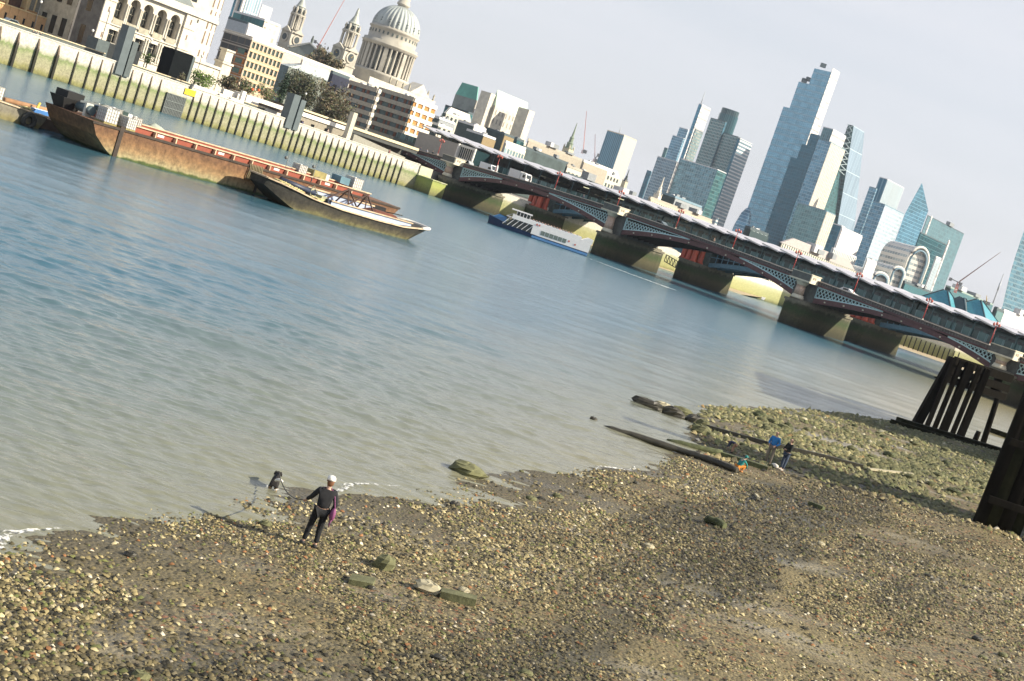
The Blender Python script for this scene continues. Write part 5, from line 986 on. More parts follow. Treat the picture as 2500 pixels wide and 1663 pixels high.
mb = MB(); h1 = ztopd-zent; mb.lathe((X0, YC, zent), [(Rc+1, 0), (Rc+1, 1.2), (Rc+1.7, 1.7), (Rc+1.7, 2.1), (Rc+.8, 2.3), (Rc+.8, 3.8), (Rc-1.2, 3.8), (Rc-1.2, h1*.82), (Rc-.4, h1*.86), (Rc-.4, h1*.93), (Rc-1.2, h1*.95), (Rc-1.4, h1)], 64); mb.build('attic', M_cs, ctd)
for k in range(32):
    th = 2*math.pi*k/32+.1; mb = MB(); mb.rbox((X0+(Rc-1.2)*math.cos(th), YC+(Rc-1.2)*math.sin(th), zent+h1*.58), .3, 1.1, 1.9, th); mb.build('window', M_cd, ctd)
hd = zdome-ztopd; mb = MB(); prof = [((Rc-1.5)*math.cos(a)**.95+.0, hd*1.0*math.sin(a)) for a in np.linspace(0, 1.36, 14)]
rings = []
for r_, z in prof:
    rings.append([(X0+r_*(1+.018*(1 if k % 4 < 2 else -1))*math.cos(2*math.pi*k/128), YC+r_*(1+.018*(1 if k % 4 < 2 else -1))*math.sin(2*math.pi*k/128), ztopd+z) for k in range(128)])
mb.loft(rings); mb.build('dome', M_lead, ctd)
for k in range(16):
    for zf, rr in ((.12, .985), (.22, .965)):
        th = 2*math.pi*(k+.5)/16; r_ = (Rc-1.5)*rr; mb = MB(); mb.rbox((X0+r_*math.cos(th), YC+r_*math.sin(th), ztopd+hd*zf), .6, .9, 1.1, th); mb.build('dormer', M_cd, ctd)
mb = MB(); zl_ = ztopd+hd*.97; mb.lathe((X0, YC, zl_), [(3.4, 0), (3.4, .8), (4.2, 1.2), (4.2, 2.2), (3.9, 2.2), (3.9, 3.2), (3.4, 3.2), (3.2, 12), (4, 12.4), (2, 16), (.5, 20)], 20); mb.build('lantern', M_cs, ctd)
# nave body and portico
mb = MB(); p = W(700, 200, 800); q = W(905, 205, 880)
nb = (Vector((X0, YC, 0))-Vector((W(755, 130, 800).x, 800, 0))).normalized(); 
o = Vector((X0, YC, 0)); sd_v = Vector((nb.y, -nb.x, 0))
zr_ = W(835, 178, 830).z
pw_ = [o+nb*15+sd_v*15, o-nb*78+sd_v*15, o-nb*78-sd_v*17, o+nb*15-sd_v*17]
mb.prism([(v.x, v.y) for v in pw_], 8, zr_); mb.build('nave', M_cs, ctd)
def ctower(cxp, topp, basep, Yt, wl, wr, label, clock):
    base = W(*basep, Yt); X, zb_ = base.x, base.z; zt = W(*topp, Yt).z; hw = (W(*wr, Yt)-W(*wl, Yt)).length/2*.86; H_ = zt-zb_
    t = thing('clock_tower', label, 'tower', (X, Yt, 8)); f = lambda p: Vector((X, Yt, 0))+Vector((math.cos(.93)*p[0]-math.sin(.93)*p[1], math.sin(.93)*p[0]+math.cos(.93)*p[1], p[2]))
    s_ = hw*.72; mb = MB(f); mb.box(-s_, s_, -s_, s_, 8, zb_+H_*.30); mb.box(-s_*1.08, s_*1.08, -s_*1.08, s_*1.08, zb_+H_*.02, zb_+H_*.045); mb.build('wall', M_cs, t)
    for ang in (0, 1):
        g = (lambda p: f((p[0], -s_-p[1], p[2]))) if ang == 0 else (lambda p: f((-s_-p[1], p[0], p[2])))
        mb = MB(g); cc = [(s_*.42*math.cos(a), zb_+H_*.17+s_*.42*math.sin(a)) for a in np.linspace(0, 2*math.pi, 18, endpoint=False)]; c2 = [(s_*.62*math.cos(a), zb_+H_*.17+s_*.62*math.sin(a)) for a in np.linspace(0, 2*math.pi, 18, endpoint=False)]
        mb.loft([[(x, 0.02, z) for x, z in c2], [(x, .7, z) for x, z in c2]]); mb.build('surround', M_cs, t)
        mb = MB(g); mb.loft([[(x, .71, z) for x, z in cc], [(x, .9, z) for x, z in cc]]); mb.build('clock_face', mat('clock_dark', (.03, .045, .05), .5), t)
        if clock:
            mb = MB(g); mb.beam((0, .95, zb_+H_*.17), (s_*.2, .95, zb_+H_*.17+s_*.28), .3, .1); mb.beam((0, .95, zb_+H_*.17), (-s_*.12, .95, zb_+H_*.17+s_*.1), .3, .1); mb.build('clock_hand', mat('gold', (.6, .4, .1), .4), t)
        mb = MB(g); mb.loft([[(-s_*.9, y, zb_+H_*.27), (0, y, zb_+H_*.36), (s_*.9, y, zb_+H_*.27)] for y in (0.02, 1.2)]); mb.build('pediment', M_cs, t)
    mb = MB(f); mb.lathe((0, 0, zb_+H_*.30), [(s_*.72, 0), (s_*.72, H_*.02), (s_*.52, H_*.02), (s_*.52, H_*.26), (s_*1.0, H_*.27), (s_*1.0, H_*.30), (s_*.6, H_*.30)], 24); mb.build('drum', M_cs, t)
    for k in range(8):
        for da in (-.11, .11):
            th = math.pi*k/4+math.pi/8+da; mb = MB(f); mb.lathe((s_*.86*math.cos(th), s_*.86*math.sin(th), zb_+H_*.32), [(.8, 0), (.6, .6), (.55, H_*.23), (.85, H_*.25)], 6); mb.build('column', M_cs, t)
    for k in range(8):
        th = math.pi*k/4+math.pi/8; mb = MB(f); mb.lathe((s_*.8*math.cos(th), s_*.8*math.sin(th), zb_+H_*.60), [(.9, 0), (.5, 1.2), (.9, 2.4), (.2, 4.2)], 6); mb.build('urn', M_cs, t)
    mb = MB(f); mb.lathe((0, 0, zb_+H_*.60), [(s_*.62, 0), (s_*.55, H_*.12), (s_*.66, H_*.13), (s_*.5, H_*.16), (s_*.4, H_*.2), (s_*.22, H_*.26), (s_*.16, H_*.34), (.4, H_*.4)], 16, sm=False); mb.build('spire', mat('spire_lead', (.42, .44, .38), .6, var=.3), t)
    for k in range(8): th = math.pi*k/4; mb = MB(f); mb.rbox((s_*.6*math.cos(th), s_*.6*math.sin(th), zb_+H_*.625), .5, 1.7, H_*.07, th); mb.build('opening', M_cd, t)
ctower(0, (748, -20), (703, 118), 850, (677, 89), (737, 97), 'left stone clock tower of the cathedral with a plain dark roundel, its tip cut off', False)
ctower(0, (880, 22), (832, 160), 835, (806, 122), (877, 140), 'right stone clock tower of the cathedral, its spire tip against the sky beside the dome', True)
pp = thing('cathedral_portico', 'dark triangular pediment with a statue on its peak between the two clock towers', 'pediment', W(755, 140, 815)); pp['_w'] = tuple(pp.location)
A = W(706, 116, 815); B_ = W(757, 107, 815); C_ = W(795, 148, 815); z0 = W(750, 150, 815).z; mb = MB()
mb.loft([[(A.x, y, A.z-4), (A.x, y, A.z), (B_.x, y, B_.z), (C_.x, y, A.z), (C_.x, y, A.z-4)] for y in (815, 830)]); mb.prism([(A.x-1, 816), (C_.x+1, 816), (C_.x+1, 831), (A.x-1, 831)], 8, A.z-4.003); mb.build('pediment', mat('pediment_dark', (.17, .20, .19), .85, var=.2, scale=.2), pp)
mb = MB(); mb.lathe((B_.x, 818, B_.z-.3), [(.9, 0), (.6, 1.2), (.8, 3), (.5, 4.2), (.45, 5), (.1, 5.3)], 8); mb.build('statue', M_cd, pp)
mb = MB(); mb.beam((A.x-1, 814.7, A.z+.3), (B_.x, 814.7, B_.z+.4), 1, .8); mb.beam((B_.x, 814.7, B_.z+.4), (C_.x+1, 814.7, A.z+.3), 1, .8); mb.build('raking_cornice', mat('pediment_pale', (.35, .37, .35), .8), pp)
# ---- stone hall with green copper roofs
M_cop = mat('copper_green', (.14, .40, .33), .6, var=.2, scale=.2); M_copl = mat('copper_pale', (.50, .62, .50), .6, var=.12, scale=.2)
gh = thing('copper_roof_hall', 'white stone block with pale green copper roofs and square corner towers', 'building', W(1230, 330, 650)); gh['_w'] = tuple(gh.location)
t, C, Rr, Ll, Z = block('copper_roof_hall', '', r3(822, 425), r3(770, 412), r3(1100, 580), 640, M_cs, parent=gh, roof='gable', rm=M_copl, rh=7)
f, L_ = face(C, Rr, 6, Z); mb = MB(f); mb.box(-10, L_+9, -20, .3, 8, Z-10.5); mb.build('base_storey', M_port, gh)
mb = MB(f); mb.box(-.3, L_, .005, .3, Z-10, Z-.05); mb.build('wall', M_port, gh)
for r_, (z0, z1) in enumerate(((Z-3.8, Z-1.6), (Z-7.6, Z-5.4), (Z-12.5, Z-11.6))):
    for c in range(9): u = L_*(c+.5)/9; mb = MB(f); y0 = .31; mb.box(u-.45, u+.45, y0, y0+.04, z0, z1); mb.build('window', mat('hall_window', (.30, .28, .24), .6), gh)
for nm, mid, left, right in (('corner_tower', r3(775, 322), r3(682, 296), r3(846, 352)), ('corner_tower', r3(1140, 482), r3(1040, 450), r3(1192, 512))):
    block(nm, '', mid, left, right, 638, M_port, parent=gh, roof='flat', rm=M_port)
two('copper_roof_wing', 'grey shaded stone wing with a darker green gabled roof left of the white block', r3(640, 372), r3(430, 340), r3(648, 376), 655, mat('wing_grey', (.26, .29, .27), .85, var=.3, scale=.15), M_cs, cat='building', roof='mansard', rm=M_cop, rh=6)
two('dark_block', 'dark low roof in front of the shaded green roofed wing', r3(560, 500), r3(340, 430), r3(600, 520), 600, Fdg, Fdg, cat='building', rm=Rd)
# ---- low city roofs between, from left to right
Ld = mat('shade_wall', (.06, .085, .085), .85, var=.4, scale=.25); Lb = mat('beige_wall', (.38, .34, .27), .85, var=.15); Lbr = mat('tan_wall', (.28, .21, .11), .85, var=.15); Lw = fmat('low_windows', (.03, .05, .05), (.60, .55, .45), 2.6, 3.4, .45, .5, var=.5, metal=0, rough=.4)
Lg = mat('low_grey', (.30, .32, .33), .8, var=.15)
mids = [
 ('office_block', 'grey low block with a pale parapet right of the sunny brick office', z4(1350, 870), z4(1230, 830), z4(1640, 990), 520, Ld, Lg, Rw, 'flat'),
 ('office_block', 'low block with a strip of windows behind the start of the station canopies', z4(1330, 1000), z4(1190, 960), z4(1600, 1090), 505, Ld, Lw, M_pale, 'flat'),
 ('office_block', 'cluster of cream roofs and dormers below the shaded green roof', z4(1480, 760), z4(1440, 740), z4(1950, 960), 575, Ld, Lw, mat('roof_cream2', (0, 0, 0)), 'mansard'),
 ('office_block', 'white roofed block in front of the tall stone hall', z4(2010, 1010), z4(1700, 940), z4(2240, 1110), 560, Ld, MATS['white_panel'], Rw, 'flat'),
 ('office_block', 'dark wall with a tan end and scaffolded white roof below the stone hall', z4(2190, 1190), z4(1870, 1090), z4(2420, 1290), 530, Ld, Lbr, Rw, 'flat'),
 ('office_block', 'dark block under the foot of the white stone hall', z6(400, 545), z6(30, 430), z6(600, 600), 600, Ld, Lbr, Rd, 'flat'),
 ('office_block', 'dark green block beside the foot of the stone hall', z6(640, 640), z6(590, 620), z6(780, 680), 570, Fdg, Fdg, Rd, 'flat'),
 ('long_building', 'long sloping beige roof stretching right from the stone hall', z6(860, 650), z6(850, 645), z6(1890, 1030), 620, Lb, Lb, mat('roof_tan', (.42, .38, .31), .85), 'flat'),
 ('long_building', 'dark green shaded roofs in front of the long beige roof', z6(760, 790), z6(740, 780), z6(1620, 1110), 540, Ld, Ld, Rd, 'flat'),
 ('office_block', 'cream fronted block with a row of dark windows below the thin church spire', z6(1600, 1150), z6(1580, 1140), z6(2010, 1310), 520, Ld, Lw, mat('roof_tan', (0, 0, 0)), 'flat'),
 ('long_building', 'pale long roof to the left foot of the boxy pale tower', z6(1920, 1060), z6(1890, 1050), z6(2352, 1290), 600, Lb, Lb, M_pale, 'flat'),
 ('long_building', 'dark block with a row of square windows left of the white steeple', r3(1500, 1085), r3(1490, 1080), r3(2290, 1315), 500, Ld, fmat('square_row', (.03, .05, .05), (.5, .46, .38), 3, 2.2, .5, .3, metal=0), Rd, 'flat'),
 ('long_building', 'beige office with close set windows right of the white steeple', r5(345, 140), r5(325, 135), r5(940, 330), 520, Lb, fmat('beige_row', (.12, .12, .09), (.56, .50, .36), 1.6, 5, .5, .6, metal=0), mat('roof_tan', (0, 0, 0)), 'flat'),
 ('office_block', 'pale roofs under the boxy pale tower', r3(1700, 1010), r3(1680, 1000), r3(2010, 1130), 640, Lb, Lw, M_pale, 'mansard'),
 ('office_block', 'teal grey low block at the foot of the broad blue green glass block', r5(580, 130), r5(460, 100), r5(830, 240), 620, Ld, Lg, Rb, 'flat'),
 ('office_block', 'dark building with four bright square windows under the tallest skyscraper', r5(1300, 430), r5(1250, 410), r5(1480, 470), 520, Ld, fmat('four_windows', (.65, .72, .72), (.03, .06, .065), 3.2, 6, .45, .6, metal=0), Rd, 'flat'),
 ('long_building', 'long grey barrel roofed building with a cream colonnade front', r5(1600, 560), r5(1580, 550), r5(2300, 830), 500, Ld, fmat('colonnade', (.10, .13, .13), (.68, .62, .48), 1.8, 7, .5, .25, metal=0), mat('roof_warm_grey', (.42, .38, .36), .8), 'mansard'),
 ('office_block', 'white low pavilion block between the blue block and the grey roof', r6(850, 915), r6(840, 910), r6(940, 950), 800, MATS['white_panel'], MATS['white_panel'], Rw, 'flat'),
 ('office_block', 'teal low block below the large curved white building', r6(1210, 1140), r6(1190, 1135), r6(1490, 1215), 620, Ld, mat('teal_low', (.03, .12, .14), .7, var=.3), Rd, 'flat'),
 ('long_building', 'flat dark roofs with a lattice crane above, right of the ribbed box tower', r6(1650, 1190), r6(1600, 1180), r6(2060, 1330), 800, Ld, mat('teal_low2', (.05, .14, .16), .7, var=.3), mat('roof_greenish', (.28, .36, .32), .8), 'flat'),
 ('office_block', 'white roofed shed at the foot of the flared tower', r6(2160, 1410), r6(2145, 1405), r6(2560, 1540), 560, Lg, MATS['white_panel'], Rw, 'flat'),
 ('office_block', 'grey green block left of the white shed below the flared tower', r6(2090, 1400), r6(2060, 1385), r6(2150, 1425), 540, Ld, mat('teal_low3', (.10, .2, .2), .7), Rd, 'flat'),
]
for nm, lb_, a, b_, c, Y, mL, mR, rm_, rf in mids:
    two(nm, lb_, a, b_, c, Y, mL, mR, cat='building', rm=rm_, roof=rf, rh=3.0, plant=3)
# control tower like block
t, C, Rr, Ll, Z = two('control_building', 'cream banded building like a control room above the station canopies', z6(430, 700), z6(400, 690), z6(802, 850), 480, Lg, fmat('control_win', (.20, .28, .30), (.74, .68, .54), 1.6, 3.4, .2, .45, metal=0), cat='building', rm=M_pale)
# glazed hip roofs right
for k, (a, b_, lab) in enumerate(((z3r(660, 300), z3r(960, 470), 'left teal glazed hip roof behind the station canopies'), (z3r(980, 440), z3r(1230, 700), 'dark middle hip roof between two teal glazed ones'), (z3r(1260, 470), z3r(1620, 680), 'right teal glazed hip roof with dark ridges behind the canopies'))):
    A = W(*a, 430); B_ = W(*b_, 430); m_ = (A+B_)/2; s = (B_-A).length/2+3
    t = thing('glazed_roof', lab, 'roof', (m_.x, m_.y, 6.3)); mb = MB(); mb.rbox((m_.x, m_.y, 6.3), 2*s, 2*s, m_.z-2-6.3, .9); mb.build('wall', Ld, t)
    mb = MB(); P4 = [(m_.x+s*1.3*math.cos(.9+math.pi/4+q*math.pi/2), m_.y+s*1.3*math.sin(.9+math.pi/4+q*math.pi/2)) for q in range(4)]; mb.prism(P4, m_.z-2, A.z+2.0, pts2=[(m_.x+(x-m_.x)*.12, m_.y+(y-m_.y)*.12) for x, y in P4]); mb.build('roof', mat('glaze_teal', (.08, .30, .36), .35, var=.2) if k != 1 else Rd, t)
    mb = MB()
    for x, y in P4: mb.beam((x, y, m_.z-2), (m_.x+(x-m_.x)*.12, m_.y+(y-m_.y)*.12, A.z+2.1), .35)
    mb.build('ridge', mat('ridge_dark', (.02, .05, .07), .6), t)
# ---- spires
def spire(name, label, tip, base, wl, wr, Y, mS, mT):
    b_ = W(*base, Y); tpt = W(*tip, Y); X = b_.x; r_ = (W(*wr, Y)-W(*wl, Y)).length/2; H_ = tpt.z-b_.z
    t = thing(name, label, 'steeple', (X, Y, 6.3)); mb = MB(); mb.rbox((X, Y, 6.3), 2*r_, 2*r_, b_.z-6.3+H_*.12, .9); mb.build('tower', mT, t)
    mb = MB(); mb.lathe((X, Y, b_.z+H_*.12), [(r_*1.15, 0), (r_*1.15, H_*.03), (r_*.8, H_*.04), (r_*.75, H_*.18), (r_*.9, H_*.19), (r_*.55, H_*.22), (r_*.5, H_*.36), (r_*.6, H_*.37), (r_*.3, H_*.42), (.15, H_*.88)], 8, sm=False); mb.build('spire', mS, t)
    for k in range(4): th = .9+math.pi/4+k*math.pi/2; mb = MB(); mb.lathe((X+r_*1.2*math.cos(th), Y+r_*1.2*math.sin(th), b_.z+H_*.12), [(r_*.22, 0), (r_*.2, H_*.06), (.05, H_*.14)], 6); mb.build('pinnacle', mT, t)
spire('church_spire', 'slender green grey church spire standing alone left of the red crane', (1407, 300), (1385, 372), (1377, 364), (1396, 370), 800, mat('spire_green', (.22, .27, .2), .8, var=.3), mat('spire_stone', (.5, .46, .34), .8))
spire('church_spire', 'small dark pointed spire just right of the boxy pale tower', (1536, 414), (1525, 447), (1521, 444), (1531, 448), 800, mat('spire_dark', (.06, .08, .08), .7), mat('spire_stone', (0, 0, 0)))
spire('church_steeple', 'white church steeple in front of the grey blue square tower', (1613, 430), (1604, 484), (1597, 480), (1611, 485), 700, mat('steeple_white', (.74, .68, .56), .7), mat('steeple_white', (0, 0, 0)))
# ---- cranes
def crane(label, base, apex, tip, back, Y, col, jibcol=None, cab=True):
    B_ = W(*base, Y); A = W(*apex, Y); T_ = W(*tip, Y); K_ = W(*back, Y); t = thing('tower_crane', label, 'crane', (B_.x, B_.y, B_.z)); m_ = mat('crane_%d' % int(col[0]*999), col, .5, var=.1); sc = Y/800
    t['_w'] = tuple(t.location)
    w_ = .55*sc
    mb = MB()
    for dx, dy in ((-w_, -w_), (w_, -w_), (w_, w_), (-w_, w_)): mb.beam((B_.x+dx, Y+dy, B_.z), (B_.x+dx, Y+dy, A.z), .25*sc)
    n_ = max(3, int((A.z-B_.z)/(2*sc)))
    for k in range(n_): z0 = B_.z+(A.z-B_.z)*k/n_; z1 = B_.z+(A.z-B_.z)*(k+1)/n_; mb.beam((B_.x-w_, Y-w_, z0), (B_.x+w_, Y-w_, z1), .2*sc); mb.beam((B_.x+w_, Y+w_, z0), (B_.x-w_, Y+w_, z1), .2*sc)
    mb.build('mast', m_, t)
    mb = MB(); top = Vector((B_.x, Y, A.z)); T_ = Vector((T_.x, Y, T_.z)); K_ = Vector((K_.x, Y, K_.z))
    u = Vector((0, w_, 0)); up = Vector((0, 0, w_*1.3))
    mb.beam(top+u, T_, .22*sc); mb.beam(top-u, T_, .22*sc); mb.beam(top+up, T_, .22*sc)
    nj = 14
    for k in range(nj): p0 = top.lerp(T_, k/nj); p1 = top.lerp(T_, (k+1)/nj); f0 = 1-k/nj; mb.beam(p0+u*f0, p1+up*f0, .15*sc); mb.beam(p0-u*f0, p1+up*f0, .15*sc)
    mb.build('jib', mat('crane_j%d' % int((jibcol or col)[0]*999), jibcol or col, .5, var=.1), t)
    mb = MB(); mb.beam(top, K_, .8*sc, .5*sc); mb.beam(K_-Vector((0, 0, 1.2*sc)), K_+Vector((0, 0, .6*sc)), 1.4*sc); mb.build('counterweight', mat('crane_grey', (.16, .17, .18), .6), t)
    if cab: mb = MB(); mb.rbox((top.x+.9*sc, Y-.9*sc, top.z-1.5*sc), 1.6*sc, 1.5*sc, 1.8*sc); mb.build('cab', mat('crane_grey', (0, 0, 0)), t)
crane('pale red luffing crane leaning right between the two cathedral clock towers', z5(2000, 965), z5(2040, 860), z5(2560, -80), z5(1960, 790), 950, (.62, .24, .20))
crane('tall thin crane with a red tip right of the slender spire', (1421, 375), (1423, 366), (1432, 272), (1430, 370), 900, (.55, .30, .28), (.62, .22, .24))
crane('short crane with a dark banded jib left of the boxy pale tower', (1449, 396), (1451, 388), (1453, 328), (1461, 378), 900, (.55, .28, .27), (.42, .25, .26))
crane('luffing crane with an orange red mast and long lattice jib over the flat dark roofs', r6(1690, 1235), r6(1712, 1130), r6(2125, 848), r6(1650, 1100), 780, (.62, .14, .06), (.34, .24, .22))
crane('small yellow crane beside the thin grey mast near the right edge', r6(1972, 1380), r6(1988, 1320), r6(1995, 1262), r6(1975, 1318), 700, (.70, .48, .12))
p = W(*r6(2052, 1340), 760); q = W(*r6(2112, 1040), 760); mb = MB(); mb.tube((p.x, 760, p.z), (p.x, 760, q.z), .35, .25, 5); mb.tube((p.x, 760, p.z+(q.z-p.z)*.45), (p.x, 760, p.z+(q.z-p.z)*.7), .5, .5, 5)
tag(mb.build('grey_mast', mat('mast_grey', (0, 0, 0))), 'thin grey mast standing alone left of the flared tower', 'mast')
# ================================================================ BOATS AND BARGES
def fr(o, d, zr=0):
    o = Vector((o[0], o[1], 0)); d = Vector((d[0], d[1], 0)).normalized(); l_ = Vector((-d.y, d.x, 0))
    return lambda p: o+d*p[0]+l_*p[1]+Vector((0, 0, p[2]))
M_rust = zmat('hull_rust', [(-.6, (.03, .035, .012)), (.12, (.06, .09, .02)), (.3, (.32, .27, .14)), (.9, (.29, .19, .09)), (1.6, (.23, .125, .055)), (2.2, (.17, .085, .04)), (4, (.19, .09, .05))], wob=.16, var=.6, scale=.9, streak=.5)
M_dhull = zmat('hull_dark', [(-.6, (.03, .03, .015)), (.1, (.16, .145, .06)), (.35, (.10, .085, .045)), (.9, (.04, .035, .025)), (1.6, (.035, .032, .025)), (3, (.06, .055, .04))], wob=.3, var=.6, scale=.6)
M_redp = mat('coaming_red', (.27, .065, .035), .7, var=.15); M_crm = mat('coaming_cream', (.58, .44, .29), .6, var=.3); M_drk = mat('deck_dark', (.09, .065, .045), .85, var=.4)
M_ibc = mat('tote_white', (.70, .69, .66), .5, var=.12, scale=4); M_cage = mat('tote_cage', (.42, .40, .34), .5); M_ol = mat('pallet_olive', (.30, .26, .10), .8, var=.3); M_blk = mat('rubber_black', (.012, .012, .012), .8)
def tote(f0, s, t, z, label, ang=0.0, sz=1.15):
    p = f0((s, t, z)); g = thing('liquid_tote', label, 'container', p, 'caged liquid containers standing on the barges'); R_ = math.atan2((f0((1, 0, 0))-f0((0, 0, 0))).y, (f0((1, 0, 0))-f0((0, 0, 0))).x)+ang; g['_w'] = (0, 0, 0); g.rotation_euler = (0, 0, R_)
    h = sz/2; mb = MB(); mb.box(-h, h, -h, h, 0, .14); mb.build('pallet', M_ol, g)
    mb = MB(); mb.box(-h+.04, h-.04, -h+.04, h-.04, .15, sz-.02); mb.lathe((0, 0, sz-.02), [(.16, 0), (.16, .08)], 8); mb.build('tank', M_ibc, g)
    mb = MB()
    for u in np.linspace(-h, h, 6):
        for sg_ in (-h, h): mb.beam((u, sg_, .14), (u, sg_, sz), .035); mb.beam((sg_, u, .14), (sg_, u, sz), .035)
    for z_ in np.linspace(.2, sz, 5): mb.beam((-h, -h, z_), (h, -h, z_), .035); mb.beam((h, -h, z_), (h, h, z_), .035); mb.beam((h, h, z_), (-h, h, z_), .035); mb.beam((-h, h, z_), (-h, -h, z_), .035)
    mb.build('cage', M_cage, g); return g
# ---- long rusty barge (A)
FA = fr((-41.7, 135.7), (.585, .81)); LA, WA, HA = 38.0, 8.0, 2.8
ba = thing('rusty_barge', 'long rust brown barge with an open red hold moored in mid river', 'barge', FA((18, 4, 0)))
prof = [(-3.4, HA), (-2.6, 1.55), (-1.4, .65), (-.3, .0), (.6, -.5)]
mb = MB(FA)
end = [(s, z) for s, z in prof]; fend = [(LA+.2+(3.0*(z+.5)/(HA+.5)), z) for s, z in reversed(prof)]
out = end+fend
mb.loft([[(s, 0, z) for s, z in out], [(s, WA, z) for s, z in out]]); mb.build('hull', M_rust, ba)
mb = MB(FA); mb.box(-.25, .22, -.12, 0, -.2, HA+.25); mb.box(18.2, 18.5, -.08, 0, .1, HA); mb.box(-3.4, LA+3.1, -.10, 0, HA-.2, HA+.02); mb.build('rubbing_strake', mat('fender_dark', (.05, .035, .025), .8, var=.4), ba)
mb = MB(FA)
for y0, y1 in ((1.0, 1.08), (WA-1.08, WA-1.0)): mb.box(1.6, LA-1.5, y0, y1, HA, HA+.52)
mb.box(1.6, 1.68, 1.081, WA-1.081, HA, HA+.52); mb.box(LA-1.58, LA-1.5, 1.081, WA-1.081, HA, HA+.52); mb.build('coaming', M_redp, ba)
mb = MB(FA)
for y0, y1 in ((.85, 1.15), (WA-1.15, WA-.85)): mb.box(1.5, LA-1.4, y0, y1, HA+.523, HA+.64)
mb.box(1.5, 1.8, 1.151, WA-1.151, HA+.523, HA+.64)
for k in range(14): s = 1.8+k*2.6; mb.prism([(s, .55), (s+.12, .55), (s+.12, .995), (s, .995)], HA, HA+.518)
mb.build('coaming_rail', M_crm, ba)
mb = MB(FA); mb.box(1.7, LA-1.6, 1.1, WA-1.1, HA, HA+.05); mb.build('hold_floor', mat('hold_brown', (.16, .08, .05), .9), ba)
random.seed(5); mb = MB(FA)
for k in range(4): mb.box(5+8*k, 5.8+8*k, .99, .998, HA+.15, HA+.4)
mb.build('paint_mark', M_ibc, ba)
mb = MB(FA)
for k in range(9): s = 16.6+.22*k; mb.path([(s, -.15, HA+.2), (s+.05, -.25, HA-.5), (s-.04, -.22, HA-1.1-.2*random.random()), (s+.1, -.15, HA-1.5)], .07, 5)
mb.build('rope_fender', mat('rope_old', (.22, .18, .10), .9), ba)
tote(FA, -.9, 1.5, HA, 'front white caged container at the near end of the rusty barge, leftmost of three', 0, 1.5)
tote(FA, 1.0, .75, HA, 'middle low white caged container beside the barge corner post', .1, 1.2)
tote(FA, .7, 3.1, HA, 'tilted pale caged container behind the front two on the rusty barge', .7, 1.55)
tote(FA, .2, 2.0, HA, 'olive based container squeezed between the white ones on the rusty barge', 0, 1.2)
def sbox(f0, s0, s1, t0, t1, z0, z1, name, label, cat, m, m2=None):
    mb = MB(f0); mb.box(s0, s1, t0, t1, z0, z1)
    if m2: mb.cur = 1; mb.box(s1+.003, s1+.6, t0+.1, t1-.1, z0, z1-.1)
    return tag(mb.build(name, [m, m2] if m2 else m), label, cat)
sbox(FA, 1.9, 5.0, 6.3, 8.0, HA, HA+1.35, 'deck_box', 'dark green tarpaulin box with a white end on the rusty barge', 'deck box', mat('tarp_green', (.02, .05, .045), .7), M_ibc)
tote(FA, 6.6, 7.2, HA, 'white caged container right of the dark tarpaulin box on the barge', 0, 1.1)
mb = MB(FA); mb.path([(8.5, 7.4, HA+.3), (9.2, 7.2, HA+.7), (10.2, 7.4, HA+.5), (11.4, 7.3, HA+.3)], [.3, .4, .35, .1], 7); tag(mb.build('tarpaulin', mat('tarp_grey', (.33, .36, .30), .8)), 'grey green bundle lying on the far side deck of the rusty barge', 'bundle')
# winch with dark funnel on the near end
wn = thing('deck_winch', 'black winch housing with a boxy top on the near end of the rusty barge', 'winch', FA((-2.2, 6.2, HA)))
mb = MB(FA); mb.prism([(-3.0, 5.6), (-1.4, 5.6), (-1.4, 7.2), (-3.0, 7.2)], HA, HA+1.1, pts2=[(-3.5, 5.2), (-1.0, 5.2), (-1.0, 7.6), (-3.5, 7.6)]); mb.build('base', M_blk, wn)
mb = MB(FA); mb.box(-3.1, -1.2, 5.3, 7.3, HA+1.103, HA+1.75); mb.build('housing', mat('rubber_black', (0, 0, 0)), wn)
mb = MB(FA); mb.tube((-1.9, 2.6, HA+.7), (-1.9, 4.8, HA+.7), .45, .45, 12); mb.build('drum', mat('winch_grey', (.10, .14, .15), .5), wn)
mb = MB(FA); mb.prism([(-2.4, 3.0), (-1.6, 3.0), (-1.6, 3.3), (-2.4, 3.3)], HA, HA+1.3); mb.beam((-2.2, 4.3, HA+1.2), (-1.2, 2.8, HA+1.5), .2); mb.build('bracket', mat('winch_pale', (.55, .55, .48), .6), wn)
mb = MB(FA); mb.path([(-1.0, 4.6, HA+1.1), (-.6, 4.0, HA+1.35), (-.2, 3.2, HA+1.25)], .16, 6); mb.build('cover', mat('cover_blue', (.35, .5, .7), .6), wn)
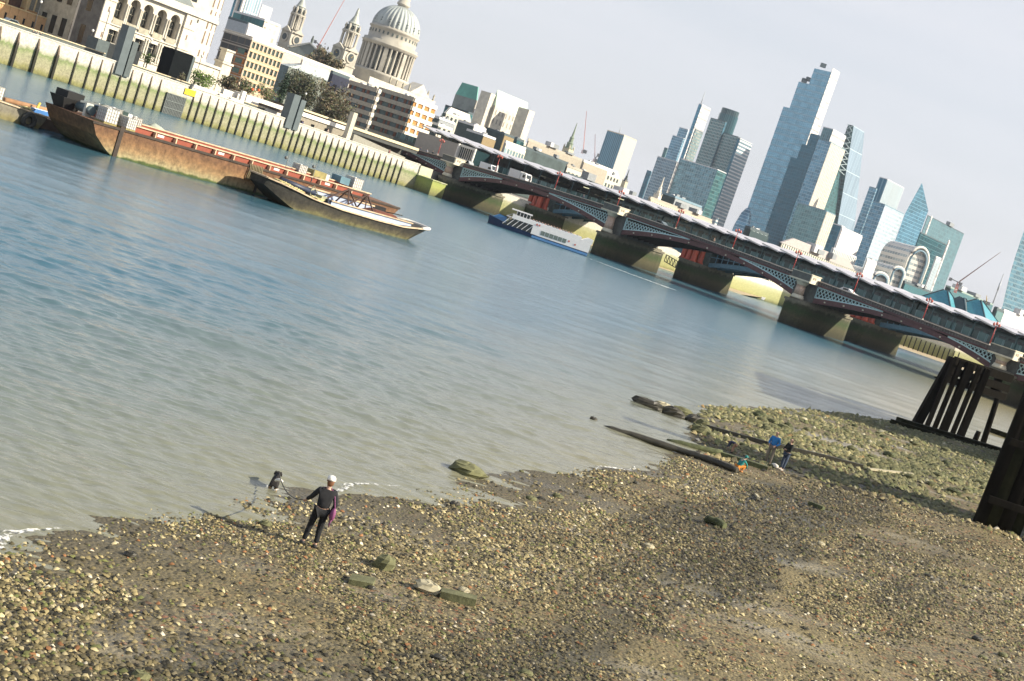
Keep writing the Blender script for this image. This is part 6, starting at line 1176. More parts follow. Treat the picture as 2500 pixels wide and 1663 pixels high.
# things at the far end of the barge and in the river behind
tote(FA, 30.5, 7.1, HA, 'caged container with a yellow green frame far along the rusty barge', 0, 1.25)
sbox(FA, 32.3, 34.5, 6.6, 7.9, HA, HA+1.1, 'deck_box', 'olive and black crate stack with a white end on the far half of the barge', 'deck box', M_ol, M_ibc)
sbox(FA, 36.6, 38.2, 6.3, 7.9, HA, HA+1.3, 'deck_box', 'blue grey box standing second from the far end of the rusty barge', 'deck box', mat('box_blue2', (.10, .20, .25), .6))
tote(FA, 39.6, 7.0, HA, 'olive caged container at the far end of the rusty barge', 0, 1.6)
for (px, lab) in (((694, 418), 'thin mooring pole with two small dark floats behind the barge hold'), ((761, 440), 'thin mooring pole with a dark ball and a bent arm behind the barge')):
    p = W(px[0], px[1], 158); mb = MB(); mb.tube((p.x, p.y, 2.0), (p.x, p.y, p.z+2.0), .05, .04, 5); mb.ell((p.x-.25, p.y, p.z+1.5), .2, .2, .2, 8, 6); mb.beam((p.x, p.y, p.z+.35), (p.x+.8, p.y, p.z+.6), .06)
    tag(mb.build('signal_pole', mat('pole_grey', (.15, .16, .15), .6)), lab, 'pole')
# ---- near lighter (C)
FC = fr((-24.3, 148.3), (.654, .757)); LC, WC = 15.2, 5.4
bc = thing('dark_lighter', 'dark weathered open lighter with a blue white coaming lying in front of the rusty barge', 'barge', FC((7, 2.5, 0)))
def sh(s): return interp(s, [-6, -4, 0, 5, 11, 15, 18.5], [2.45, 2.25, 1.65, 1.3, 1.3, 1.45, 1.95])
mb = MB(FC); rings = []
for s, wl_, t0 in ((-5.6, .0, 1.2), (-4.2, .0, .7), (-2.4, .0, .25), (0, 1, 0), (4, 1, -.1), (9, 1, -.1), (12.5, 1, 0), (14.4, .9, .35), (15.4, .35, 1.2)):
    zt = sh(s if s < 13 else s+2.2); zb = -.5 if s >= 0 else -.5+(2.1)*(-s/5.6)**1.3
    ov = 2.6*max(0, (s-11)/4.4)
    rings.append([(s+ov, t0 if s < 11 else t0*.6, zt), (s, t0+.25, zb), (s, WC-t0-.25, zb), (s+ov, WC-t0 if s < 11 else WC-t0*.6, zt)])
mb.loft(rings); mb.build('hull', M_dhull, bc)
mb = MB(FC); edge = []
for q0, q1 in zip(rings, rings[1:]):
    mb.beam((q0[0][0], q0[0][1]-.05, q0[0][2]), (q1[0][0], q1[0][1]-.05, q1[0][2]), .26, .14); mb.beam((q0[3][0], q0[3][1], q0[3][2]), (q1[3][0], q1[3][1], q1[3][2]), .26, .14)
mb.beam(rings[0][0], rings[0][3], .3, .16); mb.build('gunwale', M_crm, bc)
mb = MB(FC); e_ = rings[-1]; e2 = rings[-2]
mb.path([(e2[0][0], e2[0][1]-.05, e2[0][2]+.02), (e_[0][0]+.1, e_[0][1], e_[0][2]+.03), (e_[0][0]+.55, 2.0, e_[0][2]+.05), (e_[0][0]+.55, 3.4, e_[0][2]+.05), (e_[3][0]+.1, e_[3][1], e_[3][2]+.03), (e2[3][0], e2[3][1], e2[3][2]+.02)], .18, 7); mb.build('stern_rim', mat('rim_white', (.82, .76, .66), .5), bc)
mb = MB(FC); zc = 1.32; mb.prism([(3.0, .7), (15.4, .95), (15.4, 1.05), (3.0, .8)], zc, zc+.55); mb.prism([(2.6, WC-.8), (12.2, WC-.95), (12.2, WC-.85), (2.6, WC-.7)], zc, zc+1.0); mb.cur = 1
mb.prism([(2.9, .55), (15.5, .8), (15.5, 1.15), (2.9, .9)], zc+.553, zc+.66); mb.prism([(2.5, WC-.95), (12.4, WC-1.05), (12.4, WC-.75), (2.5, WC-.6)], zc+1.003, zc+1.15)
mb.build('coaming', [mat('coaming_blue', (.42, .50, .66), .6, var=.15), M_crm], bc)
mb = MB(FC)
for k in range(22):
    s = 3.4+k*.54; h = .12+.14*((k*7) % 3 == 0); mb.box(s, s+.09, .66+.02*s, .69+.02*s, zc+.15, zc+.15+h)
mb.build('stencil_mark', mat('stencil_navy', (.05, .08, .2), .6), bc)
mb = MB(FC); mb.prism([(3, .9), (15.3, 1.2), (12.2, WC-1), (3, WC-.95)], zc-.1, zc+.12); mb.build('hold_floor', mat('hold_brown', (0, 0, 0)), bc)
mb = MB(FC); mb.prism([(9.0, 1.4), (14.6, 1.3), (14.2, 4.2), (9.4, 4.2)], zc+.13, zc+.85, pts2=[(11.0, 2.3), (13.6, 1.9), (13.2, 3.6), (11.2, 3.8)]); mb.build('cargo_heap', mat('cargo_rust', (.14, .05, .03), .95, var=.4, bump=.05), bc)
mb = MB(FC); mb.prism([(13.0, WC-1.2), (16.4, 2.2), (17.1, 2.6), (13.6, WC-.6)], zc+.2, zc+.22); mb.build('stern_deck', mat('deck_tan', (.46, .38, .27), .8), bc)
fr_ = thing('lifting_frame', 'dark steel triangular trestle standing in the near lighter', 'frame', FC((8, 3, 1.4)))
mb = MB(FC)
A_, B_ = (6.8, 3.0, 3.5), (9.6, 3.0, 3.5)
mb.beam(A_, B_, .16)
for a, b in ((A_, (5.9, 1.2, 1.5)), (A_, (7.6, 1.3, 1.5)), (A_, (6.6, 4.5, 1.5)), (B_, (8.4, 1.3, 1.5)), (B_, (10.1, 1.4, 1.5)), (B_, (9.8, 4.4, 1.5)), (A_, (3.4, 2.2, 1.9)), (B_, (5.6, 1.2, 1.9))): mb.beam(a, b, .13)
mb.build('steel_leg', mat('trestle_brown', (.07, .04, .03), .7), fr_)
rl = thing('rope_pile', 'coils of yellowish rope, chain and a dark roller on the bow of the near lighter', 'rope', FC((-1.5, 2.2, 2)))
random.seed(11); mb = MB(FC)
for k in range(26):
    s = random.uniform(-4.2, 2.0); t = random.uniform(.8, 2.2) if s < 0 else random.uniform(.6, 1.4); z = sh(s)+.1; a = random.uniform(0, 3.14); r_ = random.uniform(.3, .6)
    mb.path([(s+r_*math.cos(a+q), t+r_*.6*math.sin(a+q), z+.12*math.sin(3*q)+.05) for q in np.linspace(0, 5, 9)], .065, 5)
mb.build('rope', mat('rope_yellow', (.48, .42, .20), .9, var=.3), rl)
mb = MB(FC); mb.tube((-2.6, 3.0, sh(-2.6)+.45), (1.9, 2.4, sh(1.9)+.55), .28, .28, 8); mb.build('roller', mat('roller_navy', (.03, .04, .07), .5), rl)
mb = MB(FC); mb.rbox((2.2, 1.6, 1.55), .9, .9, .55, .2); mb.rbox((1.4, 2.6, 1.6), .7, .5, .9, .4); mb.path([(1.2, 3.0, 1.8), (1.7, 2.6, 2.8), (2.1, 2.2, 2.1)], .07, 5); mb.build('machinery', mat('machine_olive', (.30, .30, .20), .7, var=.4), rl)
mb = MB(FC); mb.box(2.6, 3.6, .8, 1.9, 1.45, 1.95); mb.build('cover', mat('roller_navy', (0, 0, 0)), rl)
mb = MB(FC); mb.path([(13.2, WC-.7, 2.0), (14.8, WC-1.3, 2.2), (16.0, 3.4, 2.3)], .06, 5); mb.rbox((12.7, WC-.6, 1.75), 3.0, .5, .8, -.15); tag(mb.build('timber_block', M_blk), 'black chunky timbers at the stern of the near lighter', 'timber')
# ---- left lighter (D)
FD = fr((-52.6, 135.9), (.585, .81)); 
bd = thing('left_lighter', 'grey brown lighter with a tyre fender, cut by the left edge', 'barge', FD((6, 3, 0)))
prof = [(-4.4, 1.75), (-3.2, .95), (-1.8, .3), (0, -.5)]; out = prof+[(22, -.5), (23.5, 1.5)]
def dz(s, z): return z-(.0 if s < 0 else .0)
mb = MB(FD); mb.loft([[(s, 0.0, z) for s, z in [(-4.4, 1.75), (-3.2, .95), (-1.8, .3), (0, -.5), (3.3, -.5), (3.9, .6), (4.2, 1.3)]], [(s, 7.0, z) for s, z in [(-4.4, 1.75), (-3.2, .95), (-1.8, .3), (0, -.5), (3.3, -.5), (3.9, .6), (4.2, 1.3)]]]); mb.build('hull', zmat('hull_grey', [(-.6, (.03, .03, .02)), (.2, (.22, .19, .08)), (.8, (.20, .18, .13)), (2, (.24, .22, .17))], wob=.3, var=.4), bd)
mb = MB(FD); mb.beam((-4.4, -.03, 1.78), (4.2, -.03, 1.34), .2, .12); mb.beam((4.2, 0, 1.34), (4.2, 7, 1.34), .2, .12); mb.build('gunwale', M_crm, bd)
mb = MB(FD); mb.prism([(4.3, 1.2), (14, 1.2), (14, 7.6), (4.3, 7.6)], -.5, 1.1); mb.build('deck', mat('deck_dark', (0, 0, 0)), bd)
mb = MB(FD); c = (2.1, -.28, .55); R1, r1 = .62, .27
rings = []
for k in range(17): a = 2*math.pi*k/16; rings.append([(c[0]+(R1+r1*math.cos(q))*math.cos(a), c[1]+r1*math.sin(q), c[2]+(R1+r1*math.cos(q))*math.sin(a)) for q in np.linspace(0, 2*math.pi, 8, endpoint=False)])
mb.loft(rings, caps=False, sm=True); tag(mb.build('tyre_fender', mat('tyre_grey', (.045, .045, .04), .8, var=.5, scale=4)), 'big old tyre hung over the side of the left lighter', 'tyre')
tote(FD, -.5, 2.6, 1.45, 'white caged container alone on the left lighter near the picture edge', .1, 1.35)
mb = MB(FD); mb.tube((2.4, 5.2, 1.5), (12, 7.6, 1.6), .28, .24, 8); tag(mb.build('steel_pipe', mat('pipe_rust', (.36, .20, .10), .8, var=.3)), 'long rust brown pipe lying across the left lighter deck', 'pipe')
mb = MB(FD); mb.beam((3.4, 1.6, 1.55), (7.8, 2.3, 1.5), .45, .38); mb.cur = 1; mb.beam((3.4, 1.75, 1.77), (7.8, 2.45, 1.72), .3, .07); tag(mb.build('blue_beam', [mat('beam_blue', (.06, .20, .50), .5), mat('beam_white', (.8, .8, .8), .5)]), 'blue and white beam lying between the left lighter and the rusty barge', 'beam')
for s in (6.0, 7.4): mb = MB(FD); mb.tube((s, 5.0, 1.1), (s+.45, 5.2, 2.2), .14, .13, 8); tag(mb.build('yellow_bollard', mat('bollard_yellow', (.62, .45, .08), .6)), 'small yellow bollard on the deck behind the blue and white beam', 'bollard', 'pair of yellow bollards')
mb = MB(FD); random.seed(2)
for k in range(12): s, t = random.uniform(1.6, 3.8), random.uniform(.7, 2.6); mb.path([(s+.3*math.cos(q), t+.3*math.sin(q), 1.4+.05*q) for q in np.linspace(0, 5, 7)], .05, 4)
tag(mb.build('rope_coil', mat('rope_yellow', (0, 0, 0))), 'loose rope coils beside the white container on the left lighter', 'rope')
# ---- passenger boat
bo = G(1194, 546); be = G(1434, 627); sc = 1.0
FB = fr((bo.x, bo.y), (be.x-bo.x, be.y-bo.y)); LB = (be-bo).length
tb = thing('tour_boat', 'white and blue river tour boat passing under the second arch', 'boat', FB((LB/2, 2.6, 0)))
k_ = LB/24
def S(s): return s*k_
Mnavy = mat('hull_navy', (.012, .03, .09), .4); Mblu = mat('hull_blue', (.10, .25, .50), .4); Mwht = mat('boat_white', (.82, .80, .78), .4, var=.04); Mgl = mat('boat_glass', (.02, .03, .03), .1)
mb = MB(FB); rings = [[(S(s), y0, zt), (S(s)+.2, y0+.3, -.4), (S(s)+.2, 5.2-y0-.3, -.4), (S(s), 5.2-y0, zt)] for s, y0, zt in ((-.6, 2.4, 1.9), (.8, 1.3, 1.7), (3, .4, 1.35), (6, .05, 1.0), (12, 0, .8), (LB/k_-.3, 0, .8))]; mb.loft(rings); mb.build('hull', Mnavy, tb)
mb = MB(FB); mb.box(S(10.2), LB-.2, -.04, 0, .12, .62); mb.build('hull_stripe', Mblu, tb)
mb = MB(FB); mb.loft([[(S(.2), 1.0, 1.75), (S(1.6), 1.2, 2.7)], [(S(3.6), .1, 1.35), (S(3.4), .3, 2.5)]], caps=False, closed=False); mb.loft([[(S(.2), 1.0, 1.75), (S(1.6), 1.2, 2.7)], [(S(.2), 4.2, 1.75), (S(1.6), 4.0, 2.7)], [(S(3.6), 5.1, 1.35), (S(3.4), 4.9, 2.5)]], caps=False, closed=False); mb.build('bow_screen', mat('bow_blue', (.05, .16, .32), .3), tb)
mb = MB(FB); mb.prism([(S(3.0), .25), (S(10.0), .25), (S(10.0), 4.95), (S(3.0), 4.95)], .9, 2.7, pts2=[(S(4.8), .3), (S(10.9), .3), (S(10.9), 4.9), (S(4.8), 4.9)]); mb.build('saloon_glass', Mgl, tb)
for i in range(7): mb = MB(FB); s = 2.9+i*1.15; mb.beam((S(s), .18, 1.0), (S(s+1.3), .22, 2.75), .12); mb.build('window_post', Mwht, tb)
mb = MB(FB); mb.prism([(S(9.8), .02), (LB-.1, .02), (LB-.1, 5.18), (S(9.8), 5.18)], .82, 2.7); mb.build('cabin', Mwht, tb)
for i in range(6): mb = MB(FB); s = 12.0+i*1.05; mb.box(S(s), S(s+.93), -.02, .015, 1.25, 2.15); mb.build('window', mat('boat_window', (.16, .20, .18), .15), tb)
mb = MB(FB); mb.box(S(4.6), S(21.4), .05, .14, 2.703, 3.65); mb.box(S(4.6), S(21.4), 5.06, 5.15, 2.703, 3.65); mb.box(S(4.6), S(21.4), .141, 5.05, 2.703, 2.8); mb.build('upper_deck', Mwht, tb)
mb = MB(FB); mb.prism([(S(21.0), .02), (LB+.1, .02), (LB+.1, 5.18), (S(21.0), 5.18)], 2.703, 2.75, pts2=None); mb.loft([[(S(21.0), y, 2.76), (S(23.0), y, 3.9), (LB+.15, y, 3.8), (LB+.1, y, 2.76)] for y in (.05, .35)]); mb.loft([[(S(21.0), y, 2.76), (S(23.0), y, 3.9), (LB+.15, y, 3.8), (LB+.1, y, 2.76)] for y in (4.85, 5.15)]); mb.build('stern_wing', Mwht, tb)
mb = MB(FB); mb.prism([(S(3.4), .5), (S(8.8), .5), (S(8.8), 4.7), (S(3.4), 4.7)], 2.81, 2.95); mb.poly([(S(3.2), .4, 2.8), (S(5.0), .8, 3.9), (S(5.0), 4.4, 3.9), (S(3.2), 4.8, 2.8)]); mb.build('foredeck', Mwht, tb)
mb = MB(FB); mb.box(S(5.4), S(8.6), 1.2, 4.0, 2.96, 4.5); mb.build('wheelhouse_glass', Mgl, tb)
mb = MB(FB); mb.box(S(4.0), S(9.0), 1.0, 4.2, 4.503, 4.75); mb.box(S(6.9), S(8.7), 1.15, 4.05, 2.96, 3.6)
for s in (5.4, 6.2, 7.0, 7.8, 8.6): mb.box(S(s)-.06, S(s)+.06, 1.12, 1.2, 2.96, 4.5)
mb.build('wheelhouse', Mwht, tb)
mb = MB(FB)
for s, z in ((10.6, 3.1), (11.2, 3.1), (20.4, 1.6), (18.8, 1.9)): mb.tube((S(s), 0.0, z), (S(s), -.03, z), .22, .22, 10)
mb.build('lifebuoy', mat('buoy_red', (.6, .18, .14), .6), tb)
def mini_person(f0, s, t, z, top, legs, label, rz=0.0, group=None):
    p = f0((s, t, z)); mb = MB(); o = p
    mb.xf = lambda q: o+Vector((q[0]*math.cos(rz)-q[1]*math.sin(rz), q[0]*math.sin(rz)+q[1]*math.cos(rz), q[2]))
    mb.cur = 1
    for dx in (-.1, .1): mb.path([(dx, 0, 0), (dx, .02, .45), (dx*.9, 0, .88)], [.07, .08, .11], 6)
    mb.cur = 0; mb.path([(0, 0, .82), (0, 0, 1.1), (0, 0, 1.38), (0, 0, 1.48)], [.17, .16, .2, .08], 8)
    for sx in (-1, 1): mb.path([(sx*.2, 0, 1.4), (sx*.27, .02, 1.12), (sx*.22, .12, .9)], [.07, .055, .045], 5)
    mb.cur = 2; mb.ell((0, 0, 1.62), .1, .11, .13, 8, 6)
    return tag(mb.build('person', [mat('cl_%d' % int(top[0]*500+top[1]*50+top[2]*5), top, .85), mat('cl_%d' % int(legs[0]*500+legs[1]*50+legs[2]*5), legs, .85), mat('skin', (.52, .33, .24), .6)]), label, 'person', group)
random.seed(21)
for k in range(16):
    s = 9.5+k*.72; mini_person(FB, S(s), random.uniform(.6, 3.2), 2.25, random.choice([(.7, .65, .6), (.08, .09, .12), (.55, .3, .25), (.2, .25, .35)]), (.05, .06, .09), 'passenger seated along the upper deck rail of the tour boat', 0, 'passengers on the upper deck of the tour boat')
# wake
mb = MB(); q = []
a = G(1434, 630); b_ = G(1640, 706); d = (b_-a).normalized(); l_ = Vector((-d.y, d.x, 0))
for k in range(26): u = k/25; p = a.lerp(b_, u); w_ = .35+1.6*u; p += l_*.4*math.sin(u*9); q.append([(p.x+l_.x*w_, p.y+l_.y*w_, .012), (p.x-l_.x*w_, p.y-l_.y*w_, .012)])
mb.loft(q, caps=False, closed=False)
def foam_mat(name, sc=2.0, lo=.5, hi=.7):
    m = bpy.data.materials.new(name); m.use_nodes = True; t = m.node_tree; b = t.nodes['Principled BSDF']; b.inputs['Base Color'].default_value = (.8, .8, .76, 1); b.inputs['Roughness'].default_value = .8
    tr = N(t, 'ShaderNodeBsdfTransparent'); mxs = N(t, 'ShaderNodeMixShader'); g = N(t, 'ShaderNodeNewGeometry'); n = N(t, 'ShaderNodeTexNoise', i_Scale=sc, i_Detail=6.0, i_Roughness=.7); mr = N(t, 'ShaderNodeMapRange'); mr.inputs[1].default_value = lo; mr.inputs[2].default_value = hi
    l = t.links.new; l(g.outputs['Position'], n.inputs['Vector']); l(n.outputs[0], mr.inputs[0]); l(mr.outputs[0], mxs.inputs[0]); l(tr.outputs[0], mxs.inputs[1]); l(b.outputs[0], mxs.inputs[2]); l(mxs.outputs[0], t.nodes['Material Output'].inputs[0]); return m
M_foam = foam_mat('wake_foam', 1.6, .45, .6)
tag(mb.build('wake', M_foam), kind='stuff')
# people walking on the road bridge, far end
cols = [((.05, .06, .10), (.04, .05, .06)), ((.30, .32, .36), (.06, .06, .08)), ((.45, .10, .08), (.05, .05, .07)), ((.02, .03, .03), (.03, .03, .04)), ((.6, .58, .5), (.1, .1, .12))]
labs = ['person in navy walking at the left end of the bridge parapet', 'person in grey beside the first lamp on the bridge', 'person in a red top just left of the first white recess', 'person in black behind the parapet near the beige hall wall', 'person in a pale coat left of the beige hall lamp']
for k, s in enumerate((-17.5, -14.6, -7.2, -12.2, -10.2)): mini_person(Bf, s, 5.6, ztop(s)-.85, cols[k][0], cols[k][1], labs[k])
for s, lb in ((26.5, 'person in dark clothes walking past the white lorry on the bridge'), (46, 'person in grey walking over the right side of the first full arch'), (88.5, 'person in tan walking just right of the middle arch crown lamp')): mini_person(Bf, s, 5.6, ztop(s)-.85, (.22, .16, .12) if s > 80 else (.05, .07, .08), (.05, .05, .06), lb)
# ---- far shore through the arches: wall with piles, beach, boat, truss jetty
fw_ = thing('far_wall', 'pale green stained river wall seen through the right hand arches', 'river wall', (90, 478, 0))
mb = MB(); pts = [(-18, 408), (40, 444), (81, 483), (140, 475), (300, 521)]
for (x0, y0), (x1, y1) in zip(pts, pts[1:]):
    d = Vector((x1-x0, y1-y0, 0)).normalized(); o = Vector((d.y, -d.x, 0)); mb.prism([(x0+o.x*.6, y0+o.y*.6), (x1+o.x*.6, y1+o.y*.6), (x1, y1), (x0, y0)], -1, 6.6)
mb.build('wall', zmat('far_wall', [(-.5, (.08, .08, .03)), (1, (.36, .36, .15)), (3.2, (.42, .42, .2)), (4.4, (.5, .5, .3)), (4.9, (.75, .70, .58)), (8, (.78, .72, .6))], wob=.3), fw_)
for k in range(30): x = 95+k*1.6; y = 482-(x-81)*.135-1.1; mb = MB(); mb.box(x, x+.3, y-.4, y, 0, 4.4); mb.build('fender_pile', M_rib, fw_)
mb = MB(); mb.poly([(84, 470, -.2), (180, 448, -.2), (182, 482, 1.2), (84, 482, 1.2)]); mb.poly([(-10, 400, -.3), (60, 440, -.3), (78, 484, .9), (-14, 412, .9)]); tag(mb.build('beach', mat('beach_sand', (.40, .32, .20), .95, scale=.5)), kind='structure')
two('brick_riverside', 'brick and cream riverside building seen under the arch near the beach', (2290, 855), (2262, 848), (2356, 878), 484, fmat('rs_dark', (.04, .06, .06), (.5, .42, .3), 3, 3, .2, .2, metal=0), fmat('rs_cream', (.62, .60, .55), (.62, .42, .25), 4, 4.4, .55, .45, metal=0), cat='building', rm=M_pale)
two('riverside_block', 'dark windowed block on the far wall seen through the right hand arch', (2250, 842), (2215, 828), (2292, 856), 488, Ld, fmat('rs_dark', (0, 0, 0), (0, 0, 0)), cat='building', rm=M_pale)
two('riverside_block', 'orange brick block above the pale far wall under the middle arch', (1868, 690), (1836, 678), (1896, 700), 500, MATS['brick_red_office'], fmat('rs_brick', (.5, .48, .42), (.45, .2, .1), 4, 4, .5, .4, metal=0), cat='building', rm=M_pale)
p0, p1 = G(1812, 712), G(1862, 732); mb = MB(); d = (p1-p0).normalized(); l_ = Vector((-d.y, d.x, 0)); mb.loft([[tuple(p0+d*s+l_*(w_)+Vector((0, 0, z))) for w_, z in ((-hw, .9), (-hw*.6, 0), (hw*.6, 0), (hw, .9))] for s, hw in ((0, .5), (2, 1.8), ((p1-p0).length-2, 1.8), ((p1-p0).length, .8))]); tag(mb.build('moored_launch', Mwht), 'long low white launch moored at the far wall under the middle arch', 'boat')
tj = thing('truss_walkway', 'dark steel truss walkway sloping down the far wall under the middle arch', 'walkway', (44, 436, 3))
pa, pb_ = G(1627, 628, 4.5), G(1664, 646, 3.4); pa = W(1627, 622, 424); pb_ = W(1668, 646, 424); mb = MB(); up = Vector((0, 0, 2.0))
mb.beam(pa, pb_, .25); mb.beam(pa-up, pb_-up, .25)
for k in range(7): q0 = pa.lerp(pb_, k/6); q1 = pa.lerp(pb_, (k+1)/6); mb.beam(q0, q0-up, .2); 
for k in range(6): q0 = pa.lerp(pb_, k/6); q1 = pa.lerp(pb_, (k+1)/6); mb.beam(q0, q1-up, .16)
mb.build('truss', M_blk, tj)
# ================================================================ TREES AND PLANTS
def leafmesh(name, pts, size, mats, parent, elong=1.0, seed=1):
    """many small leaf or twig faces at pts; numpy"""
    rs = np.random.RandomState(seed); n = len(pts); P_ = np.array(pts)
    a = rs.normal(size=(n, 3)); a /= np.linalg.norm(a, axis=1)[:, None]; b = np.cross(a, rs.normal(size=(n, 3))); b /= np.linalg.norm(b, axis=1)[:, None]
    s = size*rs.uniform(.6, 1.4, n)[:, None]; v = np.stack([P_-a*s*elong, P_+b*s, P_+a*s*elong, P_-b*s], 1).reshape(-1, 3); off = np.array(parent['_w'])
    f = np.arange(4*n).reshape(n, 4); me = bpy.data.meshes.new(name); me.from_pydata((v-off).tolist(), [], f.tolist())
    for m_ in mats: me.materials.append(m_)
    me.polygons.foreach_set('material_index', rs.randint(0, len(mats), n)); o = bpy.data.objects.new(name, me); COL.objects.link(o); o.parent = parent; return o
def clump_pts(c, r, n, seed, k=14, surf=.5):
    rs = np.random.RandomState(seed); cl = rs.normal(size=(k, 3))*np.array(r)*.42; out = []
    for i in range(n):
        q = cl[rs.randint(k)]+rs.normal(size=3)*np.array(r)*.22
        out.append((c[0]+q[0], c[1]+q[1], c[2]+q[2]))
    return out
M_bark = mat('bark', (.10, .08, .055), .9, var=.3)
def tree(name, label, px_c, px_w, Y, hgt, n, size, cols, base_z=6.3, elong=1.0, seed=1, k=16, bare=False, cat='tree', group=None):
    c = W(*px_c, Y); r = abs((W(px_c[0]+px_w/2, px_c[1], Y)-c).length); t = thing(name, label, cat, (c.x, c.y, base_z), group)
    rs = random.Random(seed); mb = MB(); mb.path([(c.x, c.y, base_z), (c.x+.1, c.y, base_z+(c.z-base_z)*.5), (c.x, c.y, c.z)], [r*.09+.08, r*.07+.05, r*.04+.03], 6)
    for q in range(22 if bare else 7):
        a = rs.uniform(0, 6.28); el = rs.uniform(.2, 1.2); L_ = r*rs.uniform(.6, 1.0); z0 = base_z+(c.z-base_z)*rs.uniform(.45, 1.0); p1 = (c.x+math.cos(a)*L_*.5, c.y+math.sin(a)*L_*.5, z0+L_*.4*el); p2 = (c.x+math.cos(a+.2)*L_, c.y+math.sin(a+.2)*L_, z0+L_*.9*el); mb.path([(c.x, c.y, z0), p1, p2], [r*.035+.02, r*.02+.015, .02], 4)
    mb.build('trunk', M_bark, t)
    leafmesh('crown', clump_pts((c.x, c.y, c.z), (r, r, hgt/2), n, seed, k), size, cols, t, elong, seed); return t
T_g = [mat('leaf_bright', (.20, .30, .06), .7, var=.3), mat('leaf_mid', (.12, .18, .05), .7, var=.3)]; T_b = [mat('twig_brown', (.20, .15, .09), .9, var=.3), mat('twig_grey', (.14, .13, .09), .9, var=.3), mat('twig_green', (.12, .13, .06), .9, var=.3)]; T_d = [mat('leaf_dark', (.025, .05, .03), .7, var=.3), mat('leaf_dark2', (.035, .07, .035), .7, var=.3)]
tree('leafy_bush', 'bright yellow green bushes right of the big black box', (496, 194), 52, 335, 4.2, 1500, .16, T_g, seed=3, cat='bush', k=20)
tree('leafy_bush', 'small bright green bush at the foot of the white hall between slab and black box', (362, 142), 26, 325, 2.4, 500, .14, T_g, seed=4, cat='bush')
tree('leafy_bush', 'low pinkish brown shrub at the right foot of the black box', (444, 188), 20, 320, 1.4, 300, .12, T_b, seed=5, cat='bush')
tree('bare_bush', 'brown bare shrubs right of the bright green bushes', (560, 205), 46, 345, 4.0, 1300, .13, T_b, seed=6, cat='bush', elong=2.4, bare=True)
tree('bare_bush', 'brown and green shrubs below the grid windowed office', (600, 218), 44, 352, 3.6, 1200, .13, T_b+T_g[1:], seed=7, cat='bush', elong=2, bare=True)
tree('leafy_bush', 'olive green shrubs on the terrace left of the dark evergreen', (652, 230), 46, 356, 3.4, 1200, .14, T_g[1:]+T_b[:1], seed=8, cat='bush')
tree('evergreen_tree', 'narrow dark evergreen tree above the paired grey slabs', (692, 222), 22, 362, 8.6, 1800, .17, T_d, seed=9, k=12)
tree('bare_tree', 'large round bare brown tree in front of the brick offices', (806, 262), 92, 392, 9.5, 9000, .13, T_b, seed=10, elong=3.0, k=40, bare=True)
tree('bare_tree', 'bare grey green trees filling the gap right of the evergreen', (738, 222), 84, 402, 9.5, 8000, .13, T_b[1:]+T_d[:1], seed=11, elong=3.0, k=34, bare=True)
tree('bare_tree', 'thin bare treetops rising below the cathedral pediment', (788, 150), 66, 600, 8, 2600, .3, T_b, base_z=8, seed=12, elong=2.5, bare=True)
tree('leafy_bush', 'dark green undergrowth at the foot of the large bare tree', (775, 292), 80, 385, 2.6, 900, .16, T_d+T_g[1:], seed=13, cat='bush')
for k, px in enumerate(((617, 218), (632, 220))):
    p = W(*px, 350); mb = MB(); mb.lathe((p.x, p.y, p.z-.3), [(.2, 0), (.35, .1), (.3, .5), (.12, .6)], 8); tag(mb.build('orange_lamp', mat('orange_marker', (.65, .12, .03), .6)), 'small orange red marker among the shrubs below the grid windowed office', 'marker', 'orange markers among the terrace shrubs')
# lamp posts along the embankment road
elamp = None
for px, Y, lab in (((226, 78), 330, 'tall embankment lamp post at the left corner of the white hall'), ((369, 100), 332, 'tall embankment lamp post in front of the middle of the white hall'), ((492, 140), 340, 'tall lamp post rising from the bright green bushes'), ((268, 30), 334, 'tall thin lamp post before the left bay of the white hall'), ((746, 232), 380, 'embankment lamp post with a white globe among the bare trees'), ((100, 8), 318, 'lamp post in front of the orange gabled building')):
    p = W(*px, Y); t = thing('embankment_lamp', lab, 'street lamp', (p.x, p.y, 6.3), 'lamp posts along the far embankment'); mb = MB(); mb.tube((p.x, p.y, 6.3), (p.x, p.y, p.z), .12, .07, 6); mb.build('post', mat('lamp_iron', (.03, .035, .035), .6), t); mb = MB(); mb.lathe((p.x, p.y, p.z), [(.1, 0), (.3, .2), (.28, .5), (.05, .65)], 8); mb.build('globe', mat('lamp_globe', (.75, .75, .7), .3), t)
# embankment strollers
for k, (px, top, lab) in enumerate((((68, 76), (.03, .03, .04), 'first of the dark dressed people at the river wall rail at far left'), ((74, 79), (.08, .08, .1), 'second person of the crowd at the rail at far left'), ((80, 78), (.4, .38, .35), 'pale coated person in the small crowd at the far left rail'), ((87, 82), (.03, .04, .05), 'last person of the small crowd at the far left rail'), ((532, 237), (.03, .03, .03), 'dark seated person on the white terrace wall'), ((560, 243), (.1, .1, .12), 'person beside the narrow pale pillar'), ((800, 322), (.5, .4, .35), 'person in the dark doorway of the long ramp building'), ((738, 300), (.1, .1, .2), 'person left on the walk below the long white band'), ((948, 378), (.3, .1, .1), 'person in red on the walk near the end of the river wall'))):
    a, z = EB(px[0], px[1], 3.5); mini_person(Ef, a, 3.5 if k > 3 else 1.6, 6.3 if k > 3 else 6.4, top, (.04, .04, .05), lab)
cars = MB(Ef); a0, _ = EB(42, 48, 10)
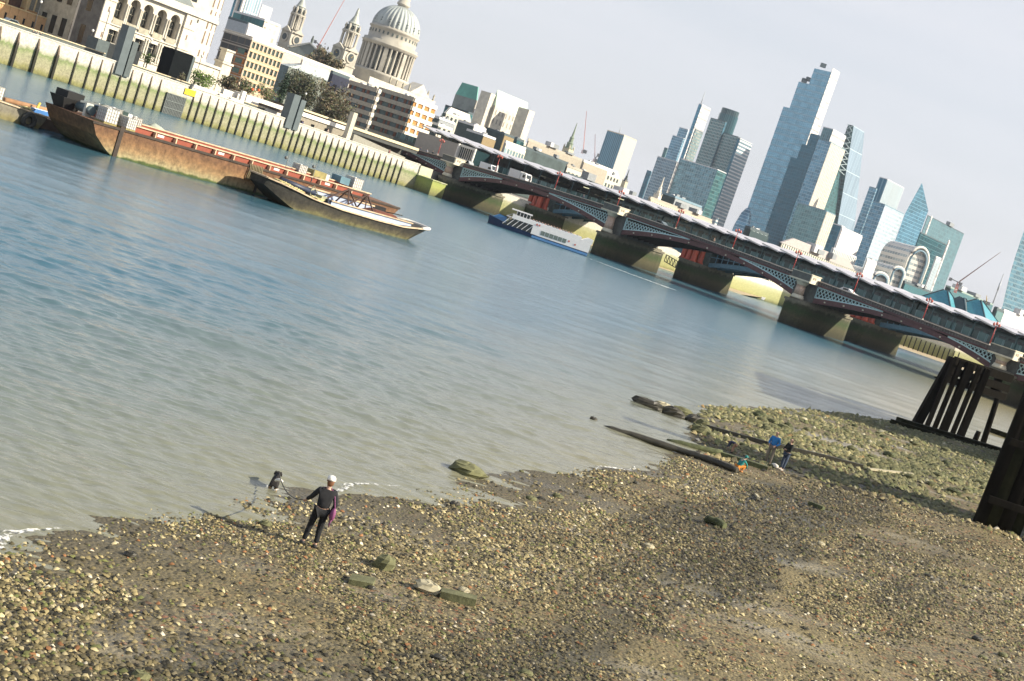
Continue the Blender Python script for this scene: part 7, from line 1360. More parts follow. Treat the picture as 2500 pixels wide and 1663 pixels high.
th = thing('parked_car', 'grey car on the embankment road at far left', 'car', Ef((a0, 12, 6.9))); mb = MB(Ef); mb.loft([[(a0+x, y, 7.6+z) for x, z in ((-2.2, 0), (-2.2, .6), (-1.3, .75), (-.7, 1.3), (.8, 1.3), (1.5, .75), (2.2, .6), (2.2, 0))] for y in (11, 12.8)]); mb.build('body', mat('car_grey', (.25, .30, .32), .35), th)
mb = MB(Ef); mb.loft([[(a0+x, y, 7.6+z) for x, z in ((-1.15, .78), (-.65, 1.22), (.75, 1.22), (1.35, .78))] for y in (10.98, 12.82)]); mb.build('window', mat('vehicle_glass', (0, 0, 0)), th)
for x in (-1.4, 1.4): mb = MB(Ef); mb.tube((a0+x, 10.95, 7.6), (a0+x, 11.2, 7.6), .34, .34, 10); mb.build('wheel', M_blk, th)

# ================================================================ JETTY PILES
M_tim = mat('pile_timber', (.010, .0085, .006), .95, spec=.1, var=.6, scale=.8, stretch=(3, 3, .3), bump=.03); M_timg = mat('pile_green', (.017, .018, .008), .95, spec=.1, var=.5, scale=1)
jt = thing('timber_jetty', 'group of black timber piles with a plank top standing at the far waterline', 'jetty', (41, 136, 0))
Pj = [(2236, 1030, .9, 1.3), (2262, 1041, .42, 0), (2280, 1047, .42, 0), (2301, 1053, .72, 0), (2324, 1060, .42, 0), (2343, 1066, .66, 0)]
tops = W(2330, 890, 139)
for k, (x, y, w_, ln) in enumerate(Pj):
    p = G(x, y, .25); tz = 7.6; mb = MB(); mb.prism([(p.x-w_/2, p.y-w_/2), (p.x+w_/2, p.y-w_/2), (p.x+w_/2, p.y+w_/2), (p.x-w_/2, p.y+w_/2)], -.8, tz-.12, pts2=[(p.x-w_/2*.9+ln*.8+.25, p.y-w_/2), (p.x+w_/2*.9+ln*.8+.25, p.y-w_/2), (p.x+w_/2*.9+ln*.8+.25, p.y+w_/2), (p.x-w_/2*.9+ln*.8+.25, p.y+w_/2)]); mb.build('pile', M_tim, jt)
a, b_ = G(2240, 1032, .25), G(2345, 1065, .25); a = a+Vector((1.1, 0, 0)); b_ = b_+Vector((3.4, 2.2, 0))
for z, h in ((7.25, .8), (6.2, .75), (5.3, .7)): mb = MB(); mb.beam((a.x, a.y-.45, z), (b_.x, b_.y-.45, z), .3, h); mb.build('beam', M_tim, jt)
d = (b_-a).normalized(); l_ = Vector((-d.y, d.x, 0))
mb = MB(); mb.loft([[tuple(a+l_*u+Vector((0, 0, z-a.z))) for u, z in ((-.2, 4.95), (1.6, 4.95), (1.6, 5.1), (-.2, 5.1))], [tuple(b_+l_*u+Vector((0, 0, z-b_.z))) for u, z in ((-.2, 4.95), (1.6, 4.95), (1.6, 5.1), (-.2, 5.1))]]); mb.build('plank_wall', M_tim, jt)
for k in range(4): p = a.lerp(b_, (k+.35)/4); mb = MB(); mb.prism([(p.x-.55, p.y-.1), (p.x+.25, p.y-.1), (p.x+.25, p.y+.2), (p.x-.55, p.y+.2)], 5.3, 7.4); mb.build('panel', M_tim, jt)
for (x, y, xt, yt, w_, lab) in ((2402, 1078, 2446, 938, .42, 'single tall dark pile right of the black jetty group'), (2382, 1070, 2390, 1053, .4, 'short stump of a pile between the jetty group and the single pile')):
    p = G(x, y, .25); q = W(xt, yt, p.y); mb = MB(); mb.path([(p.x, p.y, -.6), (p.x+(q.x-p.x)*.5, p.y, q.z/2), (q.x, p.y, q.z)], [w_*.75, w_*.7, w_*.62], 9); tag(mb.build('timber_pile', M_tim), lab, 'pile')
# dark low timber sill below the jetty
s0, s1 = G(2190, 1028, .35), G(2440, 1105, .35); mb = MB(); mb.beam((s0.x, s0.y-.5, .35), (s1.x, s1.y-.5, .45), 1.0, .8); mb.beam((s0.x-1, s0.y-2.0, .3), (s1.x-1, s1.y-2.2, .35), .5, .4); tag(mb.build('timber_sill', M_timg), 'low dark timber sill running along the foot of the jetty piles', 'beam')
sb = G(2460, 1068, .1); mb = MB(); mb.loft([[(sb.x+s, sb.y+w_, z) for w_, z in ((-hw, .55), (-hw*.5, 0), (hw*.5, 0), (hw, .55))] for s, hw in ((-2.6, .05), (-1.2, .7), (1.2, .8), (2.4, .6))]); tag(mb.build('small_boat', M_timg), 'small dark boat afloat behind the single pile at the right edge', 'boat')
# near pile cluster
nc_ = thing('pile_cluster', 'massive cluster of dark timber piles cut by the right edge of the picture', 'pile cluster', (27, 73, .8)); 
def gz(x, y): return float(ground_z(np.array([x]), np.array([y]))[0])
for k, (x, y, r_, off) in enumerate(((2392, 1278, .38, 0), (2416, 1288, .42, .3), (2444, 1296, .40, 0), (2474, 1306, .38, .25), (2518, 1322, .45, 0))):
    p = G(x, y, 1.0); 
    if k < 4: mb = MB(); mb.path([(p.x, p.y+off, -.5), (p.x+.06, p.y+off, 5), (p.x+.12, p.y+off, 11.5)], [r_*1.05, r_, r_*.9], 10); mb.build('pile', M_tim if k % 2 == 0 else M_timg, nc_)
    else: mb = MB(); mb.path([(p.x+.2, p.y+off, -.5), (p.x+.3, p.y+off, 11.5)], [r_, r_*.9], 10); mb.build('pile', M_tim, nc_)
p0, p1 = G(2395, 1279, 1.0), G(2480, 1308, 1.0)
for k in range(4): mb = MB(); mb.path([(p1.x+1.2+.9*k, p1.y+.6+.55*k, -.5), (p1.x+1.2+.9*k, p1.y+.6+.55*k, 11.5)], [.45, .4], 10); mb.build('pile', M_tim, nc_)  # out-of-view second row, added to widen the shadow of the cluster
mb = MB(); mb.box(p1.x+1.0, p1.x+6, p1.y-.2, p1.y+2.6, 8.0, 11.0); mb.build('shadow_planks', M_tim, nc_)  # plank wall out of view, added to thicken the same shadow
wf = thing('shadow_wharf', 'unseen brick wharf block beyond the right edge, added to shade the upper beach', 'building', (62, 124, 0))  # unseen block, added and heightened for the shadow it throws on the beach
mb = MB(); mb.prism([(50, 113), (80, 113), (80, 135), (52.5, 135)], -1, 17.5); mb.build('wall', fmat('wharf_brick', (.04, .05, .05), (.25, .13, .09), 3.5, 3.4, .55, .45, metal=0), wf)
mb = MB(); mb.prism([(49.8, 112.8), (80.2, 112.8), (80.2, 135.2), (52.3, 135.2)], 17.504, 18.2); mb.build('parapet', M_port, wf)
for z in (2.4, 5.5, 8.6): mb = MB(); mb.beam((p0.x-.3, p0.y-.5, z), (p1.x+.5, p1.y-.45, z), .28, .35); mb.build('waling', M_tim, nc_)
mb = MB(); mb.box(p0.x-.3, p1.x+9, p0.y-.3, p0.y+.5, 11.0, 11.6); mb.build('cap_beam', M_tim, nc_)

# ================================================================ FORESHORE OBJECTS
M_moss = mat('timber_moss', (.075, .085, .035), .9, var=.6, scale=2.5, bump=.03); M_wet = mat('timber_wet', (.05, .045, .03), .5, var=.5, scale=3); M_conc = mat('concrete_mossy', (.15, .15, .07), .9, var=.5, scale=2, bump=.04); M_conc2 = mat('concrete_pale', (.40, .36, .24), .9, var=.3, scale=3)
def log(name, pts, w_, h_, m, lab, cat='timber', rnd=False):
    P_ = []
    for x, y, dz in pts: g = G(x, y, .15); z = gz(g.x, g.y); g = G(x, y, max(z, 0)+.05); P_.append((g.x, g.y, max(gz(g.x, g.y), -.02)+dz))
    mb = MB()
    if rnd:
        Q = []; R_ = []
        for q0, q1 in zip(P_, P_[1:]):
            for u in np.linspace(0, 1, 5)[:-1]: Q.append(Vector(q0).lerp(Vector(q1), u)+Vector((0, 0, random.uniform(-.02, .02)))); R_.append(w_*random.uniform(.42, .55))
        Q.append(P_[-1]); R_.append(w_*.45); R_[0] = w_*.2; mb.path(Q, R_, 7)
    else:
        for q0, q1 in zip(P_, P_[1:]): mb.beam(q0, q1, w_, h_)
    return tag(mb.build(name, m), lab, cat)
random.seed(8)
log('long_pipe', [(1472, 1037, -.02), (1560, 1068, .08), (1680, 1110, .16), (1740, 1130, .15), (1800, 1150, .12)], .34, .3, M_wet, 'long dark round pipe running from the river up to the crouching child in teal', 'pipe', True)
log('mossy_timber', [(1628, 1074, .05), (1690, 1094, .14), (1760, 1112, .2)], .32, .3, M_moss, 'mossy broken timber between the long pipe and the rubble heap', 'timber', True)
log('mossy_timber', [(1760, 1112, .1), (1810, 1128, .1), (1873, 1145, .1)], .42, .28, M_moss, 'thick squared mossy beam end just left of the standing couple', 'timber')
log('thin_beam', [(1722, 1044, .12), (1870, 1085, .16), (2006, 1120, .16), (2103, 1146, .18)], .22, .24, M_wet, 'long thin dark beam crossing the beach behind the standing couple', 'beam')
log('plank', [(2118, 1150, .12), (2165, 1156, .12), (2225, 1164, .1)], .22, .1, M_conc2, 'pale plank lying at the right end of the long thin beam', 'plank')
log('fallen_post', [(1718, 1273, .1), (1745, 1281, .14), (1768, 1290, .08)], .3, .26, M_moss, 'short mossy log lying alone in the middle of the beach', 'log', True)
log('plank', [(1975, 1230, .08), (2010, 1245, .1)], .2, .15, M_moss, 'short greenish plank right of centre below the shadow strip', 'plank')
log('driftwood', [(1845, 1207, .05), (1850, 1222, .14)], .12, .1, M_conc2, 'small pale driftwood piece below the crouching child', 'driftwood')
log('flat_slab', [(855, 1413, .05), (912, 1428, .08)], .5, .12, M_conc, 'flat grey green slab lying left of the pointed block in the foreground', 'slab')
log('long_slab', [(1075, 1452, .06), (1160, 1476, .08)], .36, .2, M_conc, 'long low mossy slab right of the square block in the foreground', 'slab')
def rock(c, r, m, seed, name='boulder', lab=None, cat='rock', group=None, sq=(1, 1, .7)):
    rs = random.Random(seed); mb = MB(); n, mm = 9, 6; rings = []
    for i in range(mm+1):
        ph = -math.pi/2+math.pi*(i/mm*.94+.03); rings.append([(c[0]+r*sq[0]*math.cos(ph)**.6*math.cos(t)*rs.uniform(.8, 1.2), c[1]+r*sq[1]*math.cos(ph)**.6*math.sin(t)*rs.uniform(.8, 1.2), c[2]+r*sq[2]*math.sin(ph)*rs.uniform(.8, 1.15)) for t in [2*math.pi*k/n+.2*i for k in range(n)]])
    mb.loft(rings, sm=False); return tag(mb.build(name, m), lab, cat, group)
def prock(px, r, m, seed, **k):
    g = G(*px, .15); g = G(px[0], px[1], max(gz(g.x, g.y), 0)); z = max(gz(g.x, g.y), -.02); return rock((g.x, g.y, z+r*.25), r, m, seed, **k)
prock((937, 1388), .30, M_conc, 31, name='pointed_block', lab='pointed grey green rock standing up in the foreground pebbles', cat='rock', sq=(.9, .9, .8))
prock((1042, 1444), .30, M_conc2, 32, name='square_block', lab='square mossy stone block left of the long slab in the foreground', cat='rock', sq=(1.1, .8, .5))
prock((1140, 1156), .55, M_conc, 33, name='shore_rock', lab='mossy rock lying in the shallow water at the middle of the shoreline', cat='rock', sq=(1.2, .9, .45))
prock((1448, 1026), .2, M_wet, 34, name='river_stone', lab='tiny dark stone alone in the river left of the long pipe', cat='rock')
g = [((1580, 992), .9, (1.6, .6, .45)), ((1612, 1000), .75, (1.3, .7, .7)), ((1640, 1016), .75, (1.3, .6, .8)), ((1660, 1012), .8, (1.4, .6, .6)), ((1690, 1030), .7, (1, 1, .7)), ((1708, 1058), .62, (1.3, 1, .8)), ((1715, 1042), .6, (1, 1, .8)), ((1732, 1070), .4, (1, 1, .8))]
labs = ['leftmost flat dark slab of the rubble spit in the river', 'pale topped concrete block on the left of the rubble spit', 'tilted dark concrete lump in the middle of the rubble spit', 'long dark lump behind the tilted one on the rubble spit', 'rusty brown stone near the shore end of the rubble spit', 'largest mossy green rock at the shore end of the rubble spit', 'round mossy stone behind the largest one at the end of the rubble spit', 'small mossy stone in front of the rubble spit']
for k, ((px, r_, sq), lb_) in enumerate(zip(g, labs)): prock(px, r_*.72, (M_conc2 if k == 1 else M_conc if k in (5, 6, 7) else M_wet if k % 2 == 0 else M_conc), 40+k, name='rubble_rock', lab=lb_, sq=sq)
random.seed(77)
spots = []
for k in range(70):
    spots.append((random.uniform(1760, 2330), 0))
for k in range(90):
    u = random.random(); v = random.random(); x = 13+22*u+6*v; y = 76+38*v+8*u
    if shore_d(x, y) < 1: continue
    r_ = random.uniform(.16, .42); rock((x, y, gz(x, y)+r_*.2), r_, random.choice([M_conc, M_moss, M_conc]), 200+k, lab='rough mossy green stone among many strewn over the upper beach', group='mossy stones strewn over the upper beach', name='mossy_stone', sq=(1.1, .9, .6))
for k in range(60):
    x = random.uniform(-9, 20); y = random.uniform(22, 60)
    if shore_d(x, y) < -.5 or (abs(x+3) < 1 and abs(y-32.6) < 1.2): continue
    r_ = random.uniform(.07, .17); rock((x, y, gz(x, y)+r_*.2), r_, random.choice([M_conc, M_conc2, M_wet, M_conc]), 400+k, lab='fist to head sized loose stone among the pebbles of the near beach', group='loose stones on the near beach', name='loose_stone', sq=(1.2, .9, .6))

# ---- gravel: one mesh of pebbles (stuff), denser in the shingle banks
def gravel():
    rs = np.random.RandomState(4); X = []; Y = []; S_ = []
    for (x0, x1, y0, y1, dens, smin, smax) in ((-10, 24, 20, 27.5, 230, .022, .070), (-10, 26, 27.5, 34, 220, .018, .054), (-9, 30, 34, 48, 110, .024, .072), (-3, 36, 48, 72, 55, .03, .088), (5, 48, 70, 140, 16, .07, .22)):
        n = int((x1-x0)*(y1-y0)*dens); x = rs.uniform(x0, x1, n); y = rs.uniform(y0, y1, n); d = shore_d(x, y)
        u = x*FPX/y
        m_ = vnoise(x*.5+y*.9, y*.5-x*.9, .35, 5)*.5+vnoise(x, y, .16, 6)*.35+vnoise(x, y, .9, 7)*.25
        m_ = m_+.16*(bandf(x, y)-.35)
        keep = (d > -.35) & (rs.rand(n) < np.clip((m_-.40)*5.5, .16, 1)) & (rs.rand(n) < np.clip(d*1.5+.6, 0, 1))
        x, y = x[keep], y[keep]; X.append(x); Y.append(y); S_.append(smin+(smax-smin)*rs.rand(len(x))**(1.9 if y0 < 40 else 2.2))
    X = np.concatenate(X); Y = np.concatenate(Y); S_ = np.concatenate(S_); n = len(X); Z = ground_z(X, Y)
    base = np.array([(1, 0, 0), (.3, .95, .05), (-.8, .6, -.05), (-.85, -.55, 0), (.35, -.9, .05), (.1, .1, .75), (0, 0, -.5)])
    fc = np.array([(0, 1, 5), (1, 2, 5), (2, 3, 5), (3, 4, 5), (4, 0, 5)])
    B_ = base[None]*(1+rs.uniform(-.3, .3, (n, 7, 1))); B_[:, :, 0] *= rs.uniform(.8, 1.5, (n, 1)); th = rs.rand(n)*6.28; c, s = np.cos(th)[:, None], np.sin(th)[:, None]
    tl = rs.uniform(-.35, .35, (n, 1)); bx = B_[:, :, 0]*c-B_[:, :, 1]*s; by = B_[:, :, 0]*s+B_[:, :, 1]*c; bz = B_[:, :, 2]+bx*tl
    v = np.stack([X[:, None]+bx*S_[:, None], Y[:, None]+by*S_[:, None], Z[:, None]+(bz*1.05+.2)*S_[:, None]], 2).reshape(-1, 3)
    f = (fc[None]+(np.arange(n)*7)[:, None, None]).reshape(-1, 3)
    me = bpy.data.meshes.new('gravel'); me.vertices.add(len(v)); me.vertices.foreach_set('co', v.astype(np.float32).ravel()); me.loops.add(f.size); me.loops.foreach_set('vertex_index', f.astype(np.int32).ravel()); me.polygons.add(len(f)); me.polygons.foreach_set('loop_start', np.arange(0, f.size, 3, dtype=np.int32)); me.polygons.foreach_set('loop_total', np.full(len(f), 3, dtype=np.int32)); me.update(calc_edges=True)
    at = me.color_attributes.new('tint', 'FLOAT_COLOR', 'POINT'); pal = np.array([(.29, .235, .11), (.18, .145, .065), (.09, .075, .034), (.44, .37, .20), (.03, .026, .014), (.26, .12, .045), (.62, .55, .40), (.14, .145, .045), (.20, .17, .10)]); pr = np.array([.20, .2, .17, .09, .2, .03, .02, .10, .05]); pr /= pr.sum()
    bv = bandf(X, Y); col = pal[rs.choice(len(pal), n, p=pr)]*rs.uniform(.75, 1.25, (n, 1))*(1.12-.62*bv)[:, None]; up = (X > 12) & (Y > 72); col[up] = col[up]*.55+np.array([.16, .17, .065])*.5
    col = np.clip(col, 0, 1); cc = np.ones((n*7, 4), np.float32); cc[:, :3] = np.repeat(col, 7, 0); at.data.foreach_set('color', cc.ravel())
    m = bpy.data.materials.new('pebbles'); m.use_nodes = True; t = m.node_tree; b = t.nodes['Principled BSDF']; b.inputs['Roughness'].default_value = .75; a = N(t, 'ShaderNodeAttribute', attribute_name='tint'); t.links.new(a.outputs['Color'], b.inputs['Base Color']); me.materials.append(m)
    o = bpy.data.objects.new('gravel', me); COL.objects.link(o); tag(o, kind='stuff')
gravel()
# ---- foam lines along the water's edge
mb = MB(); random.seed(6)
for i0, i1, wm_ in ((24.2, 28.6, .14), (38.6, 42.2, .12), (56.0, 60.0, .12)):
    ring = []
    for y in np.arange(i0, i1, .12):
        xs_ = np.linspace(-12, 14, 521); d_ = shore_d(xs_, np.full_like(xs_, y)); x = xs_[np.argmin(np.abs(d_+.22+.2*math.sin(y*1.9)))]; u = (y-i0)/(i1-i0); w_ = wm_*math.sin(math.pi*u)*(.5+random.random())+.015; ring.append([(x-w_, y, .045), (x+w_*.7, y, .045)])
    mb.loft(ring, caps=False, closed=False)
tag(mb.build('foam', foam_mat('shore_foam', 5, .47, .60)), kind='stuff')

# ================================================================ PEOPLE AND DOG
def skinmesh(name, V, E, Rr, m, parent, sub=1, root=0, smooth=True):
    me = bpy.data.meshes.new(name); me.from_pydata([tuple(v) for v in V], E, []); o = bpy.data.objects.new(name, me); COL.objects.link(o)
    o.modifiers.new('skin', 'SKIN').use_smooth_shade = smooth
    for i, r_ in enumerate(Rr):
        sv = me.skin_vertices[0].data[i]; sv.radius = r_ if hasattr(r_, '__len__') else (r_, r_); sv.use_root = (i == root)
    o.modifiers.new('sub', 'SUBSURF').levels = sub; o.modifiers['sub'].render_levels = sub+1
    me.materials.append(m)
    if parent is not None: o.parent = parent
    return o
M_skin = mat('skin', (0, 0, 0))
def figure(name_label, loc, rz, pose, clothes, scale=1.0, hair=None, cap=None, extra=None):
    """pose: dict of joints (x right, y facing forward, z up) in metres for a 1.72 m person"""
    J = dict(pelvis=(0, 0, .95), waist=(0, 0, 1.1), chest=(0, .0, 1.32), neck=(0, .0, 1.48), headb=(0, .01, 1.56), head=(0, .02, 1.66), top=(0, .01, 1.73),
             shL=(-.19, 0, 1.41), shR=(.19, 0, 1.41), elL=(-.27, -.02, 1.14), elR=(.27, -.02, 1.14), wrL=(-.25, .12, .92), wrR=(.25, .12, .92),
             hiL=(-.1, 0, .9), hiR=(.1, 0, .9), knL=(-.12, .02, .5), knR=(.12, .02, .5), anL=(-.12, -.02, .09), anR=(.12, -.02, .09), toL=(-.13, .16, .04), toR=(.13, .16, .04))
    J.update(pose); J = {k: Vector(v)*scale for k, v in J.items()}; s = scale
    t = thing('person', name_label, 'person', loc); t.rotation_euler = (0, 0, rz); t['_w'] = (0, 0, 0)
    def chain(names, radii, root=0): return names, radii
    # continuous body
    nm = ['pelvis', 'waist', 'chest', 'neck', 'headb', 'head', 'top', 'shL', 'elL', 'wrL', 'shR', 'elR', 'wrR', 'hiL', 'knL', 'anL', 'toL', 'hiR', 'knR', 'anR', 'toR']
    ed = [('pelvis', 'waist'), ('waist', 'chest'), ('chest', 'neck'), ('neck', 'headb'), ('headb', 'head'), ('head', 'top'), ('chest', 'shL'), ('shL', 'elL'), ('elL', 'wrL'), ('chest', 'shR'), ('shR', 'elR'), ('elR', 'wrR'), ('pelvis', 'hiL'), ('hiL', 'knL'), ('knL', 'anL'), ('anL', 'toL'), ('pelvis', 'hiR'), ('hiR', 'knR'), ('knR', 'anR'), ('anR', 'toR')]
    rd = dict(pelvis=(.13, .1), waist=(.12, .09), chest=(.14, .1), neck=.052, headb=.07, head=(.082, .095), top=.055, shL=.05, elL=.038, wrL=.026, shR=.05, elR=.038, wrR=.026, hiL=.08, knL=.052, anL=.036, toL=.03, hiR=.08, knR=.052, anR=.036, toR=.03)
    V = [J[n_] for n_ in nm]; E = [(nm.index(a), nm.index(b)) for a, b in ed]; Rr = [tuple(np.array(rd[n_])*s) if hasattr(rd[n_], '__len__') else rd[n_]*s for n_ in nm]
    # fingers
    for sd in 'LR':
        w_ = J['wr'+sd]; e_ = J['el'+sd]; d = (w_-e_).normalized(); sidev = d.cross(Vector((0, 1, 0))).normalized() if abs(d.y) < .9 else Vector((1, 0, 0)); iw = nm.index('wr'+sd)
        V.append(w_+d*.06*s); E.append((iw, len(V)-1)); Rr.append((.034*s, .018*s)); ip = len(V)-1
        for q in range(4): b0 = w_+d*.085*s+sidev*(q-1.5)*.019*s; V.append(b0); E.append((ip, len(V)-1)); Rr.append(.010*s); V.append(b0+d*(.035+.008*(q in (1, 2)))*s+Vector((0, 0, -.015))*s); E.append((len(V)-2, len(V)-1)); Rr.append(.008*s); 
        b0 = w_+d*.04*s+sidev*.04*s; V.append(b0); E.append((ip, len(V)-1)); Rr.append(.011*s); V.append(b0+d*.035*s); E.append((len(V)-2, len(V)-1)); Rr.append(.009*s)
    skinmesh('body', V, E, Rr, M_skin, t, sub=1)
    # face
    hd = J['head']; fdv = Vector(pose.get('face', (0, 1, 0))).normalized(); sv = Vector((fdv.y, -fdv.x, 0)).normalized()
    mb = MB(); mb.ell(tuple(hd+fdv*.098*s+Vector((0, 0, -.01))*s), .014*s, .016*s, .022*s, 6, 5); 
    for q in (-1, 1): mb.ell(tuple(hd+sv*q*.088*s), .014*s, .02*s, .03*s, 6, 5)
    o = bpy.data.objects.new('nose_and_ears', mb.mesh('face', [M_skin], (0, 0, 0))); COL.objects.link(o); o.parent = t
    mb = MB()
    for q in (-1, 1): mb.ell(tuple(hd+fdv*.086*s+sv*q*.032*s+Vector((0, 0, .012))*s), .011*s, .009*s, .007*s, 6, 4)
    mb.ell(tuple(hd+fdv*.088*s+Vector((0, 0, -.048))*s), .024*s, .008*s, .006*s, 6, 4)
    o = bpy.data.objects.new('eyes_and_mouth', mb.mesh('eyes', [mat('eye_dark', (.05, .03, .03), .5)], (0, 0, 0))); COL.objects.link(o); o.parent = t
    def cloth(nme, seq, m, tube=False):
        VV, EE_, RR = [], [], []; idx = {}
        for k_, v_, r_ in seq[0]: idx[k_] = len(VV); VV.append(Vector(v_)); RR.append(tuple(np.array(r_)*s) if hasattr(r_, '__len__') else r_*s)
        skinmesh(nme, VV, [(idx[a], idx[b]) for a, b in seq[1]], RR, m, t, sub=1)
    L_ = lambda a, b, u: J[a].lerp(J[b], u)
    top_, leg_, shoe_ = clothes
    cloth('jacket', ([('p', L_('pelvis', 'waist', .1), (.185, .135)), ('w', J['waist'], (.165, .125)), ('c', J['chest'], (.185, .13)), ('n', L_('chest', 'neck', .75), (.085, .08)), ('sl', J['shL'], .078), ('el', J['elL'], .06), ('wl', L_('elL', 'wrL', .9), .046), ('sr', J['shR'], .078), ('er', J['elR'], .06), ('wr', L_('elR', 'wrR', .9), .046)], [('p', 'w'), ('w', 'c'), ('c', 'n'), ('c', 'sl'), ('sl', 'el'), ('el', 'wl'), ('c', 'sr'), ('sr', 'er'), ('er', 'wr')]), top_)
    cloth('trousers', ([('p', J['pelvis'], (.16, .125)), ('hl', J['hiL'], .108), ('kl', J['knL'], .078), ('al', L_('knL', 'anL', .92), .062), ('hr', J['hiR'], .108), ('kr', J['knR'], .078), ('ar', L_('knR', 'anR', .92), .062)], [('p', 'hl'), ('hl', 'kl'), ('kl', 'al'), ('p', 'hr'), ('hr', 'kr'), ('kr', 'ar')]), leg_)
    for sd in 'LR': skinmesh('shoe', [J['an'+sd]+Vector((0, -.05, -.03))*s, J['an'+sd]+Vector((0, 0, -.02))*s, J['to'+sd]], [(0, 1), (1, 2)], [.048*s, .052*s, .042*s], shoe_, t)
    if hair: hm, lng = hair; V = [hd+fdv*-.01*s+Vector((0, 0, .05))*s, hd-fdv*.035*s, hd-fdv*.06*s-Vector((0, 0, .09+lng))*s]; skinmesh('hair', V, [(0, 1), (1, 2)], [(.085*s, .085*s), (.098*s, .09*s), ((.08 if lng else .06)*s, .05*s)], hm, t)
    if cap:
        mb = MB(); mb.lathe(tuple(hd+Vector((0, -.005, .02))*s), [(.108*s, 0), (.108*s, .03*s), (.098*s, .07*s), (.06*s, .105*s), (.01*s, .115*s)], 14); c0 = hd+fdv*.10*s+Vector((0, 0, .02))*s
        mb.loft([[tuple(c0+sv*x*s+fdv*y*s+Vector((0, 0, z))*s) for x, y in ((-.085, -.03), (-.06, .06), (0, .085), (.06, .06), (.085, -.03))] for z in (0, .012)]); o = bpy.data.objects.new('cap', mb.mesh('cap', [cap], (0, 0, 0))); COL.objects.link(o); o.parent = t
    return t, J
c_char = mat('cloth_charcoal', (.014, .015, .018), .9, var=.3, scale=8); c_blackt = mat('cloth_black', (.006, .007, .009), .9, var=.3, scale=8); c_shoe = mat('shoe_dark', (.03, .03, .03), .7)
wz = gz(-2.95, 32.6); wl_ = (-2.95, 32.6, wz-.01)
RZW = R(18)
wm, JW = figure('person in white cap, charcoal top and black trousers holding a dog lead', wl_, RZW, dict(elL=(-.30, .10, 1.17), wrL=(-.36, .30, 1.02), elR=(.27, -.06, 1.14), wrR=(.24, .05, .92), knL=(-.13, .08, .5), anL=(-.19, .02, .09), toL=(-.22, .19, .04), anR=(.10, -.06, .09), toR=(.11, .1, .04), knR=(.1, .03, .5)), (c_char, c_blackt, c_shoe), hair=(mat('hair_auburn', (.16, .07, .03), .7, var=.3), .05), cap=mat('cap_white', (.80, .78, .72), .7, var=.04))
mb = MB()
def wmp(p): q = Matrix.Rotation(RZW, 3, 'Z') @ Vector(p); return Vector(wl_)+q
bag = []
mb = MB(wmp); mb.path([(-.12, .12, 1.44), (.05, .02, 1.5), (.17, -.05, 1.40), (.25, -.15, 1.1), (.24, -.17, .95)], .016, 5); mb.ell((.25, -.14, .92), .07, .10, .17, 10, 8); mb.path([(.27, -.18, .85), (.22, -.22, .72), (.24, -.2, .62)], [.03, .02, .01], 5)
tag(mb.build('shoulder_bag', mat('bag_magenta', (.20, .05, .14), .7, var=.2)), 'magenta bag hanging behind the right hip of the person in the white cap', 'bag')
# dog
dg = G(668, 1188, 0); M_dog = mat('dog_black', (.015, .013, .012), .8, var=.5, scale=14, bump=.01); M_dogw = mat('dog_white', (.7, .68, .62), .8, var=.1); M_dogt = mat('dog_tan', (.28, .18, .08), .8)
dd = thing('dog', 'black curly dog with tan legs and white tail standing in the shallow water', 'dog', (dg.x, dg.y, 0)); dd['_w'] = (0, 0, 0); dd.rotation_euler = (0, 0, R(95)); dd.scale = (.85,)*3; dd.location.z = -.13
V = [(-.22, 0, .36), (-.02, 0, .34), (.2, 0, .36), (.32, 0, .45), (.42, 0, .52), (.52, 0, .48), (.60, 0, .46), (.22, .09, .22), (.24, .09, .08), (.23, .09, -.08), (.22, -.09, .22), (.24, -.09, .08), (.23, -.09, -.08), (-.20, .09, .24), (-.14, .09, .14), (-.24, .09, .06), (-.22, .09, -.08), (-.20, -.09, .24), (-.14, -.09, .14), (-.24, -.09, .06), (-.22, -.09, -.08)]
E_ = [(0, 1), (1, 2), (2, 3), (3, 4), (4, 5), (5, 6), (2, 7), (7, 8), (8, 9), (2, 10), (10, 11), (11, 12), (0, 13), (13, 14), (14, 15), (15, 16), (0, 17), (17, 18), (18, 19), (19, 20)]
Rr = [.13, .125, .15, .095, .09, .05, .035, .06, .04, .035, .06, .04, .035, .075, .055, .035, .035, .075, .055, .035, .035]
skinmesh('body', V, E_, Rr, M_dog, dd, sub=1, root=1)
skinmesh('tail', [(-.28, 0, .42), (-.40, -.06, .50), (-.46, -.16, .53), (-.46, -.26, .50)], [(0, 1), (1, 2), (2, 3)], [.035, .05, .055, .03], M_dogw, dd)
for q in (-1, 1): skinmesh('ear', [(.40, .07*q, .58), (.38, .11*q, .50), (.38, .115*q, .43)], [(0, 1), (1, 2)], [.02, .03, .02], M_dog, dd)
for q in (-1, 1): skinmesh('leg_patch', [(-.20, .1*q, .2), (-.16, .1*q, .12), (-.24, .1*q, .04)], [(0, 1), (1, 2)], [.05, .05, .042], M_dogt, dd)
mb = MB(); mb.path([(dg.x+math.cos(a)*(.22+.05*math.sin(3*a)), dg.y+math.sin(a)*.45, .02) for a in np.linspace(3.4, 6.0, 12)], .02, 4); tag(mb.build('splash', M_foam), kind='stuff')
hand = wmp(JW['wrL']+Vector((-.03, .07, -.05))); nk = Vector((dg.x-.02, dg.y+.27, .33))
mb = MB(); mb.path([tuple(hand.lerp(nk, u)-Vector((0, 0, .22*math.sin(math.pi*u)))) for u in np.linspace(0, 1, 9)], .013, 5); tag(mb.build('dog_lead', mat('lead_black', (.02, .02, .02), .7)), 'thin dark lead sagging from the hand to the dog in the water', 'lead')
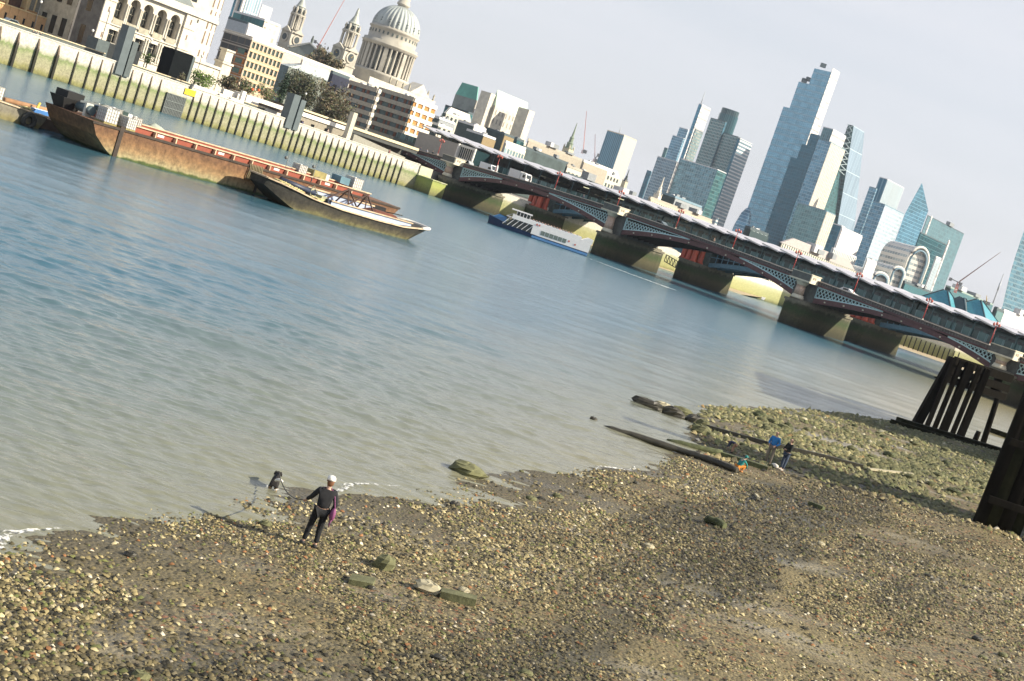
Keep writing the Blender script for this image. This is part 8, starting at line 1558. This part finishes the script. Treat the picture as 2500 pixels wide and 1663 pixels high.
# couple
def at_g(px, z0=.4):
    g_ = G(px[0], px[1], z0); 
    for _ in range(4): g_ = G(px[0], px[1], gz(g_.x, g_.y))
    return (g_.x, g_.y, gz(g_.x, g_.y)-.01)
pm = at_g((1872, 1133)); pf = at_g((1908, 1148))
figure('person in a bright blue hooded top and grey trousers looking down the beach', pm, R(150), dict(wrL=(-.16, .17, 1.02), wrR=(.16, .17, 1.02), anR=(.13, -.12, .09), toR=(.14, .04, .04), head=(0, .05, 1.65), top=(0, .05, 1.72)), (mat('cloth_blue', (.03, .20, .50), .85, var=.15), mat('cloth_grey', (.22, .19, .15), .9, var=.2), c_shoe), scale=1.04, hair=(mat('hair_ginger', (.26, .12, .05), .8), .0))
figure('dark haired person in black jacket and jeans standing beside the blue topped one', pf, R(120), dict(elL=(-.24, .10, 1.12), wrL=(-.05, .22, 1.12), elR=(.24, .1, 1.12), wrR=(.08, .24, 1.08), anL=(-.16, .1, .09), toL=(-.17, .26, .04)), (mat('cloth_blackj', (.012, .016, .014), .9), mat('cloth_jeans', (.05, .07, .11), .9, var=.3), mat('shoe_pale', (.5, .45, .38), .7)), scale=1.0, hair=(mat('hair_dark', (.03, .018, .012), .7), .08))
sq = dict(pelvis=(0, -.12, .28), waist=(0, -.04, .42), chest=(0, .08, .62), neck=(0, .16, .74), headb=(0, .2, .80), head=(0, .24, .88), top=(0, .24, .96), shL=(-.17, .1, .68), shR=(.17, .1, .68), elL=(-.2, .3, .5), elR=(.2, .3, .5), wrL=(-.12, .42, .25), wrR=(.12, .42, .25), hiL=(-.1, -.1, .26), hiR=(.1, -.1, .26), knL=(-.16, .28, .42), knR=(.16, .28, .42), anL=(-.14, .08, .09), anR=(.14, .08, .09), toL=(-.15, .24, .04), toR=(.15, .24, .04))
figure('child crouching in teal coat and orange trousers at the end of the long pipe', at_g((1802, 1150)), R(-60), sq, (mat('cloth_teal', (.02, .22, .20), .85, var=.15), mat('cloth_orange', (.62, .22, .03), .85), mat('boot_orange', (.5, .2, .05), .7)), scale=.84, hair=(mat('cloth_teal', (0, 0, 0)), .0), cap=mat('cloth_teal', (0, 0, 0)))
bend = dict(pelvis=(0, -.1, .82), waist=(0, .06, .9), chest=(0, .28, .92), neck=(0, .42, .9), headb=(0, .5, .88), head=(0, .58, .86), top=(0, .64, .84), shL=(-.17, .34, .92), shR=(.17, .34, .92), elL=(-.19, .42, .62), elR=(.19, .42, .62), wrL=(-.13, .5, .35), wrR=(.13, .5, .35), hiL=(-.1, -.08, .78), hiR=(.1, -.08, .78), knL=(-.12, .02, .44), knR=(.12, .02, .44))
figure('child in navy bending down to the mossy timber behind the teal coated child', at_g((1786, 1106)), R(60), bend, (mat('cloth_navy', (.05, .06, .11), .9), mat('cloth_tan', (.40, .24, .16), .9), mat('shoe_dark', (0, 0, 0))), scale=.62, hair=(mat('hair_brown', (.20, .10, .05), .8), .02))
p = at_g((1890, 1142)); mb = MB(); mb.ell((p[0], p[1], p[2]+.12), .22, .16, .13, 10, 6, .08); tag(mb.build('white_bag', mat('bag_white', (.7, .67, .58), .8)), 'small white bag on the ground at the feet of the standing couple', 'bag')

# ================================================================ HAZE
hz = MB(); hz.box(-1600, 3300, -80, 2750, -3.2, 420)
mh = bpy.data.materials.new('haze'); mh.use_nodes = True; t = mh.node_tree; t.nodes.clear(); o_ = N(t, 'ShaderNodeOutputMaterial'); v_ = N(t, 'ShaderNodeVolumePrincipled'); v_.inputs['Color'].default_value = (.80, .88, 1.0, 1); v_.inputs['Density'].default_value = .00006; v_.inputs['Anisotropy'].default_value = .2; t.links.new(v_.outputs[0], o_.inputs['Volume'])
HZ = hz.build('haze', mh); tag(HZ, kind='stuff')
